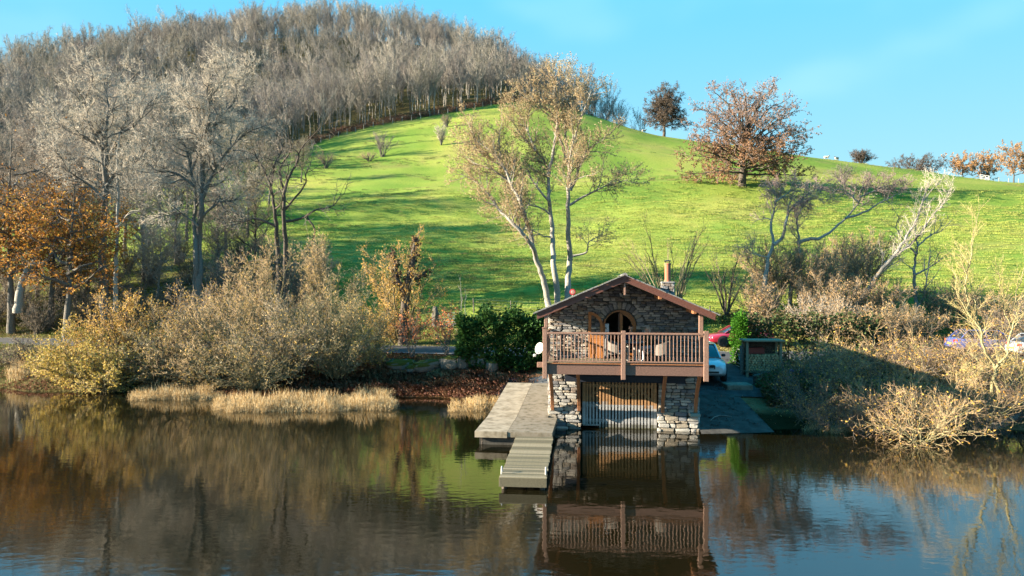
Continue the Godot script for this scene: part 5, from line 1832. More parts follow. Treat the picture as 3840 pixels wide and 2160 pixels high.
	k = 0
	for s in list:
		var pl := Plant.new(240 + k, with_spec(thick, {"leaf": [s[5] + 1.3, 0.16], "slim": 0.13, "up": [0.4, 0.3], "gap": [0.2, 0.14], "thin": 0.011}))
		pl.tones = [Color(0.36, 0.24, 0.13), Color(0.4, 0.28, 0.15), Color(0.3, 0.2, 0.11), Color(0.42, 0.26, 0.1)]
		bush(pl, s[4], s[2], s[3], 0.05, 0.3)
		planted(pl, "brush_shrub", s[7], "shrub", on_ground(s[0], s[1]) - Vector3(0, 0.1, 0), "bark_grey", s[6], "brush along the lane on the right", "foliage", "stems")
		k += 1
	# curly bushes hanging over the water on the right
	var curly := with_spec(GNARLED, {"gap": [0.26, 0.18, 0.14], "long": [1.2, 0.62, 0.3], "thin": 0.0055, "wig": 0.5, "thick": 0.014, "leaf": [0.45, 0.085], "slim": 0.25})
	var protos := []
	for q in 3:
		var pl := Plant.new(280 + q, curly)
		pl.tones = GOLD
		bush(pl, [15, 18, 13][q], [2.6, 2.2, 1.9][q], [4.2, 3.8, 3.2][q], 0.03, 0.6)
		protos.append([pl.wood.mesh(), pl.twig.mesh(), pl.leaves.mesh()])
	k = 0
	for s in [[3130, 32.0, 1.05, 0, 1, "curly pale-twigged bush in front of the dark hedge"], [3300, 30.8, 1.0, 0, 0, "curly bush leaning behind the round waterside bush"], [3445, 27.0, 1.0, 1, 0, "round curly bush hanging over the water at the right"], [3010, 30.8, 0.95, 2, 1, "low curly bush beside the slipway"],
			[3560, 29.4, 1.1, 1, 0, "gold-flecked bush left of the bank willow"], [3240, 28.4, 0.85, 2, 1, "low brown bush between the slipway bush and the round one"], [3350, 28.6, 1.0, 2, 1, "brown twiggy bush just behind the round waterside bush"], [3060, 33.6, 1.15, 1, 1, "tall brown bush under the dark hedge near the barrel"],
			[3200, 33.4, 1.2, 0, 0, "tall curly bush in the middle of the right bank"], [3380, 33.0, 1.25, 1, 1, "tall brown bush below the lane on the right"], [3520, 32.4, 1.2, 0, 0, "straw-coloured bush below the blue car"], [3660, 28.6, 0.9, 2, 1, "brown bush at the foot of the bank willow"], [3800, 30.0, 1.15, 1, 1, "brown bush behind the leaning mossy trunk"], [3120, 29.2, 0.8, 1, 1, "brown bush at the waterline right of the slipway"], [3700, 33.5, 1.2, 0, 1, "tangled bush behind the bank willow"]]:
		var g := on_ground(s[0], s[1])
		var o := thing("waterside_bush", s[5], "bush", Vector3(g.x, maxf(-0.12, g.y - 0.1), g.z), s[0] * 0.9, "curly bushes on the right bank")
		o.scale = Vector3.ONE * s[2]
		shared("stems", protos[s[3]][0], M.bark_yellow if s[4] == 0 else M.bark_grey, o)
		shared("crown", protos[s[3]][1], M.twig_tan if s[4] == 0 else M.twig_brown, o)
		shared("foliage", protos[s[3]][2], M.leaves, o)
		k += 1
	# bushes out in the field
	k = 0
	for s in [[1435, 150.0, 5.6, 6.4, "twig_grey", "largest rounded grey bush in the field below the wood"], [1655, 156.0, 5.0, 2.6, "twig_pale", "narrow whitish shrub alone in the upper field"], [1222, 140.0, 3.4, 4.2, "twig_brown", "small dark thorn at the upper left of the field"], [1675, 172.0, 3.2, 2.2, "twig_brown", "small brown shrub just below the wood fence"], [1385, 146.0, 1.8, 3.4, "twig_tan", "low rusty bush at the foot of the rounded grey bush"], [3160, 121.0, 3.6, 4.0, "twig_grey", "thin grey shrub on the field right of the oak"]]:
		var pl := Plant.new(300 + k, {"gap": [0.3, 0.22], "ang": [0.7, 0.7], "up": [0.25, 0.2], "long": [1.3, 0.7], "thick": 0.02, "thin": 0.015, "seg": 0.5, "wig": 0.3, "lift": 0.05})
		bush(pl, 18, s[2], s[3], 0.1, 0.4)
		planted(pl, "field_bush", s[5], "bush", on_ground(s[0], s[1]) - Vector3(0, 0.1, 0), "bark_grey", s[4], "", "foliage", "stems")
		k += 1
	# orange-leaved saplings before the lane
	k = 0
	for s in [[1545, 43.5, 2.7, 2.4, "orange-leaved sapling left of the clipped conifer by the wall"], [1675, 44.0, 2.6, 2.2, "red-orange sapling close to the clipped conifer"]]:
		var pl := Plant.new(320 + k, with_spec(SCRUB, {"gap": [0.25, 0.2], "leaf": [2.2, 0.12]}))
		pl.tones = [Color(0.42, 0.14, 0.06), Color(0.5, 0.2, 0.08), Color(0.35, 0.12, 0.05)]
		bush(pl, 8, s[2], s[3], 0.04, 0.3)
		planted(pl, "beech_sapling", s[4], "sapling", on_ground(s[0], s[1]), "bark_grey", "twig_brown", "", "foliage", "stems")
		k += 1
	var sp := Plant.new(330, with_spec(BARE, {"gap": [0.5, 0.4, 0.3], "long": [0.6, 0.3, 0.2]}))
	sp.limb([Vector3(0, 0, 0), Vector3(0.02, 2, 0), Vector3(0, 4.4, 0.05)], 0.035, 0.01, 0.3, 5)
	sp.limb([Vector3(0.25, 0, 0.1), Vector3(0.27, 2, 0.1), Vector3(0.28, 3.8, 0.05)], 0.028, 0.01, 0.4, 5)
	planted(sp, "thin_sapling", "pair of thin bare stems beside the clipped conifer", "sapling", on_ground(1728, 43.0), "bark_pale", "twig_grey", "", "foliage", "stems")
	# old stump of a tree wrapped in ivy
	var iv := Plant.new(335, {"gap": [0.06], "ang": [1.2], "up": [0.0], "long": [0.6], "thick": 0.03, "thin": 0.008, "seg": 0.4, "wig": 0.3, "lift": 0.0, "leaf": [7.0, 0.2]})
	iv.tones = [Color(0.1, 0.065, 0.045), Color(0.13, 0.085, 0.055), Color(0.07, 0.06, 0.03), Color(0.16, 0.1, 0.06)]
	iv.limb([Vector3(0, -0.3, 0), Vector3(0.1, 2, 0), Vector3(0.3, 4, 0), Vector3(0.7, 5.6, 0), Vector3(0.75, 6.6, 0.1), Vector3(0.95, 7.4, 0)], 0.36, 0.1, 0.12, 9)
	iv.limb([Vector3(0.2, 3.5, 0), Vector3(-0.4, 4.8, 0.1), Vector3(-0.6, 5.8, 0), Vector3(-0.75, 6.5, 0)], 0.18, 0.07, 0.2, 8)
	iv.limb([Vector3(0.5, 4.6, 0), Vector3(1.2, 4.7, 0.1), Vector3(1.7, 5.2, 0)], 0.13, 0.05, 0.2, 8)
	planted(iv, "ivy_stump", "broken trunk wrapped in brown ivy among the golden willows", "tree stump", on_ground(1510, 50.5), "bark_dark", "twig_brown", "", "ivy")
	make_hedges()

# a clipped hedge as leaf sprays over a rounded body
func hedge(called: String, label: String, base: Vector3, size: Vector3, count: int, tones: Array, spray: float, seed_: int, round_ := 0.35, turn := 0.0) -> void:
	var g := RandomNumberGenerator.new()
	g.seed = seed_
	var o := thing(called, label, "hedge", base, turn)
	var lf := Buf.new()
	lf.painted = true
	var wd := Buf.new()
	for k in int(size.x * 3.0):
		var p := Vector3(g.randf_range(-0.5, 0.5) * size.x, 0, g.randf_range(-0.4, 0.4) * size.z)
		wd.rod(p, p + Vector3(g.randf_range(-0.2, 0.2), size.y * g.randf_range(0.6, 0.95), g.randf_range(-0.2, 0.2)), 0.035, 0.012, 5)
	for k in count:
		var p := Vector3(g.randf_range(-1, 1), g.randf_range(0, 1), g.randf_range(-1, 1))
		# mostly near the skin
		var ax := g.randi_range(0, 4)
		var in_ := 1.0 - absf(g.randfn(0.0, 0.13))
		if ax == 0:
			p.x = -in_
		elif ax == 1:
			p.x = in_
		elif ax == 2:
			p.y = in_
		else:
			p.z = in_ if ax == 3 or g.randf() < 0.6 else -in_
		var top := 1.0 - round_ * 0.4 * (p.x * p.x * p.x * p.x + p.z * p.z) + 0.1 * sin(p.x * 5.0 * size.x * 0.4 + seed_) + 0.07 * sin(p.x * 17.0 + p.z * 9.0)
		var q := Vector3(p.x * size.x * 0.5, p.y * size.y * top, p.z * size.z * 0.5 * (1.0 - 0.2 * p.y))
		var lump := sin(q.x * 3.1 + seed_) * sin(q.y * 3.7 + q.z * 2.0) * 0.14
		q += Vector3(signf(p.x) * lump if absf(p.x) > 0.7 else 0.0, 0, lump)
		q += Vector3(g.randf_range(-1, 1), g.randf_range(-1, 1), g.randf_range(-1, 1)) * 0.13
		var along := Vector3(p.x * 0.5 + g.randf_range(-0.8, 0.8), g.randf_range(-0.3, 0.9), p.z * 0.5 + g.randf_range(-0.6, 0.9)).normalized()
		var side := along.cross(Vector3(g.randf_range(-1, 1), g.randf_range(-1, 1), g.randf_range(-1, 1))).normalized()
		var s := spray * g.randf_range(0.6, 1.3)
		var c: Color = tones[g.randi_range(0, tones.size() - 1)]
		var m := g.randf_range(0.75, 1.25)
		lf.col = Color(c.r * m, c.g * m, c.b * m)
		lf.leaf(q, along * s, side * s * 0.3, along.cross(side).normalized())
	part("stems", wd, M.bark_dark, o)
	part("foliage", lf, M.leaves, o)

func make_hedges() -> void:
	var b := on_ground(1882, 42.0)
	hedge("conifer_hedge", "dark green clipped conifer hedge left of the boathouse", b - Vector3(0, 0.1, 0), Vector3(4.7, 3.2, 1.7), 13000, GREEN, 0.22, 401)
	hedge("conifer_hedge", "upright green conifer end of the dark hedge, its sunlit face put into brighter leaf colour", Vector3(12.0, 1.5, -38.7), Vector3(0.36, 2.75, 1.3), 4200, [Color(0.035, 0.12, 0.01), Color(0.05, 0.145, 0.012), Color(0.03, 0.1, 0.01)], 0.12, 402, 0.2)  # brighter leaf tones carry the sun on this end of the hedge
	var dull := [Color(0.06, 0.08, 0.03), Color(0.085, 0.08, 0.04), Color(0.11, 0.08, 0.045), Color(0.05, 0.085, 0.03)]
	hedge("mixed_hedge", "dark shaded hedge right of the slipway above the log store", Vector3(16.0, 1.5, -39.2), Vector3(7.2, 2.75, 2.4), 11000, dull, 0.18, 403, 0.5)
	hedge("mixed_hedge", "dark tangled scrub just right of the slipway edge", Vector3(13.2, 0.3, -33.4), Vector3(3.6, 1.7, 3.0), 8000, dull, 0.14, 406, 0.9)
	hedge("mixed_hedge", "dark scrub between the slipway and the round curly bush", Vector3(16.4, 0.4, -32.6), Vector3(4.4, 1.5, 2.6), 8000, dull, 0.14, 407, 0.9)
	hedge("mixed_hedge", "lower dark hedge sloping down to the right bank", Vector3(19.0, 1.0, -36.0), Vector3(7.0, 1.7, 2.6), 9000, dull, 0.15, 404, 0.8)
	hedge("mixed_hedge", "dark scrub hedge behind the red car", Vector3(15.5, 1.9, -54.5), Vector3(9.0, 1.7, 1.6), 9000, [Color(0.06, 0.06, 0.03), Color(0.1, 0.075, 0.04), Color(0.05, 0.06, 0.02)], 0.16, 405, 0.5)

# ------------------------------------------------------------------ reeds, leaf litter, grass
func scatter(called: String, label: String, category: String, sets: Array, root: Node3D = null) -> Node3D:
	# sets: [mesh, material, places, colours]
	if root == null:
		root = Node3D.new()
		root.name = numbered(called)
		add_child(root)
		tag(root, label, category, "", "stuff")
	for s in sets:
		var mm := MultiMesh.new()
		mm.transform_format = MultiMesh.TRANSFORM_3D
		mm.use_colors = s.size() > 3
		mm.mesh = s[0]
		mm.instance_count = s[2].size()
		for l in s[2].size():
			mm.set_instance_transform(l, s[2][l])
			if s.size() > 3:
				mm.set_instance_color(l, s[3][l])
		var o := MultiMeshInstance3D.new()
		o.name = s[4] if s.size() > 4 else "clumps"
		o.multimesh = mm
		o.material_override = s[1]
		o.set_meta("kind", "stuff")
		root.add_child(o, true)
	return root

# a clump of reed stems with bent tops
func reed_clump(seed_: int, n: int, h: float, spread: float, tones: Array) -> ArrayMesh:
	var g := RandomNumberGenerator.new()
	g.seed = seed_
	var b := Buf.new()
	b.painted = true
	for k in n:
		var p := Vector3(g.randf_range(-spread, spread), -0.25, g.randf_range(-spread, spread))
		var hh := h * g.randf_range(0.55, 1.1)
		var lean := Vector3(g.randf_range(-0.22, 0.3), 0, g.randf_range(-0.2, 0.2)) * hh
		var m := p + lean * 0.4 + Vector3(0, hh * 0.65, 0)
		var q := p + lean + Vector3(0, hh, 0)
		var c: Color = tones[g.randi_range(0, tones.size() - 1)]
		var f := g.randf_range(0.75, 1.2)
		b.col = Color(c.r * f, c.g * f, c.b * f)
		b.spike(p, m + (m - p) * 0.08, 0.009)
		b.spike(m, q, 0.008)
		if g.randf() < 0.5:
			var a := (Vector3(g.randf_range(-1, 1), g.randf_range(-0.2, 0.7), g.randf_range(-1, 1))).normalized()
			b.leaf(m, a * hh * 0.4, Vector3(-a.z, 0.1, a.x) * 0.012, Vector3.UP)
	return b.mesh()

func make_shore() -> void:
	var reed := [Color(0.45, 0.3, 0.13), Color(0.52, 0.37, 0.18), Color(0.38, 0.24, 0.1), Color(0.56, 0.44, 0.26)]
	var kinds := []
	for k in 5:
		kinds.append(reed_clump(600 + k, 46, [0.75, 0.65, 0.85, 0.6, 0.7][k], 0.28, reed))
	# beds: px from, px to, distance near, far, clumps, height, label
	for bed in [[800, 1330, 33.4, 37.0, 250, 1.0, "long pale tan reed bed in front of the willow thicket"], [1290, 1490, 34.0, 36.0, 60, 1.0, "sparser whitish reeds at the right end of the reed bed"],
			[480, 830, 36.8, 39.4, 150, 0.95, "orange-tan reeds below the golden willow"], [30, 190, 42.2, 45.0, 90, 1.15, "tan reeds at the far left of the shore"],
			[1690, 1860, 33.4, 36.2, 34, 0.95, "scattered orange reeds in the water beside the dock"], [1330, 1480, 36.6, 38.2, 40, 0.9, "brown reeds at the foot of the leafy bank"], [3020, 3260, 28.6, 29.6, 26, 0.8, "shaded grass tufts at the water below the right-hand bushes"]]:
		var per := {}
		for k in bed[4]:
			var u := rng.randf()
			var d := lerpf(bed[2], bed[3], rng.randf())
			# ragged ends
			if rng.randf() > 4.0 * u * (1.0 - u) + 0.5:
				continue
			var x: float = (lerpf(bed[0], bed[1], u) - 1920.0) / LENS * d
			var kk := rng.randi_range(0, 4)
			if not per.has(kk):
				per[kk] = []
			var s: float = bed[5] * rnd(0.6, 1.2) * lerpf(0.75, 1.0, smoothstep(0.0, 0.2, minf(u, 1.0 - u)))
			per[kk].append(Transform3D(Basis(Vector3.UP, rnd(-0.6, 0.6)) * Basis.from_scale(Vector3(s * 1.15, s * rnd(0.45, 1.35), s * 1.15)), Vector3(x, maxf(0.0, land(x, d)), -d)))
		var sets := []
		for kk in per:
			sets.append([kinds[kk], M.blades, per[kk]])
		scatter("reed_bed", bed[6], "reeds", sets)
	# fallen leaves over the bank
	var lf := Buf.new()
	for k in 9:
		var p := Vector3(rnd(-0.25, 0.25), rnd(0.005, 0.03), rnd(-0.25, 0.25))
		var a := Vector3(rnd(-1, 1), rnd(-0.2, 0.5), rnd(-1, 1)).normalized() * rnd(0.06, 0.11)
		lf.leaf(p, a, Vector3(-a.z, rnd(-0.3, 0.3) * 0.06, a.x) * 0.4, Vector3.UP)
	var lm := lf.mesh()
	var places := []
	var cols := []
	var tones := [Color(0.3, 0.13, 0.08), Color(0.38, 0.18, 0.11), Color(0.22, 0.1, 0.07), Color(0.42, 0.24, 0.14), Color(0.33, 0.16, 0.13)]
	while places.size() < 9000:
		var x := rnd(-14, 1.2) if rng.randf() < 0.7 else rnd(-42, -12)
		var d := shore(x) + absf(rng.randfn(0, 3.4))
		if d > lane_at(x) - 2.9 or d < shore(x):
			continue
		places.append(Transform3D(Basis(Vector3.UP, rnd(0, TAU)) * Basis.from_scale(Vector3.ONE * rnd(0.7, 1.5)), Vector3(x, land(x, d) + 0.01, -d)))
		cols.append(tones[rng.randi_range(0, 4)] * rnd(0.8, 1.2))
	for k in 3500:
		var x := rnd(-45, 40)
		var d := lane_at(x) + (rnd(2.9, 7.5) if rng.randf() < 0.8 else -rnd(2.9, 4.5))
		if land(x, d) < 1.0:
			continue
		places.append(Transform3D(Basis(Vector3.UP, rnd(0, TAU)) * Basis.from_scale(Vector3.ONE * rnd(0.7, 1.5)), Vector3(x, land(x, d) + 0.01, -d)))
		cols.append(tones[rng.randi_range(0, 4)] * rnd(0.8, 1.2))
	for k in 260:
		var x := rnd(7.4, 10.6)
		var s := rnd(29.2, 38.0)
		places.append(Transform3D(Basis(Vector3.UP, rnd(0, TAU)) * Basis.from_scale(Vector3.ONE * rnd(0.4, 0.8)), Vector3(x, slip_height(x, s + 0.12 * (x - 8.0)) + 0.05, -(s + 0.12 * (x - 8.0)))))
		cols.append(tones[rng.randi_range(0, 4)] * rnd(0.8, 1.2))
	scatter("fallen_leaves", "fallen brown leaves over the bank, the verges and the slipway", "leaves", [[lm, M.blades, places, cols]])
	# grass: tufts standing out of the turf, thick at the bottom of the field
	var tufts := []
	for k in 4:
		var b := Buf.new()
		for l in 70:
			var p := Vector3(rnd(-0.55, 0.55), -0.03, rnd(-0.55, 0.55))
			var a := Vector3(rnd(-0.7, 0.7), 1, rnd(-0.7, 0.7)).normalized() * rnd(0.07, 0.15)
			var side := Vector3(rnd(-1, 1), 0, rnd(-1, 1)).normalized() * 0.024
			b.leaf(p, a, side, a.cross(side).normalized())
		tufts.append(b.mesh())
	var sets := []
	var green := [Color(0.22, 0.265, 0.055), Color(0.25, 0.285, 0.065), Color(0.28, 0.29, 0.08), Color(0.2, 0.25, 0.05)]
	for k in 4:
		var pl := []
		var cl := []
		while pl.size() < 4500:
			var d := 50.0 + 62.0 * pow(rng.randf(), 2.4)
			var x := rnd(-0.72, 0.72) * d
			if d < lane_at(x) + 3.2 or wooded(x, d) > 0.0:
				continue
			var s := rnd(0.6, 1.3) * (1.0 if d < 80.0 else 1.25)
			pl.append(Transform3D(Basis(Vector3.UP, rnd(0, TAU)) * Basis.from_scale(Vector3(s, s * 0.8, s)), Vector3(x, land(x, d), -d)))
			cl.append(green[rng.randi_range(0, 3)] * rnd(0.85, 1.15))
		sets.append([tufts[k], M.blades, pl, cl, "tufts"])
	# darker tussocks of rush scattered up the slope, in loose drifts
	var drift := FastNoiseLite.new()
	drift.seed = 77
	drift.frequency = 0.03
	var rush := []
	var rc := []
	while rush.size() < 2600:
		var d := rnd(62, 180)
		var x := rnd(-0.5, 0.72) * d
		if wooded(x, d) > -1.0 or drift.get_noise_2d(x, d * 2.0) < rnd(-0.05, 0.45):
			continue
		var s := rnd(0.5, 1.1)
		rush.append(Transform3D(Basis(Vector3.UP, rnd(0, TAU)) * Basis.from_scale(Vector3(s, s * rnd(1.2, 2.6), s)), Vector3(x, land(x, d), -d)))
		rc.append([Color(0.14, 0.17, 0.05), Color(0.2, 0.19, 0.07), Color(0.12, 0.17, 0.045)][rng.randi_range(0, 2)])
	sets.append([tufts[1], M.blades, rush, rc, "rush_tussocks"])
	# rough grass on the bank and verges
	var pl2 := []
	var cl2 := []
	while pl2.size() < 3500:
		var x := rnd(-45, 40)
		var d := lane_at(x) + (rnd(2.8, 9.0) if rng.randf() < 0.55 else -rnd(2.8, 9.0))
		if d < shore(x) + 0.3 or (x > -17.0 and x < 15.5 and d < lane_at(x)):
			continue
		var s := rnd(0.8, 1.8)
		pl2.append(Transform3D(Basis(Vector3.UP, rnd(0, TAU)) * Basis.from_scale(Vector3(s, s, s)), Vector3(x, land(x, d), -d)))
		cl2.append([Color(0.14, 0.16, 0.04), Color(0.25, 0.21, 0.09), Color(0.18, 0.14, 0.06)][rng.randi_range(0, 2)] * rnd(0.85, 1.15))
	sets.append([tufts[0], M.blades, pl2, cl2, "rough_grass"])
	scatter("grass", "short green pasture grass covering the field", "grass", sets)

# ------------------------------------------------------------------ cars
func loft(b: Buf, rings: Array, closed_ends := true) -> void:
	# rings of points, each anticlockwise as seen from the end the rings run towards
	var n: int = rings[0].size()
	var first := b.v.size()
	for r in rings.size():
		for k in n:
			var p: Vector3 = rings[r][k]
			var along: Vector3 = rings[mini(r + 1, rings.size() - 1)][k] - rings[maxi(r - 1, 0)][k]
			var across: Vector3 = rings[r][(k + 1) % n] - rings[r][(k + n - 1) % n]
			var m := across.cross(along).normalized()
			b.pt(p, m)
	for r in rings.size() - 1:
		for k in n:
			var a := first + r * n + k
			var c := first + r * n + (k + 1) % n
			b.i.append_array(PackedInt32Array([a, a + n, c, c, a + n, c + n]))
	if closed_ends:
		for e in [0, rings.size() - 1]:
			var mid := Vector3.ZERO
			for p in rings[e]:
				mid += p
			mid /= n
			for k in n:
				if e == 0:
					b.tri(rings[e][(k + 1) % n], rings[e][k], mid)
				else:
					b.tri(rings[e][k], rings[e][(k + 1) % n], mid)

func car(called: String, label: String, at_: Vector3, turn: float, paint: Color, suv: bool) -> Node3D:
	# nose towards +z
	var o := thing(called, label, "car", at_, turn, "parked cars")
	var w := 0.95 if suv else 0.9
	var high := 1.68 if suv else 1.46
	var half := 2.35 if suv else 2.2
	var lift := 0.06 if suv else 0.0
	var pm := mat("paint_%s_%d" % [called, used.size()], paint, 0.28)
	pm.clearcoat_enabled = true
	pm.clearcoat = 1.0
	pm.clearcoat_roughness = 0.05
	pm.metallic_specular = 0.5
	# lower body: station along the car, half width, top of the wing or belt line, underside
	var belt := 1.04 if suv else 0.94
	var st := [[-half, 0.80, belt - 0.2, 0.42], [-half + 0.1, 0.88, belt - 0.05, 0.32], [-half + 0.5, 0.97, belt + 0.02, 0.24], [-0.9, 1.0, belt, 0.2], [0.3, 1.0, belt - 0.02, 0.2], [0.95, 0.99, belt - 0.04, 0.2],
		[half - 0.75, 0.98, belt - 0.1, 0.22], [half - 0.3, 0.93, belt - 0.17, 0.25], [half - 0.08, 0.84, belt - 0.28, 0.32], [half, 0.72, belt - 0.36, 0.4]]
	var rings := []
	for s in st:
		var q := []
		var ww: float = w * s[1]
		var pts := [[0.9, s[3]], [0.98, s[3] + 0.12], [1.0, (s[2] + s[3]) * 0.5], [0.975, s[2] - 0.1], [0.93, s[2] - 0.02], [0.6, s[2] + 0.035]]
		for p in pts:
			q.append(Vector3(ww * p[0], p[1] + lift, s[0]))
		pts.reverse()
		for p in pts:
			q.append(Vector3(-ww * p[0], p[1] + lift, s[0]))
		rings.append(q)
	var b := Buf.new()
	loft(b, rings)
	part("body", b, pm, o)
	# glasshouse
	var gl := [[-half + 0.35, 0.86, belt, belt + 0.03, 0.75], [-half + 0.75, 0.86, belt, high - 0.08, 0.66], [-0.4, 0.87, belt, high - 0.02, 0.66], [0.35, 0.87, belt - 0.02, high - 0.07, 0.64], [1.15, 0.86, belt - 0.04, belt + 0.0, 0.72]]
	rings = []
	for s in gl:
		rings.append([Vector3(w * s[1], s[2] + lift - 0.03, s[0]), Vector3(w * (s[1] + s[4]) * 0.5, (s[2] + s[3]) * 0.5 + lift, s[0]), Vector3(w * s[4], s[3] + lift, s[0]), Vector3(0, s[3] + lift + 0.02, s[0]),
			Vector3(-w * s[4], s[3] + lift, s[0]), Vector3(-w * (s[1] + s[4]) * 0.5, (s[2] + s[3]) * 0.5 + lift, s[0]), Vector3(-w * s[1], s[2] + lift - 0.03, s[0])])
	b = Buf.new()
	loft(b, rings)
	part("windows", b, M.tinted_glass, o)
	# roof skin and pillars
	b = Buf.new()
	for k in 3:
		var a: Array = gl[k + 1] if k < 2 else []
		if a.is_empty():
			break
		var c: Array = gl[k + 2]
		for sx: float in [-1.0, 1.0]:
			var q := [Vector3(0, a[3] + lift + 0.035, a[0]), Vector3(sx * w * (a[4] + 0.02), a[3] + lift + 0.012, a[0]), Vector3(sx * w * (c[4] + 0.02), c[3] + lift + 0.012, c[0]), Vector3(0, c[3] + lift + 0.035, c[0])]
			if sx > 0:
				q.reverse()
			b.quad(q[0], q[1], q[2], q[3])
	for sx: float in [-1.0, 1.0]:
		for pr in [[1, 0], [3, 4]]:
			var a: Array = gl[pr[0]]
			var c: Array = gl[pr[1]]
			b.beam(Vector3(sx * w * (a[4] + 0.015), a[3] + lift, a[0]), Vector3(sx * w * (c[4] + 0.08), c[3] + lift - 0.02, c[0]), 0.07, 0.05)
		b.beam(Vector3(sx * w * 0.675, high + lift - 0.03, -0.45), Vector3(sx * w * 0.885, belt + lift - 0.02, -0.4), 0.08, 0.03)
		b.beam(Vector3(sx * w * 0.67, high + lift - 0.05, -half + 0.8), Vector3(sx * w * 0.67, high + lift - 0.04, 0.35), 0.05, 0.04)
	part("roof", b, pm, o)
	# wheels
	b = Buf.new()
	var r := 0.37 if suv else 0.33
	b.lathe([Vector2(0.2, -0.11), Vector2(r - 0.03, -0.12), Vector2(r, -0.08), Vector2(r, 0.08), Vector2(r - 0.03, 0.12), Vector2(0.2, 0.11)], 22)
	var tyre := b.mesh()
	b = Buf.new()
	b.lathe([Vector2(0.0, 0.1), Vector2(0.05, 0.1), Vector2(0.06, 0.07), Vector2(0.19, 0.06), Vector2(0.225, 0.1), Vector2(0.235, 0.1), Vector2(0.235, -0.1)], 20)
	for k in 5:
		b.beam(Vector3(0, 0.085, 0), Vector3(cos(TAU * k / 5) * 0.21, 0.09, sin(TAU * k / 5) * 0.21), 0.05, 0.03)
	var rim := b.mesh()
	b = Buf.new()
	b.lathe([Vector2(0.0, 0.125), Vector2(r + 0.06, 0.12), Vector2(r + 0.06, 0.0)], 22)
	var well := b.mesh()
	for sx: float in [-1.0, 1.0]:
		for sz: float in [-1.0, 1.0]:
			var t := Transform3D(Basis(Vector3.BACK, -sx * PI / 2), Vector3(sx * (w - 0.11), r, sz * (half - 0.88)))
			var wh := Node3D.new()
			wh.name = "wheel"
			o.add_child(wh, true)
			shared("tyre", tyre, M.rubber, wh, t)
			shared("rim", rim, M.galvanised, wh, t)
			shared("wheel_arch", well, M.rubber, o, Transform3D(t.basis, t.origin + Vector3(-sx * 0.018, 0.04, 0)))
	# mirrors
	for sx: float in [-1.0, 1.0]:
		b = Buf.new()
		b.box(Vector3(sx * (w + 0.02) - 0.1, belt + lift + 0.01, 0.7), Vector3(sx * (w + 0.02) + 0.1, belt + lift + 0.15, 0.82), 0.04)
		part("mirror", b, M.black_iron, o)
	# front: lamps, grille, intakes, plate
	var face := half - 0.06
	for sx: float in [-1.0, 1.0]:
		b = Buf.new()
		b.slab(PackedVector2Array([Vector2(-0.2, -0.075), Vector2(0.2, -0.04), Vector2(0.22, 0.07), Vector2(-0.2, 0.03)]) if sx > 0 else PackedVector2Array([Vector2(-0.2, -0.04), Vector2(0.2, -0.075), Vector2(0.2, 0.03), Vector2(-0.22, 0.07)]), -0.05, 0.03)
		var lamp := part("headlight", b, mat("headlamp", Color(0.45, 0.48, 0.52), 0.08) if not M.has("headlamp") else M.headlamp, o)
		lamp.transform = Transform3D(Basis(Vector3.UP, sx * 0.5), Vector3(sx * (w * 0.66), belt + lift - 0.33, face - 0.04))
		b = Buf.new()
		b.box(Vector3(-0.17, -0.1, -0.05), Vector3(0.17, 0.1, 0.03), 0.04)
		var intake := part("intake", b, M.black_iron, o)
		intake.transform = Transform3D(Basis(Vector3.UP, sx * 0.4), Vector3(sx * (w * 0.62), 0.48 + lift, face - 0.05))
		b = Buf.new()
		b.box(Vector3(-0.15, -0.085, -0.05), Vector3(0.15, 0.085, 0.02), 0.02)
		var tail := part("tail_light", b, mat("tail_red", Color(0.5, 0.015, 0.015), 0.15) if not M.has("tail_red") else M.tail_red, o)
		tail.transform = Transform3D(Basis(Vector3.UP, PI - sx * 0.45), Vector3(sx * w * 0.72, belt + lift - 0.14, -half + 0.05))
		if suv:
			# twin upright grille openings with bright rims
			var rim_ := PackedVector2Array()
			for k in 16:
				var g := TAU * k / 16
				rim_.append(Vector2(signf(cos(g)) * pow(absf(cos(g)), 0.55) * 0.155, signf(sin(g)) * pow(absf(sin(g)), 0.55) * 0.12))
			b = Buf.new()
			b.slab(rim_, -0.04, 0.02)
			part("grille_rim", b, M.galvanised, o).position = Vector3(sx * 0.17, belt + lift - 0.34, half - 0.005)
			b = Buf.new()
			for k in rim_.size():
				rim_[k] *= 0.87
			b.slab(rim_, 0.0, 0.024)
			for k in 7:
				b.box(Vector3(-0.115 + k * 0.0385 - 0.006, -0.09, 0.024), Vector3(-0.115 + k * 0.0385 + 0.006, 0.09, 0.036))
			part("grille", b, M.black_iron, o).position = Vector3(sx * 0.17, belt + lift - 0.34, half - 0.005)
	b = Buf.new()
	b.box(Vector3(-0.5, 0.4 + lift, half - 0.06), Vector3(0.5, 0.52 + lift, half + 0.008), 0.02)
	part("lower_grille", b, M.black_iron, o)
	for e in [[half + 0.01, Color(0.45, 0.45, 0.44)], [-half - 0.02, Color(0.75, 0.55, 0.06)]]:
		b = Buf.new()
		b.box(Vector3(-0.26, 0.56 + lift, e[0]), Vector3(0.26, 0.67 + lift, e[0] + 0.012), 0.003)
		part("number_plate", b, mat("plate_%d" % int(e[0] * 10 + 100), e[1], 0.5), o)
	return o

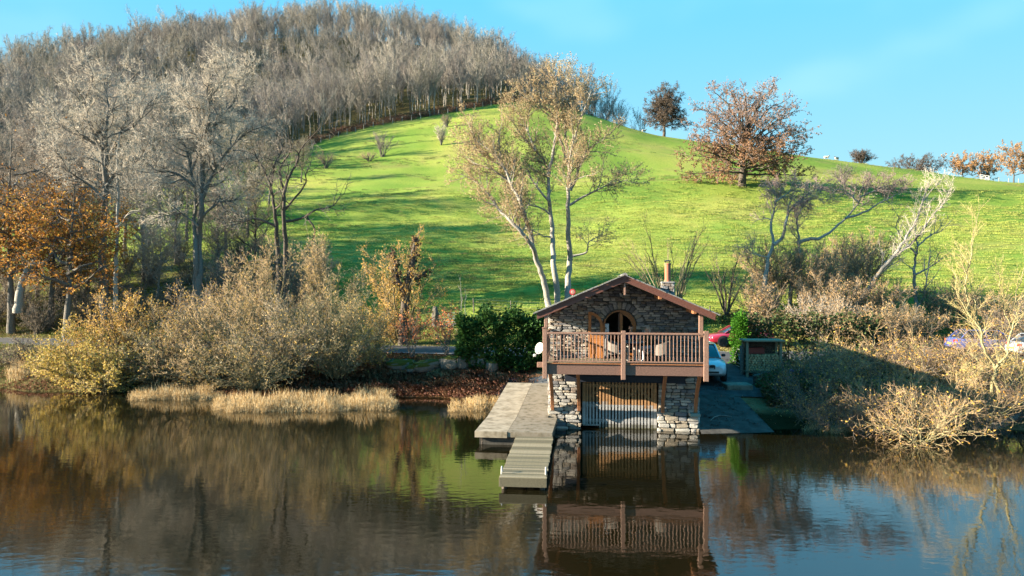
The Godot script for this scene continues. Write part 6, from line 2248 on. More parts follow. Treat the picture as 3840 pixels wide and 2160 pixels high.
func make_cars() -> void:
	car("parked_suv", "white SUV parked nose-on beside the boathouse, half hidden by it", Vector3(9.45, 1.2, -36.6), -0.1, Color(0.42, 0.45, 0.48), true)
	car("parked_car", "red car parked across the lane behind the boathouse", Vector3(15.3, 1.66, -49.4), -PI / 2 + 0.05, Color(0.3, 0.012, 0.03), false)
	car("parked_car", "blue car half hidden behind the brush on the right", Vector3(29.0, 1.62, -44.6), PI / 2 - 0.1, Color(0.06, 0.085, 0.26), false)
	car("parked_car", "white car glimpsed behind the bank willow at the right edge", Vector3(31.2, 1.55, -42.2), PI / 2 - 0.1, Color(0.42, 0.43, 0.45), false)

# ------------------------------------------------------------------ gates, fences, stones and small things
func bar_gate(called: String, label: String, a: Vector3, c: Vector3, h: float, bars: int, m: Material, thick: float, posts := true) -> void:
	var o := thing(called, label, "gate", a)
	var e := c - a
	var b: Buf
	for k in bars:
		var y := h * (0.12 + 0.88 * pow(float(k) / (bars - 1), 1.25))
		b = Buf.new()
		b.rod(Vector3(0, y, 0), e + Vector3(0, y, 0), thick, thick, 6)
		part("bar", b, m, o)
	for t in [0.0, 1.0]:
		b = Buf.new()
		b.rod(e * t + Vector3(0, 0.08, 0), e * t + Vector3(0, h + 0.04, 0), thick * 1.2, thick * 1.2, 6)
		part("stile", b, m, o)
	for pr in [[0.0, 0.5], [1.0, 0.5]]:
		b = Buf.new()
		b.rod(e * pr[0] + Vector3(0, h * 0.12, 0), e * pr[1] + Vector3(0, h, 0), thick * 0.8, thick * 0.8, 5)
		part("brace", b, m, o)
	if posts:
		b = Buf.new()
		b.rod(-e.normalized() * 0.15 + Vector3(0, -0.4, 0), -e.normalized() * 0.15 + Vector3(0, h + 0.25, 0), 0.11, 0.1, 8)
		part("gatepost", b, M.bark_grey, o)

func fence(called: String, label: String, path: Array, every: float, h: float, rad: float, m: Material, wires: int) -> void:
	var o := thing(called, label, "fence", path[0])
	var tops := []
	var carry := 0.0
	for k in path.size() - 1:
		var l: float = path[k].distance_to(path[k + 1])
		while carry < l:
			var p: Vector3 = path[k].lerp(path[k + 1], carry / l)
			p.y = land(p.x, -p.z)
			tops.append(p - path[0])
			carry += every
		carry -= l
	var b := Buf.new()
	b.tube(PackedVector3Array([Vector3(0, -0.4, 0), Vector3(0, h, 0)]), PackedFloat32Array([rad, rad * 0.9]), 6)
	var post := b.mesh()
	for p in tops:
		shared("post", post, m, o, Transform3D(Basis(Vector3.UP, rnd(0, 3)) * Basis(Vector3.RIGHT, rnd(-0.05, 0.05)), p))
	for w in wires:
		b = Buf.new()
		for k in tops.size() - 1:
			var y := h * (0.35 + 0.6 * w / maxf(wires - 1, 1))
			b.rod(tops[k] + Vector3(0, y, 0), tops[k + 1] + Vector3(0, y, 0), 0.006 if rad < 0.1 else 0.012, 0.006 if rad < 0.1 else 0.012, 3)
		part("wire", b, M.galvanised, o)

func boulder(label: String, c: Vector3, size: Vector3, seed_: int, mossy: float) -> void:
	var fl := FastNoiseLite.new()
	fl.seed = seed_
	fl.frequency = 0.9
	var o := thing("boulder", label, "boulder", c, seed_ * 0.7)
	var make := func(grow: float, from: float, lo: float) -> Buf:
		var b := Buf.new()
		var rows := 10
		var cols := 16
		for r in rows + 1:
			for k in cols:
				var th := lerpf(from, PI * 0.5, float(r) / rows) if lo == 0.0 else lerpf(lo, PI * 0.5, float(r) / rows)
				var a := TAU * k / cols
				var d := Vector3(cos(th) * cos(a), sin(th), cos(th) * sin(a))
				var sq := Vector3(signf(d.x) * pow(absf(d.x), 0.7), signf(d.y) * pow(absf(d.y), 0.75), signf(d.z) * pow(absf(d.z), 0.7))
				var p := sq * (1.0 + 0.28 * fl.get_noise_3dv(d * 1.6) + 0.1 * fl.get_noise_3dv(d * 5.0)) * size * 0.5 * grow
				b.pt(p, d)
		for r in rows:
			for k in cols:
				var a := r * cols + k
				var e := r * cols + (k + 1) % cols
				b.i.append_array(PackedInt32Array([a, e, a + cols, e, e + cols, a + cols]))
		# smooth normals from the faces
		var ns := PackedVector3Array()
		ns.resize(b.v.size())
		for t in range(0, b.i.size(), 3):
			var f := (b.v[b.i[t + 2]] - b.v[b.i[t]]).cross(b.v[b.i[t + 1]] - b.v[b.i[t]])
			for q in 3:
				ns[b.i[t + q]] += f
		for k in ns.size():
			ns[k] = ns[k].normalized()
		b.n = ns
		return b
	part("rock", make.call(1.0, -PI * 0.45, 0.0), M.stone_pale, o)
	if mossy > 0.0:
		part("moss", make.call(1.025, 0.0, PI * 0.5 * (0.5 - 0.6 * mossy)), M.moss, o)

func make_objects() -> void:
	var b: Buf
	# satellite dish on the side of the house
	var d := thing("satellite_dish", "white satellite dish on the left side of the boathouse", "satellite dish", HOUSE_AT, HOUSE_TURN)
	b = Buf.new()
	var tilt := Transform3D(Basis(Vector3.UP, -0.5) * Basis(Vector3.RIGHT, PI / 2 - 0.35) * Basis.from_scale(Vector3(0.9, 1, 1.12)), Vector3(-3.36, 3.27, 0.35))
	b.lathe([Vector2(0.0, -0.035), Vector2(0.1, -0.028), Vector2(0.17, -0.012), Vector2(0.215, 0.0), Vector2(0.215, 0.008), Vector2(0.17, -0.004), Vector2(0.1, -0.02), Vector2(0.0, -0.027)], 24, tilt)
	part("reflector", b, M.dish_white, d)
	b = Buf.new()
	b.rod(Vector3(-3.36, 3.14, 0.36), Vector3(-3.52, 3.0, 0.6), 0.014, 0.014, 6)
	b.rod(Vector3(-3.36, 3.22, 0.31), Vector3(-2.98, 3.12, -0.1), 0.022, 0.022, 6)
	part("arm", b, M.dish_white, d)
	b = Buf.new()
	b.box(Vector3(-3.58, 2.95, 0.55), Vector3(-3.46, 3.06, 0.68), 0.02)
	part("receiver", b, M.dish_white, d)
	# round road sign seen above the eaves
	var s := thing("road_sign", "round red-rimmed road sign above the left roof slope", "sign", on_ground(2147, 47.2))
	var sy := at(2147, 1095, 47.2).y - s.position.y
	b = Buf.new()
	b.rod(Vector3(0, -0.3, 0), Vector3(0, sy + 0.1, 0), 0.03, 0.03, 8)
	part("post", b, M.galvanised, s)
	var face := Transform3D(Basis(Vector3.UP, -0.3) * Basis(Vector3.RIGHT, PI / 2), Vector3(0, sy, 0.05))
	b = Buf.new()
	b.lathe([Vector2(0.12, 0.012), Vector2(0.2, 0.012), Vector2(0.2, -0.012), Vector2(0.0, -0.012)], 24, face)
	part("rim", b, mat("sign_red", Color(0.25, 0.02, 0.025), 0.4), s)
	b = Buf.new()
	b.lathe([Vector2(0.0, 0.011), Vector2(0.121, 0.011), Vector2(0.121, 0.0)], 24, face)
	part("face", b, M.timber_silver, s)
	b = Buf.new()
	b.slab(PackedVector2Array([Vector2(-0.05, -0.09), Vector2(0.03, -0.09), Vector2(0.05, 0.04), Vector2(0.0, 0.1), Vector2(-0.04, 0.03)]), 0.0, 0.006)
	part("symbol", b, M.terracotta, s).transform = Transform3D(Basis(Vector3.UP, -0.3), Vector3(0, sy, 0.066))
	# gate to the yard, log store
	bar_gate("field_gate", "galvanised gate standing open beside the log store", Vector3(11.62, 1.5, -37.0), Vector3(12.0, 1.42, -39.6), 1.0, 5, M.galvanised, 0.022)
	var ls := thing("log_store", "open-fronted wooden log store right of the slipway", "log store", Vector3(12.55, 1.5, -36.7), -0.05)
	for x in [-0.82, 0.82]:
		for z in [0.35, -0.4]:
			b = Buf.new()
			b.box(Vector3(x - 0.06, -0.3, z - 0.06), Vector3(x + 0.06, 1.5, z + 0.06), 0.01)
			part("post", b, M.deck_board_2, ls)
	b = Buf.new()
	b.box(Vector3(-0.98, 1.5, -0.6), Vector3(0.98, 1.58, 0.55), 0.01)
	part("roof", b, M.deck_board_2, ls)
	b = Buf.new()
	b.box(Vector3(-0.78, 0.02, -0.45), Vector3(0.78, 1.49, -0.42))
	part("back_board", b, M.bark_dark, ls)
	b = Buf.new()
	b.box(Vector3(-0.9, -0.05, -0.45), Vector3(0.9, 0.04, 0.42), 0.01)
	part("shelf", b, M.deck_board_1, ls)
	b = Buf.new()
	b.box(Vector3(-0.7, 0.86, -0.38), Vector3(0.1, 1.16, 0.1), 0.01)
	var cr := solo("red_crate", b, mat("crate_red", Color(0.2, 0.04, 0.03), 0.7), "dull red crate on top of the stacked logs", "crate")
	cr.position = ls.position
	for row in 7:
		for k in 11:
			var r := rnd(0.05, 0.072)
			b = Buf.new()
			b.painted = true
			b.col = Color(0.5, 0.36, 0.2) * rnd(0.75, 1.15)
			var x := -0.7 + k * 0.138 + (0.06 if row % 2 else 0.0) + rnd(-0.01, 0.01)
			var y := 0.1 + row * 0.115
			if x > 0.76:
				continue
			b.rod(Vector3(x, y, -0.38), Vector3(x, y, 0.3 + rnd(-0.04, 0.05)), r, r, 7)
			var lg := solo("firewood_log", b, M.blades, "split log in the stack inside the log store", "log", "logs stacked in the log store")
			lg.position = ls.position
			lg.rotation.y = -0.05
	var st := Plant.new(77, {"gap": [5.0], "ang": [1.0], "up": [0.0], "long": [0.3], "thick": 0.03, "thin": 0.01, "seg": 0.4, "wig": 0.3, "lift": 0.0})
	st.limb([Vector3(0, -0.6, 0), Vector3(0.02, 0.3, 0), Vector3(0, 1.0, 0)], 0.34, 0.26, 0.9, 11)
	planted(st, "old_stump", "dark old tree stump below the log store", "stump", Vector3(11.75, 0.55, -34.9), "bark_dark", "twig_dark")
	b = Buf.new()
	b.lathe([Vector2(0.0, 0.0), Vector2(0.26, 0.0), Vector2(0.3, 0.2), Vector2(0.31, 0.42), Vector2(0.3, 0.64), Vector2(0.26, 0.86), Vector2(0.22, 0.88), Vector2(0.0, 0.87)], 20)
	for y in [0.22, 0.62]:
		b.lathe([Vector2(0.3, y - 0.02), Vector2(0.322, y), Vector2(0.3, y + 0.02)], 20)
	var bar := solo("blue_barrel", b, mat("barrel_blue", Color(0.02, 0.035, 0.22), 0.45), "blue plastic barrel half hidden in the dark hedge", "barrel")
	bar.position = on_ground(2985, 34.5)
	# mossy stones along the leafy bank
	var k := 0
	for q in [[1688, 1.15, 0.8, 0.3, "pale boulder with little moss at the left of the upright stones"], [1735, 0.8, 0.95, 0.45, "tallest upright mossy stone of the bank row"], [1772, 0.75, 0.78, 0.55, "third upright mossy stone of the bank row"], [1806, 0.8, 0.86, 0.4, "fourth mossy stone, next to the gap in the bank row"],
			[1845, 0.6, 0.66, 0.3, "last squat stone of the bank row beside the hedge"], [1505, 1.6, 0.6, 0.85, "leftmost long mound of rock covered in bright moss"], [1605, 2.1, 0.66, 0.8, "long moss-covered rock beside the pale boulder"], [1548, 0.9, 0.45, 0.7, "small mossy rock between the two long mounds"]]:
		var p := on_ground(q[0], 41.3 + rnd(-0.25, 0.25))
		boulder(q[4], p + Vector3(0, q[2] * 0.3, 0), Vector3(q[1], q[2] * 1.1, 0.7), 40 + k, q[3])
		k += 1
	# driftwood by the dock
	var dw := Plant.new(78, {"gap": [0.4, 0.2], "ang": [1.0, 0.9], "up": [0.1, 0.0], "long": [0.5, 0.2], "thick": 0.05, "thin": 0.012, "seg": 0.2, "wig": 0.5, "lift": 0.0})
	var p0 := on_ground(1905, 35.6)
	dw.limb([Vector3(0.1, 0.12, -0.4), Vector3(-0.5, 0.2, 0), Vector3(-1.0, 0.28, 0.3), Vector3(-1.5, 0.1, 0.7)], 0.16, 0.1, 0.3, 9, 0.05)
	dw.limb([Vector3(-1.1, 0.25, 0.3), Vector3(-1.3, 0.1, 0.6), Vector3(-1.25, -0.3, 0.9)], 0.13, 0.04, 0.4, 7, 0.05)
	dw.limb([Vector3(-0.7, 0.22, 0.1), Vector3(-1.0, 0.45, 0.0), Vector3(-1.35, 0.5, 0.1)], 0.12, 0.04, 0.4, 7, 0.05)
	planted(dw, "driftwood_root", "dark rotting root lying on the bank beside the dock", "driftwood", p0, "bark_dark", "twig_dark")
	b = Buf.new()
	b.tube(PackedVector3Array([Vector3(-0.9, 0.12, 0.0), Vector3(-0.4, 0.16, 0.1), Vector3(0.2, 0.12, 0.05), Vector3(0.9, 0.1, 0.2)]), PackedFloat32Array([0.05, 0.13, 0.12, 0.07]), 8)
	var fl := solo("split_log", b, mat("split_wood", Color(0.36, 0.17, 0.08), 0.8, M.fine, 2.0, M.grain, 2.0), "orange-brown split log lying across the landward end of the dock", "log")
	fl.position = on_ground(2000, 36.4) + Vector3(0, 0.0, 0)
	# branch lying on the slipway
	b = Buf.new()
	var sp := PackedVector3Array()
	var sr := PackedFloat32Array()
	for q in [[2665, 1590], [2680, 1570], [2700, 1560], [2725, 1562], [2745, 1566]]:
		var v := at(q[0], q[1], 29.9 + (1590 - q[1]) * 0.02)
		sp.append(Vector3(v.x, slip_height(v.x, -v.z) + 0.06, v.z))
		sr.append(0.016)
	b.tube(sp, sr, 5)
	solo("fallen_branch", b, M.bark_pale, "thin curved branch lying on the dark slipway", "branch")
	# gate and fences of the field
	var ga := on_ground(1646, 56.0)
	var gc := on_ground(1725, 55.6)
	gc.y = ga.y
	bar_gate("field_gate", "grey field gate between the golden willow and the conifer hedge", ga, gc, 1.1, 6, M.galvanised, 0.025, false)
	boulder("square stone gatepost left of the grey field gate", on_ground(1632, 56.0) + Vector3(0, 0.7, 0), Vector3(0.5, 1.7, 0.45), 71, 0.0)
	var path := []
	for x in [-3.0, 2.0, 8.0, 14.0, 22.0, 32.0, 42.0]:
		path.append(Vector3(x, land(x, lane_at(x) + 11.0), -(lane_at(x) + 11.0)))
	fence("wire_fence", "wire fence along the foot of the field behind the boathouse", path, 3.0, 1.15, 0.05, M.bark_grey, 4)
	path = []
	for x in [-78.0, -66.0, -56.0, -46.0, -36.0, -26.0, -16.0, -6.0, 4.0, 14.0]:
		var dd := 100.0
		while wooded(x, dd) < -0.5:
			dd += 0.5
		path.append(Vector3(x, land(x, dd), -dd))
	fence("post_fence", "grey post fence along the lower edge of the hillside wood", path, 2.6, 1.3, 0.09, M.bark_pale, 2)
	var g0 := on_ground(3674, 166.0)
	var g1 := on_ground(3706, 165.0)
	bar_gate("field_gate", "small white gate on the skyline at the right", g0, g1, 1.15, 4, M.dish_white, 0.05, false)
	path = []
	for x in [3708, 3760, 3820, 3900]:
		path.append(on_ground(x, 164.0))
	fence("post_fence", "short post fence right of the skyline gate", path, 2.2, 1.2, 0.09, M.bark_pale, 2)
	# gravel by the side of the house
	b = Buf.new()
	for r in 6:
		for c in 10:
			var q := []
			for w in [[0, 0], [1, 0], [1, 1], [0, 1]]:
				var x: float = -1.0 + 0.28 * (c + w[0]) + 0.15 * (r + w[1])
				var dd: float = 37.6 + 0.5 * (r + w[1])
				q.append(Vector3(x, land(x, dd) + 0.035, -dd))
			b.quad(q[0], q[1], q[2], q[3])
	structure("path", b, mat("gravel", Color(0.2, 0.2, 0.2), 0.95, M.coarse, 1.6, M.grain, 4.0))

# ------------------------------------------------------------------ people, by smooth joining of tapered bones
# bones: [a, b, radius a, radius b, colour]
func flesh(b: Buf, bones: Array, cell: float, k: float) -> void:
	var lo := Vector3.ONE * 1e9
	var hi := -lo
	for q in bones:
		var r := Vector3.ONE * (maxf(q[2], q[3]) + cell * 3.0)
		for p in [q[0], q[1]]:
			lo = lo.min(p - r)
			hi = hi.max(p + r)
	var n := Vector3i(((hi - lo) / cell).ceil()) + Vector3i.ONE
	var f := PackedFloat32Array()
	f.resize(n.x * n.y * n.z)
	f.fill(1.0)
	for q in bones:
		var a: Vector3 = q[0]
		var c: Vector3 = q[1]
		var ab := c - a
		var ll := maxf(ab.length_squared(), 1e-9)
		var r := maxf(q[2], q[3]) + cell * 2.5 + k
		var i0 := Vector3i(((a.min(c) - Vector3.ONE * r - lo) / cell).floor()).clamp(Vector3i.ZERO, n - Vector3i.ONE)
		var i1 := Vector3i(((a.max(c) + Vector3.ONE * r - lo) / cell).ceil()).clamp(Vector3i.ZERO, n - Vector3i.ONE)
		var ra: float = q[2]
		var rb: float = q[3]
		for z in range(i0.z, i1.z + 1):
			for y in range(i0.y, i1.y + 1):
				var row := (z * n.y + y) * n.x
				for x in range(i0.x, i1.x + 1):
					var p := lo + Vector3(x, y, z) * cell
					var t := clampf((p - a).dot(ab) / ll, 0.0, 1.0)
					var dd := p.distance_to(a + ab * t) - lerpf(ra, rb, t)
					var o := f[row + x]
					var h := maxf(k - absf(o - dd), 0.0) / k
					f[row + x] = minf(o, dd) - h * h * k * 0.25
	var ids := {}
	var step := [1, n.x, n.x * n.y]
	var first := b.v.size()
	for z in n.z - 1:
		for y in n.y - 1:
			var row := (z * n.y + y) * n.x
			for x in n.x - 1:
				var e := row + x
				var inside := 0
				for c in 8:
					if f[e + (c & 1) + (c >> 1 & 1) * step[1] + (c >> 2 & 1) * step[2]] < 0.0:
						inside += 1
				if inside == 0 or inside == 8:
					continue
				var sum := Vector3.ZERO
				var m := 0
				for c in 8:
					var va := f[e + (c & 1) + (c >> 1 & 1) * step[1] + (c >> 2 & 1) * step[2]]
					for ax in 3:
						if c >> ax & 1:
							continue
						var vb := f[e + (c & 1) + (c >> 1 & 1) * step[1] + (c >> 2 & 1) * step[2] + step[ax]]
						if (va < 0.0) != (vb < 0.0):
							var p := Vector3(c & 1, c >> 1 & 1, c >> 2 & 1)
							p[ax] += va / (va - vb)
							sum += p
							m += 1
				var pos := lo + (Vector3(x, y, z) + sum / m) * cell
				var best := 1e9
				for q in bones:
					var ab: Vector3 = q[1] - q[0]
					var t := clampf((pos - q[0]).dot(ab) / maxf(ab.length_squared(), 1e-9), 0.0, 1.0)
					var dd: float = pos.distance_to(q[0] + ab * t) - lerpf(q[2], q[3], t)
					if dd < best:
						best = dd
						b.col = q[4]
				ids[e] = b.pt(pos, Vector3.ZERO)
	for e in ids:
		var x: int = e % n.x
		var y: int = e / n.x % n.y
		var z: int = e / (n.x * n.y)
		var pos := [x, y, z]
		for ax in 3:
			var a1 := (ax + 1) % 3
			var a2 := (ax + 2) % 3
			if pos[a1] == 0 or pos[a2] == 0:
				continue
			var va := f[e]
			var vb := f[e + step[ax]]
			if (va < 0.0) == (vb < 0.0):
				continue
			var k0: int = e
			var k1: int = e - step[a1]
			var k2: int = e - step[a1] - step[a2]
			var k3: int = e - step[a2]
			if not (ids.has(k1) and ids.has(k2) and ids.has(k3)):
				continue
			var q := [ids[k0], ids[k1], ids[k2], ids[k3]]
			if va < 0.0:
				b.i.append_array(PackedInt32Array([q[0], q[2], q[1], q[0], q[3], q[2]]))
			else:
				b.i.append_array(PackedInt32Array([q[0], q[1], q[2], q[0], q[2], q[3]]))
	for t in range(0, b.i.size(), 3):
		if b.i[t] < first:
			continue
		var m := (b.v[b.i[t + 2]] - b.v[b.i[t]]).cross(b.v[b.i[t + 1]] - b.v[b.i[t]])
		for q in 3:
			b.n[b.i[t + q]] += m
	for v in range(first, b.v.size()):
		b.n[v] = b.n[v].normalized()

func head_bones(c: Vector3, look: Vector3, skin: Color, hair: Color, long_hair: bool) -> Array:
	var up := Vector3.UP
	var side := look.cross(up).normalized()
	up = side.cross(look).normalized()
	var at_ := func(s: float, u: float, l: float) -> Vector3: return c + side * s + up * u + look * l
	var out := [[at_.call(0, 0.03, -0.01), at_.call(0, -0.06, 0.03), 0.085, 0.058, skin], [at_.call(0, 0.05, -0.035), at_.call(0, 0.03, -0.045), 0.088, 0.085, hair], [at_.call(0, 0.095, 0.02), at_.call(0, 0.085, -0.06), 0.045, 0.06, hair],
		[at_.call(0, 0.0, 0.085), at_.call(0, -0.025, 0.1), 0.011, 0.016, skin], [at_.call(-0.02, -0.062, 0.078), at_.call(0.02, -0.062, 0.078), 0.009, 0.009, Color(skin.r * 0.8, skin.g * 0.5, skin.b * 0.5)],
		[at_.call(0.085, 0.0, -0.005), at_.call(0.088, -0.03, 0.0), 0.016, 0.013, skin], [at_.call(-0.085, 0.0, -0.005), at_.call(-0.088, -0.03, 0.0), 0.016, 0.013, skin],
		[at_.call(0.033, 0.008, 0.08), at_.call(0.036, 0.008, 0.08), 0.0085, 0.0085, Color(0.03, 0.025, 0.02)], [at_.call(-0.033, 0.008, 0.08), at_.call(-0.036, 0.008, 0.08), 0.0085, 0.0085, Color(0.03, 0.025, 0.02)]]
	if long_hair:
		for s: float in [-1.0, 1.0]:
			out.append([at_.call(s * 0.08, 0.03, -0.03), at_.call(s * 0.09, -0.16, 0.0), 0.035, 0.025, hair])
		out.append([at_.call(0, 0.02, -0.08), at_.call(0, -0.17, -0.07), 0.06, 0.04, hair])
	return out

func hand_bones(w: Vector3, along: Vector3, palm_down: Vector3, thumb_side: float, skin: Color) -> Array:
	along = along.normalized()
	var side := along.cross(palm_down).normalized() * thumb_side
	var down := side.cross(along).normalized()
	if down.dot(palm_down) < 0:
		down = -down
	var out := [[w, w + along * 0.075, 0.026, 0.03, skin], [w + along * 0.03 - side * 0.015, w + along * 0.08 - side * 0.02, 0.02, 0.018, skin]]
	for f in 4:
		var s := 0.028 - 0.019 * f
		var l: float = [0.068, 0.076, 0.07, 0.055][f]
		var a := w + along * 0.085 + side * s
		var b := a + (along * 0.8 + down * 0.35).normalized() * l * 0.5
		var c := b + (along * 0.35 + down * 0.9).normalized() * l * 0.5
		out.append([a, b, 0.0095, 0.009, skin])
		out.append([b, c, 0.009, 0.0078, skin])
	var t0 := w + along * 0.025 + side * 0.03
	var t1 := t0 + (along * 0.6 + side * 0.7 + down * 0.2).normalized() * 0.04
	out.append([t0, t1, 0.013, 0.0105, skin])
	out.append([t1, t1 + (along * 0.9 + down * 0.4).normalized() * 0.032, 0.0105, 0.009, skin])
	return out

func make_people() -> void:
	var skin := Color(0.38, 0.22, 0.16)
	var m := painted("figure", 0.75)
	# house axes: x along the front, z out towards the lake; seats are 0.45 above the boards
	var place := func(x: float, z: float) -> Vector3: return HOUSE_AT + Vector3(x, FLOOR, z).rotated(Vector3.UP, HOUSE_TURN)
	# man in a navy top, facing the lake, forearms on the table
	var navy := Color(0.02, 0.022, 0.05)
	var jeans := Color(0.3, 0.29, 0.27)
	var hair := Color(0.025, 0.018, 0.014)
	var o := thing("person", "person in a navy top seated behind the balcony table, looking down", "person", place.call(0.3, 0.42), HOUSE_TURN, "people on the balcony")
	var b := Buf.new()
	b.painted = true
	var hip := Vector3(0, 0.52, 0)
	var chest := Vector3(0, 0.98, 0.02)
	var neck := Vector3(0, 1.1, 0.05)
	var bones := [[hip, Vector3(0, 0.78, 0.0), 0.15, 0.14, navy], [Vector3(-0.07, 0.8, 0.0), Vector3(-0.08, 0.97, 0.01), 0.12, 0.12, navy], [Vector3(0.07, 0.8, 0.0), Vector3(0.08, 0.97, 0.01), 0.12, 0.12, navy],
		[Vector3(-0.13, 1.02, 0.01), Vector3(0.13, 1.02, 0.01), 0.075, 0.075, navy], [Vector3(0, 1.05, 0.03), Vector3(0, 1.14, 0.06), 0.055, 0.052, skin]]
	for s: float in [-1.0, 1.0]:
		var sh := Vector3(s * 0.19, 1.0, 0.02)
		var el := Vector3(s * 0.26, 0.76, 0.12)
		var wr := Vector3(s * 0.12, 0.79, 0.36)
		bones.append_array([[sh, el, 0.06, 0.047, navy], [el, wr, 0.045, 0.032, navy], [Vector3(s * 0.09, 0.53, 0.02), Vector3(s * 0.13, 0.52, 0.44), 0.088, 0.062, jeans], [Vector3(s * 0.13, 0.52, 0.44), Vector3(s * 0.14, 0.1, 0.42), 0.06, 0.042, jeans],
			[Vector3(s * 0.14, 0.06, 0.4), Vector3(s * 0.15, 0.045, 0.58), 0.042, 0.038, Color(0.4, 0.38, 0.36)]])
	flesh(b, bones, 0.02, 0.05)
	flesh(b, head_bones(Vector3(0, 1.26, 0.1), Vector3(0.05, -0.35, 0.93).normalized(), skin, hair, false), 0.009, 0.018)
	for s: float in [-1.0, 1.0]:
		flesh(b, hand_bones(Vector3(s * 0.12, 0.79, 0.36), Vector3(-s * 0.45, 0.02, 0.9), Vector3.DOWN, -s, skin), 0.006, 0.008)
	part("body", b, m, o)
	# person with long fair hair in a dark green top and white trousers, turned to the table
	var green := Color(0.035, 0.04, 0.025)
	var white := Color(0.4, 0.39, 0.4)
	o = thing("person", "person with long fair hair, dark top and white trousers at the balcony table", "person", place.call(0.98, 0.72), HOUSE_TURN - 0.75, "people on the balcony")
	b = Buf.new()
	b.painted = true
	bones = [[Vector3(0, 0.52, 0), Vector3(0, 0.74, 0.0), 0.14, 0.12, green], [Vector3(-0.06, 0.78, 0.01), Vector3(-0.06, 0.93, 0.02), 0.105, 0.1, green], [Vector3(0.06, 0.78, 0.01), Vector3(0.06, 0.93, 0.02), 0.105, 0.1, green],
		[Vector3(-0.11, 0.98, 0.02), Vector3(0.11, 0.98, 0.02), 0.062, 0.062, green], [Vector3(0, 1.0, 0.03), Vector3(0, 1.09, 0.05), 0.046, 0.044, skin]]
	for s: float in [-1.0, 1.0]:
		var el := Vector3(s * 0.23, 0.74, 0.1)
		var wr := Vector3(s * 0.1, 0.78, 0.3)
		bones.append_array([[Vector3(s * 0.165, 0.96, 0.02), el, 0.052, 0.042, green], [el, wr, 0.04, 0.029, green], [Vector3(s * 0.085, 0.53, 0.02), Vector3(s * 0.1, 0.52, 0.42), 0.085, 0.06, white], [Vector3(s * 0.1, 0.52, 0.42), Vector3(s * 0.1, 0.1, 0.44), 0.058, 0.04, white],
			[Vector3(s * 0.1, 0.06, 0.42), Vector3(s * 0.11, 0.042, 0.58), 0.038, 0.034, Color(0.6, 0.58, 0.55)]])
	flesh(b, bones, 0.02, 0.05)
	flesh(b, head_bones(Vector3(0, 1.19, 0.07), Vector3(0.1, -0.12, 0.98).normalized(), skin, Color(0.4, 0.33, 0.27), true), 0.009, 0.018)
	for s: float in [-1.0, 1.0]:
		flesh(b, hand_bones(Vector3(s * 0.1, 0.78, 0.3), Vector3(-s * 0.5, -0.05, 0.85), Vector3.DOWN, -s, skin), 0.006, 0.008)
	part("body", b, m, o)
	# table and what stands on it
	var rattan := mat("rattan", Color(0.21, 0.2, 0.185), 0.8, M.fine, 9.0, M.grain, 0.6)
	var cushion := mat("cushion", Color(0.34, 0.33, 0.3), 0.9)
	var t := thing("balcony_table", "small round grey table between the two seated people", "table", place.call(0.38, 1.02), HOUSE_TURN)
	b = Buf.new()
	b.lathe([Vector2(0.0, 0.76), Vector2(0.42, 0.76), Vector2(0.43, 0.745), Vector2(0.42, 0.73), Vector2(0.0, 0.73)], 28)
	part("table_top", b, mat("table_grey", Color(0.2, 0.2, 0.21), 0.5), t)
	for k in 4:
		b = Buf.new()
		var a := TAU * (k + 0.5) / 4
		b.rod(Vector3(cos(a) * 0.22, 0.73, sin(a) * 0.22), Vector3(cos(a) * 0.3, 0.0, sin(a) * 0.3), 0.018, 0.018, 6)
		part("leg", b, rattan, t)
	var juice := mat("juice", Color(0.75, 0.33, 0.02), 0.3)
	for k in 2:
		var g := thing("drink_glass", ["left one of two tumblers of orange drink on the balcony table", "right one of two tumblers of orange drink on the balcony table"][k], "glass", place.call([0.24, 0.52][k], [1.18, 1.16][k]) + Vector3(0, 0.76, 0), 0, "glasses on the balcony table")
		b = Buf.new()
		b.lathe([Vector2(0.0, 0.008), Vector2(0.036, 0.008), Vector2(0.041, 0.11), Vector2(0.0, 0.111)], 14)
		part("drink", b, juice, g)
		b = Buf.new()
		b.lathe([Vector2(0.0, 0.0), Vector2(0.04, 0.0), Vector2(0.046, 0.15), Vector2(0.043, 0.15), Vector2(0.0375, 0.004)], 14)
		part("tumbler", b, M.glass, g)
	for k in 2:
		b = Buf.new()
		b.lathe([Vector2(0.0, 0.0), Vector2(0.05, 0.0), Vector2(0.09, 0.03), Vector2(0.095, 0.035), Vector2(0.05, 0.012), Vector2(0.0, 0.01)], 18)
		var bowl := solo("bowl", b, M.dish_white, ["white bowl at the left of the balcony table", "white bowl at the right of the balcony table"][k], "bowl")
		bowl.position = place.call([0.08, 0.7][k], [1.1, 1.12][k]) + Vector3(0, 0.76, 0)
	# woven tub chairs
	var q := 0
	for c in [[0.3, 0.4, 0.0, "grey woven chair under the person in navy"], [1.02, 0.66, -0.75, "grey woven chair under the person in white trousers"], [-0.3, 1.0, 1.2, "woven chair with a white throw left of the middle post"], [1.5, 1.25, -2.4, "empty woven chair turned away at the right of the table"]]:
		var ch := thing("woven_chair", c[3], "chair", place.call(c[0], c[1]), HOUSE_TURN + c[2], "chairs on the balcony")
		b = Buf.new()
		b.box(Vector3(-0.28, 0.28, -0.27), Vector3(0.28, 0.36, 0.3), 0.03)
		part("seat", b, rattan, ch)
		b = Buf.new()
		b.box(Vector3(-0.23, 0.36, -0.2), Vector3(0.23, 0.43, 0.28), 0.03)
		part("cushion", b, cushion, ch)
		b = Buf.new()
		var n := 14
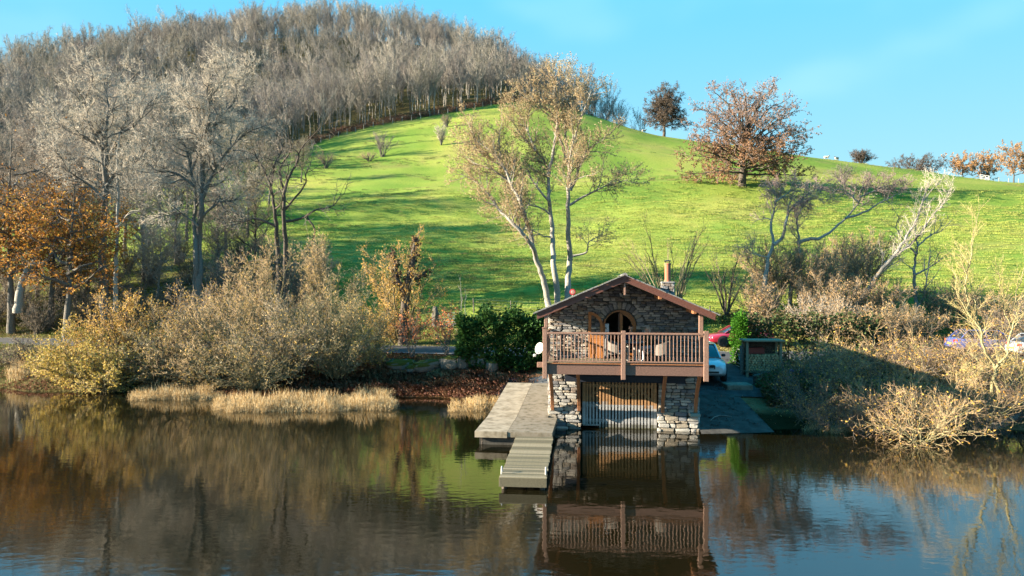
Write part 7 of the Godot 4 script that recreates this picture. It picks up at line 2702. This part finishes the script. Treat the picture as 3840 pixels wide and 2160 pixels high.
		for k in n:
			var a0 := lerpf(-2.0, 2.0, float(k) / n)
			var a1 := lerpf(-2.0, 2.0, float(k + 1) / n)
			var h0 := 0.84 - 0.2 * absf(a0) / 2.0
			var h1 := 0.84 - 0.2 * absf(a1) / 2.0
			var f := func(a: float, r: float, y: float) -> Vector3: return Vector3(sin(a) * r, y, -cos(a) * r + 0.02)
			b.block([f.call(a0, 0.31, 0.28), f.call(a1, 0.31, 0.28), f.call(a1, 0.345, 0.28), f.call(a0, 0.345, 0.28), f.call(a0, 0.31, h0), f.call(a1, 0.31, h1), f.call(a1, 0.345, h1), f.call(a0, 0.345, h0)])
		part("backrest", b, rattan, ch)
		for sx: float in [-1.0, 1.0]:
			for sz: float in [-1.0, 1.0]:
				b = Buf.new()
				b.rod(Vector3(sx * 0.24, 0.0, sz * 0.23), Vector3(sx * 0.24, 0.3, sz * 0.23), 0.02, 0.022, 6)
				part("leg", b, rattan, ch)
		if q == 2:
			b = Buf.new()
			for k in 7:
				var x0 := -0.2 + k * 0.05
				b.block([Vector3(x0, 0.2, -0.375 + 0.01 * (k % 2)), Vector3(x0 + 0.05, 0.2, -0.375 + 0.01 * ((k + 1) % 2)), Vector3(x0 + 0.05, 0.2, -0.39), Vector3(x0, 0.2, -0.39), Vector3(x0, 0.87, -0.36 + 0.01 * (k % 2)), Vector3(x0 + 0.05, 0.87, -0.36 + 0.01 * ((k + 1) % 2)), Vector3(x0 + 0.05, 0.87, -0.375), Vector3(x0, 0.87, -0.375)])
			part("throw", b, mat("throw_white", Color(0.42, 0.42, 0.42), 0.95), ch)
		q += 1
	make_sheep()

func make_sheep() -> void:
	var wool := Color(0.4, 0.38, 0.33)
	var dark := Color(0.12, 0.1, 0.09)
	var b := Buf.new()
	b.painted = true
	var bones := [[Vector3(0, 0.58, -0.3), Vector3(0, 0.6, 0.28), 0.24, 0.22, wool], [Vector3(0, 0.68, 0.34), Vector3(0, 0.82, 0.5), 0.12, 0.09, wool], [Vector3(0, 0.86, 0.52), Vector3(0, 0.78, 0.68), 0.075, 0.05, dark], [Vector3(0, 0.6, -0.5), Vector3(0, 0.45, -0.56), 0.04, 0.03, wool],
		[Vector3(-0.06, 0.9, 0.5), Vector3(-0.15, 0.88, 0.5), 0.03, 0.02, dark], [Vector3(0.06, 0.9, 0.5), Vector3(0.15, 0.88, 0.5), 0.03, 0.02, dark]]
	for s: float in [-1.0, 1.0]:
		bones.append([Vector3(s * 0.11, 0.45, 0.24), Vector3(s * 0.11, 0.2, 0.25), 0.07, 0.035, wool])
		bones.append([Vector3(s * 0.11, 0.2, 0.25), Vector3(s * 0.11, 0.0, 0.24), 0.035, 0.03, dark])
		bones.append([Vector3(s * 0.12, 0.48, -0.28), Vector3(s * 0.12, 0.26, -0.34), 0.1, 0.04, wool])
		bones.append([Vector3(s * 0.12, 0.26, -0.34), Vector3(s * 0.12, 0.0, -0.31), 0.038, 0.03, dark])
	flesh(b, bones, 0.04, 0.06)
	var mesh := b.mesh()
	for s in [[3098, 178.5, 1.4, "left one of two white sheep on the skyline right of the oak"], [3136, 178.0, -1.2, "right one of two white sheep on the skyline right of the oak"], [2414, 197.0, 1.7, "single white sheep on the skyline left of the dark oak"]]:
		var o := thing("sheep", s[3], "sheep", on_ground(s[0], s[1]) - Vector3(0, 0.02, 0), s[2], "sheep on the skyline")
		o.scale = Vector3.ONE * 1.15
		shared("body", mesh, M.figure, o)

func _ready() -> void:
	rng.seed = 20241117
	make_view()
	make_materials()
	make_land()
	make_house()
	make_dock()
	make_hill_wood()
	make_understorey()
	make_big_trees()
	make_copse()
	make_copse_scrub()
	make_right_trees()
	make_bushes()
	make_shore()
	make_cars()
	make_objects()
	make_people()
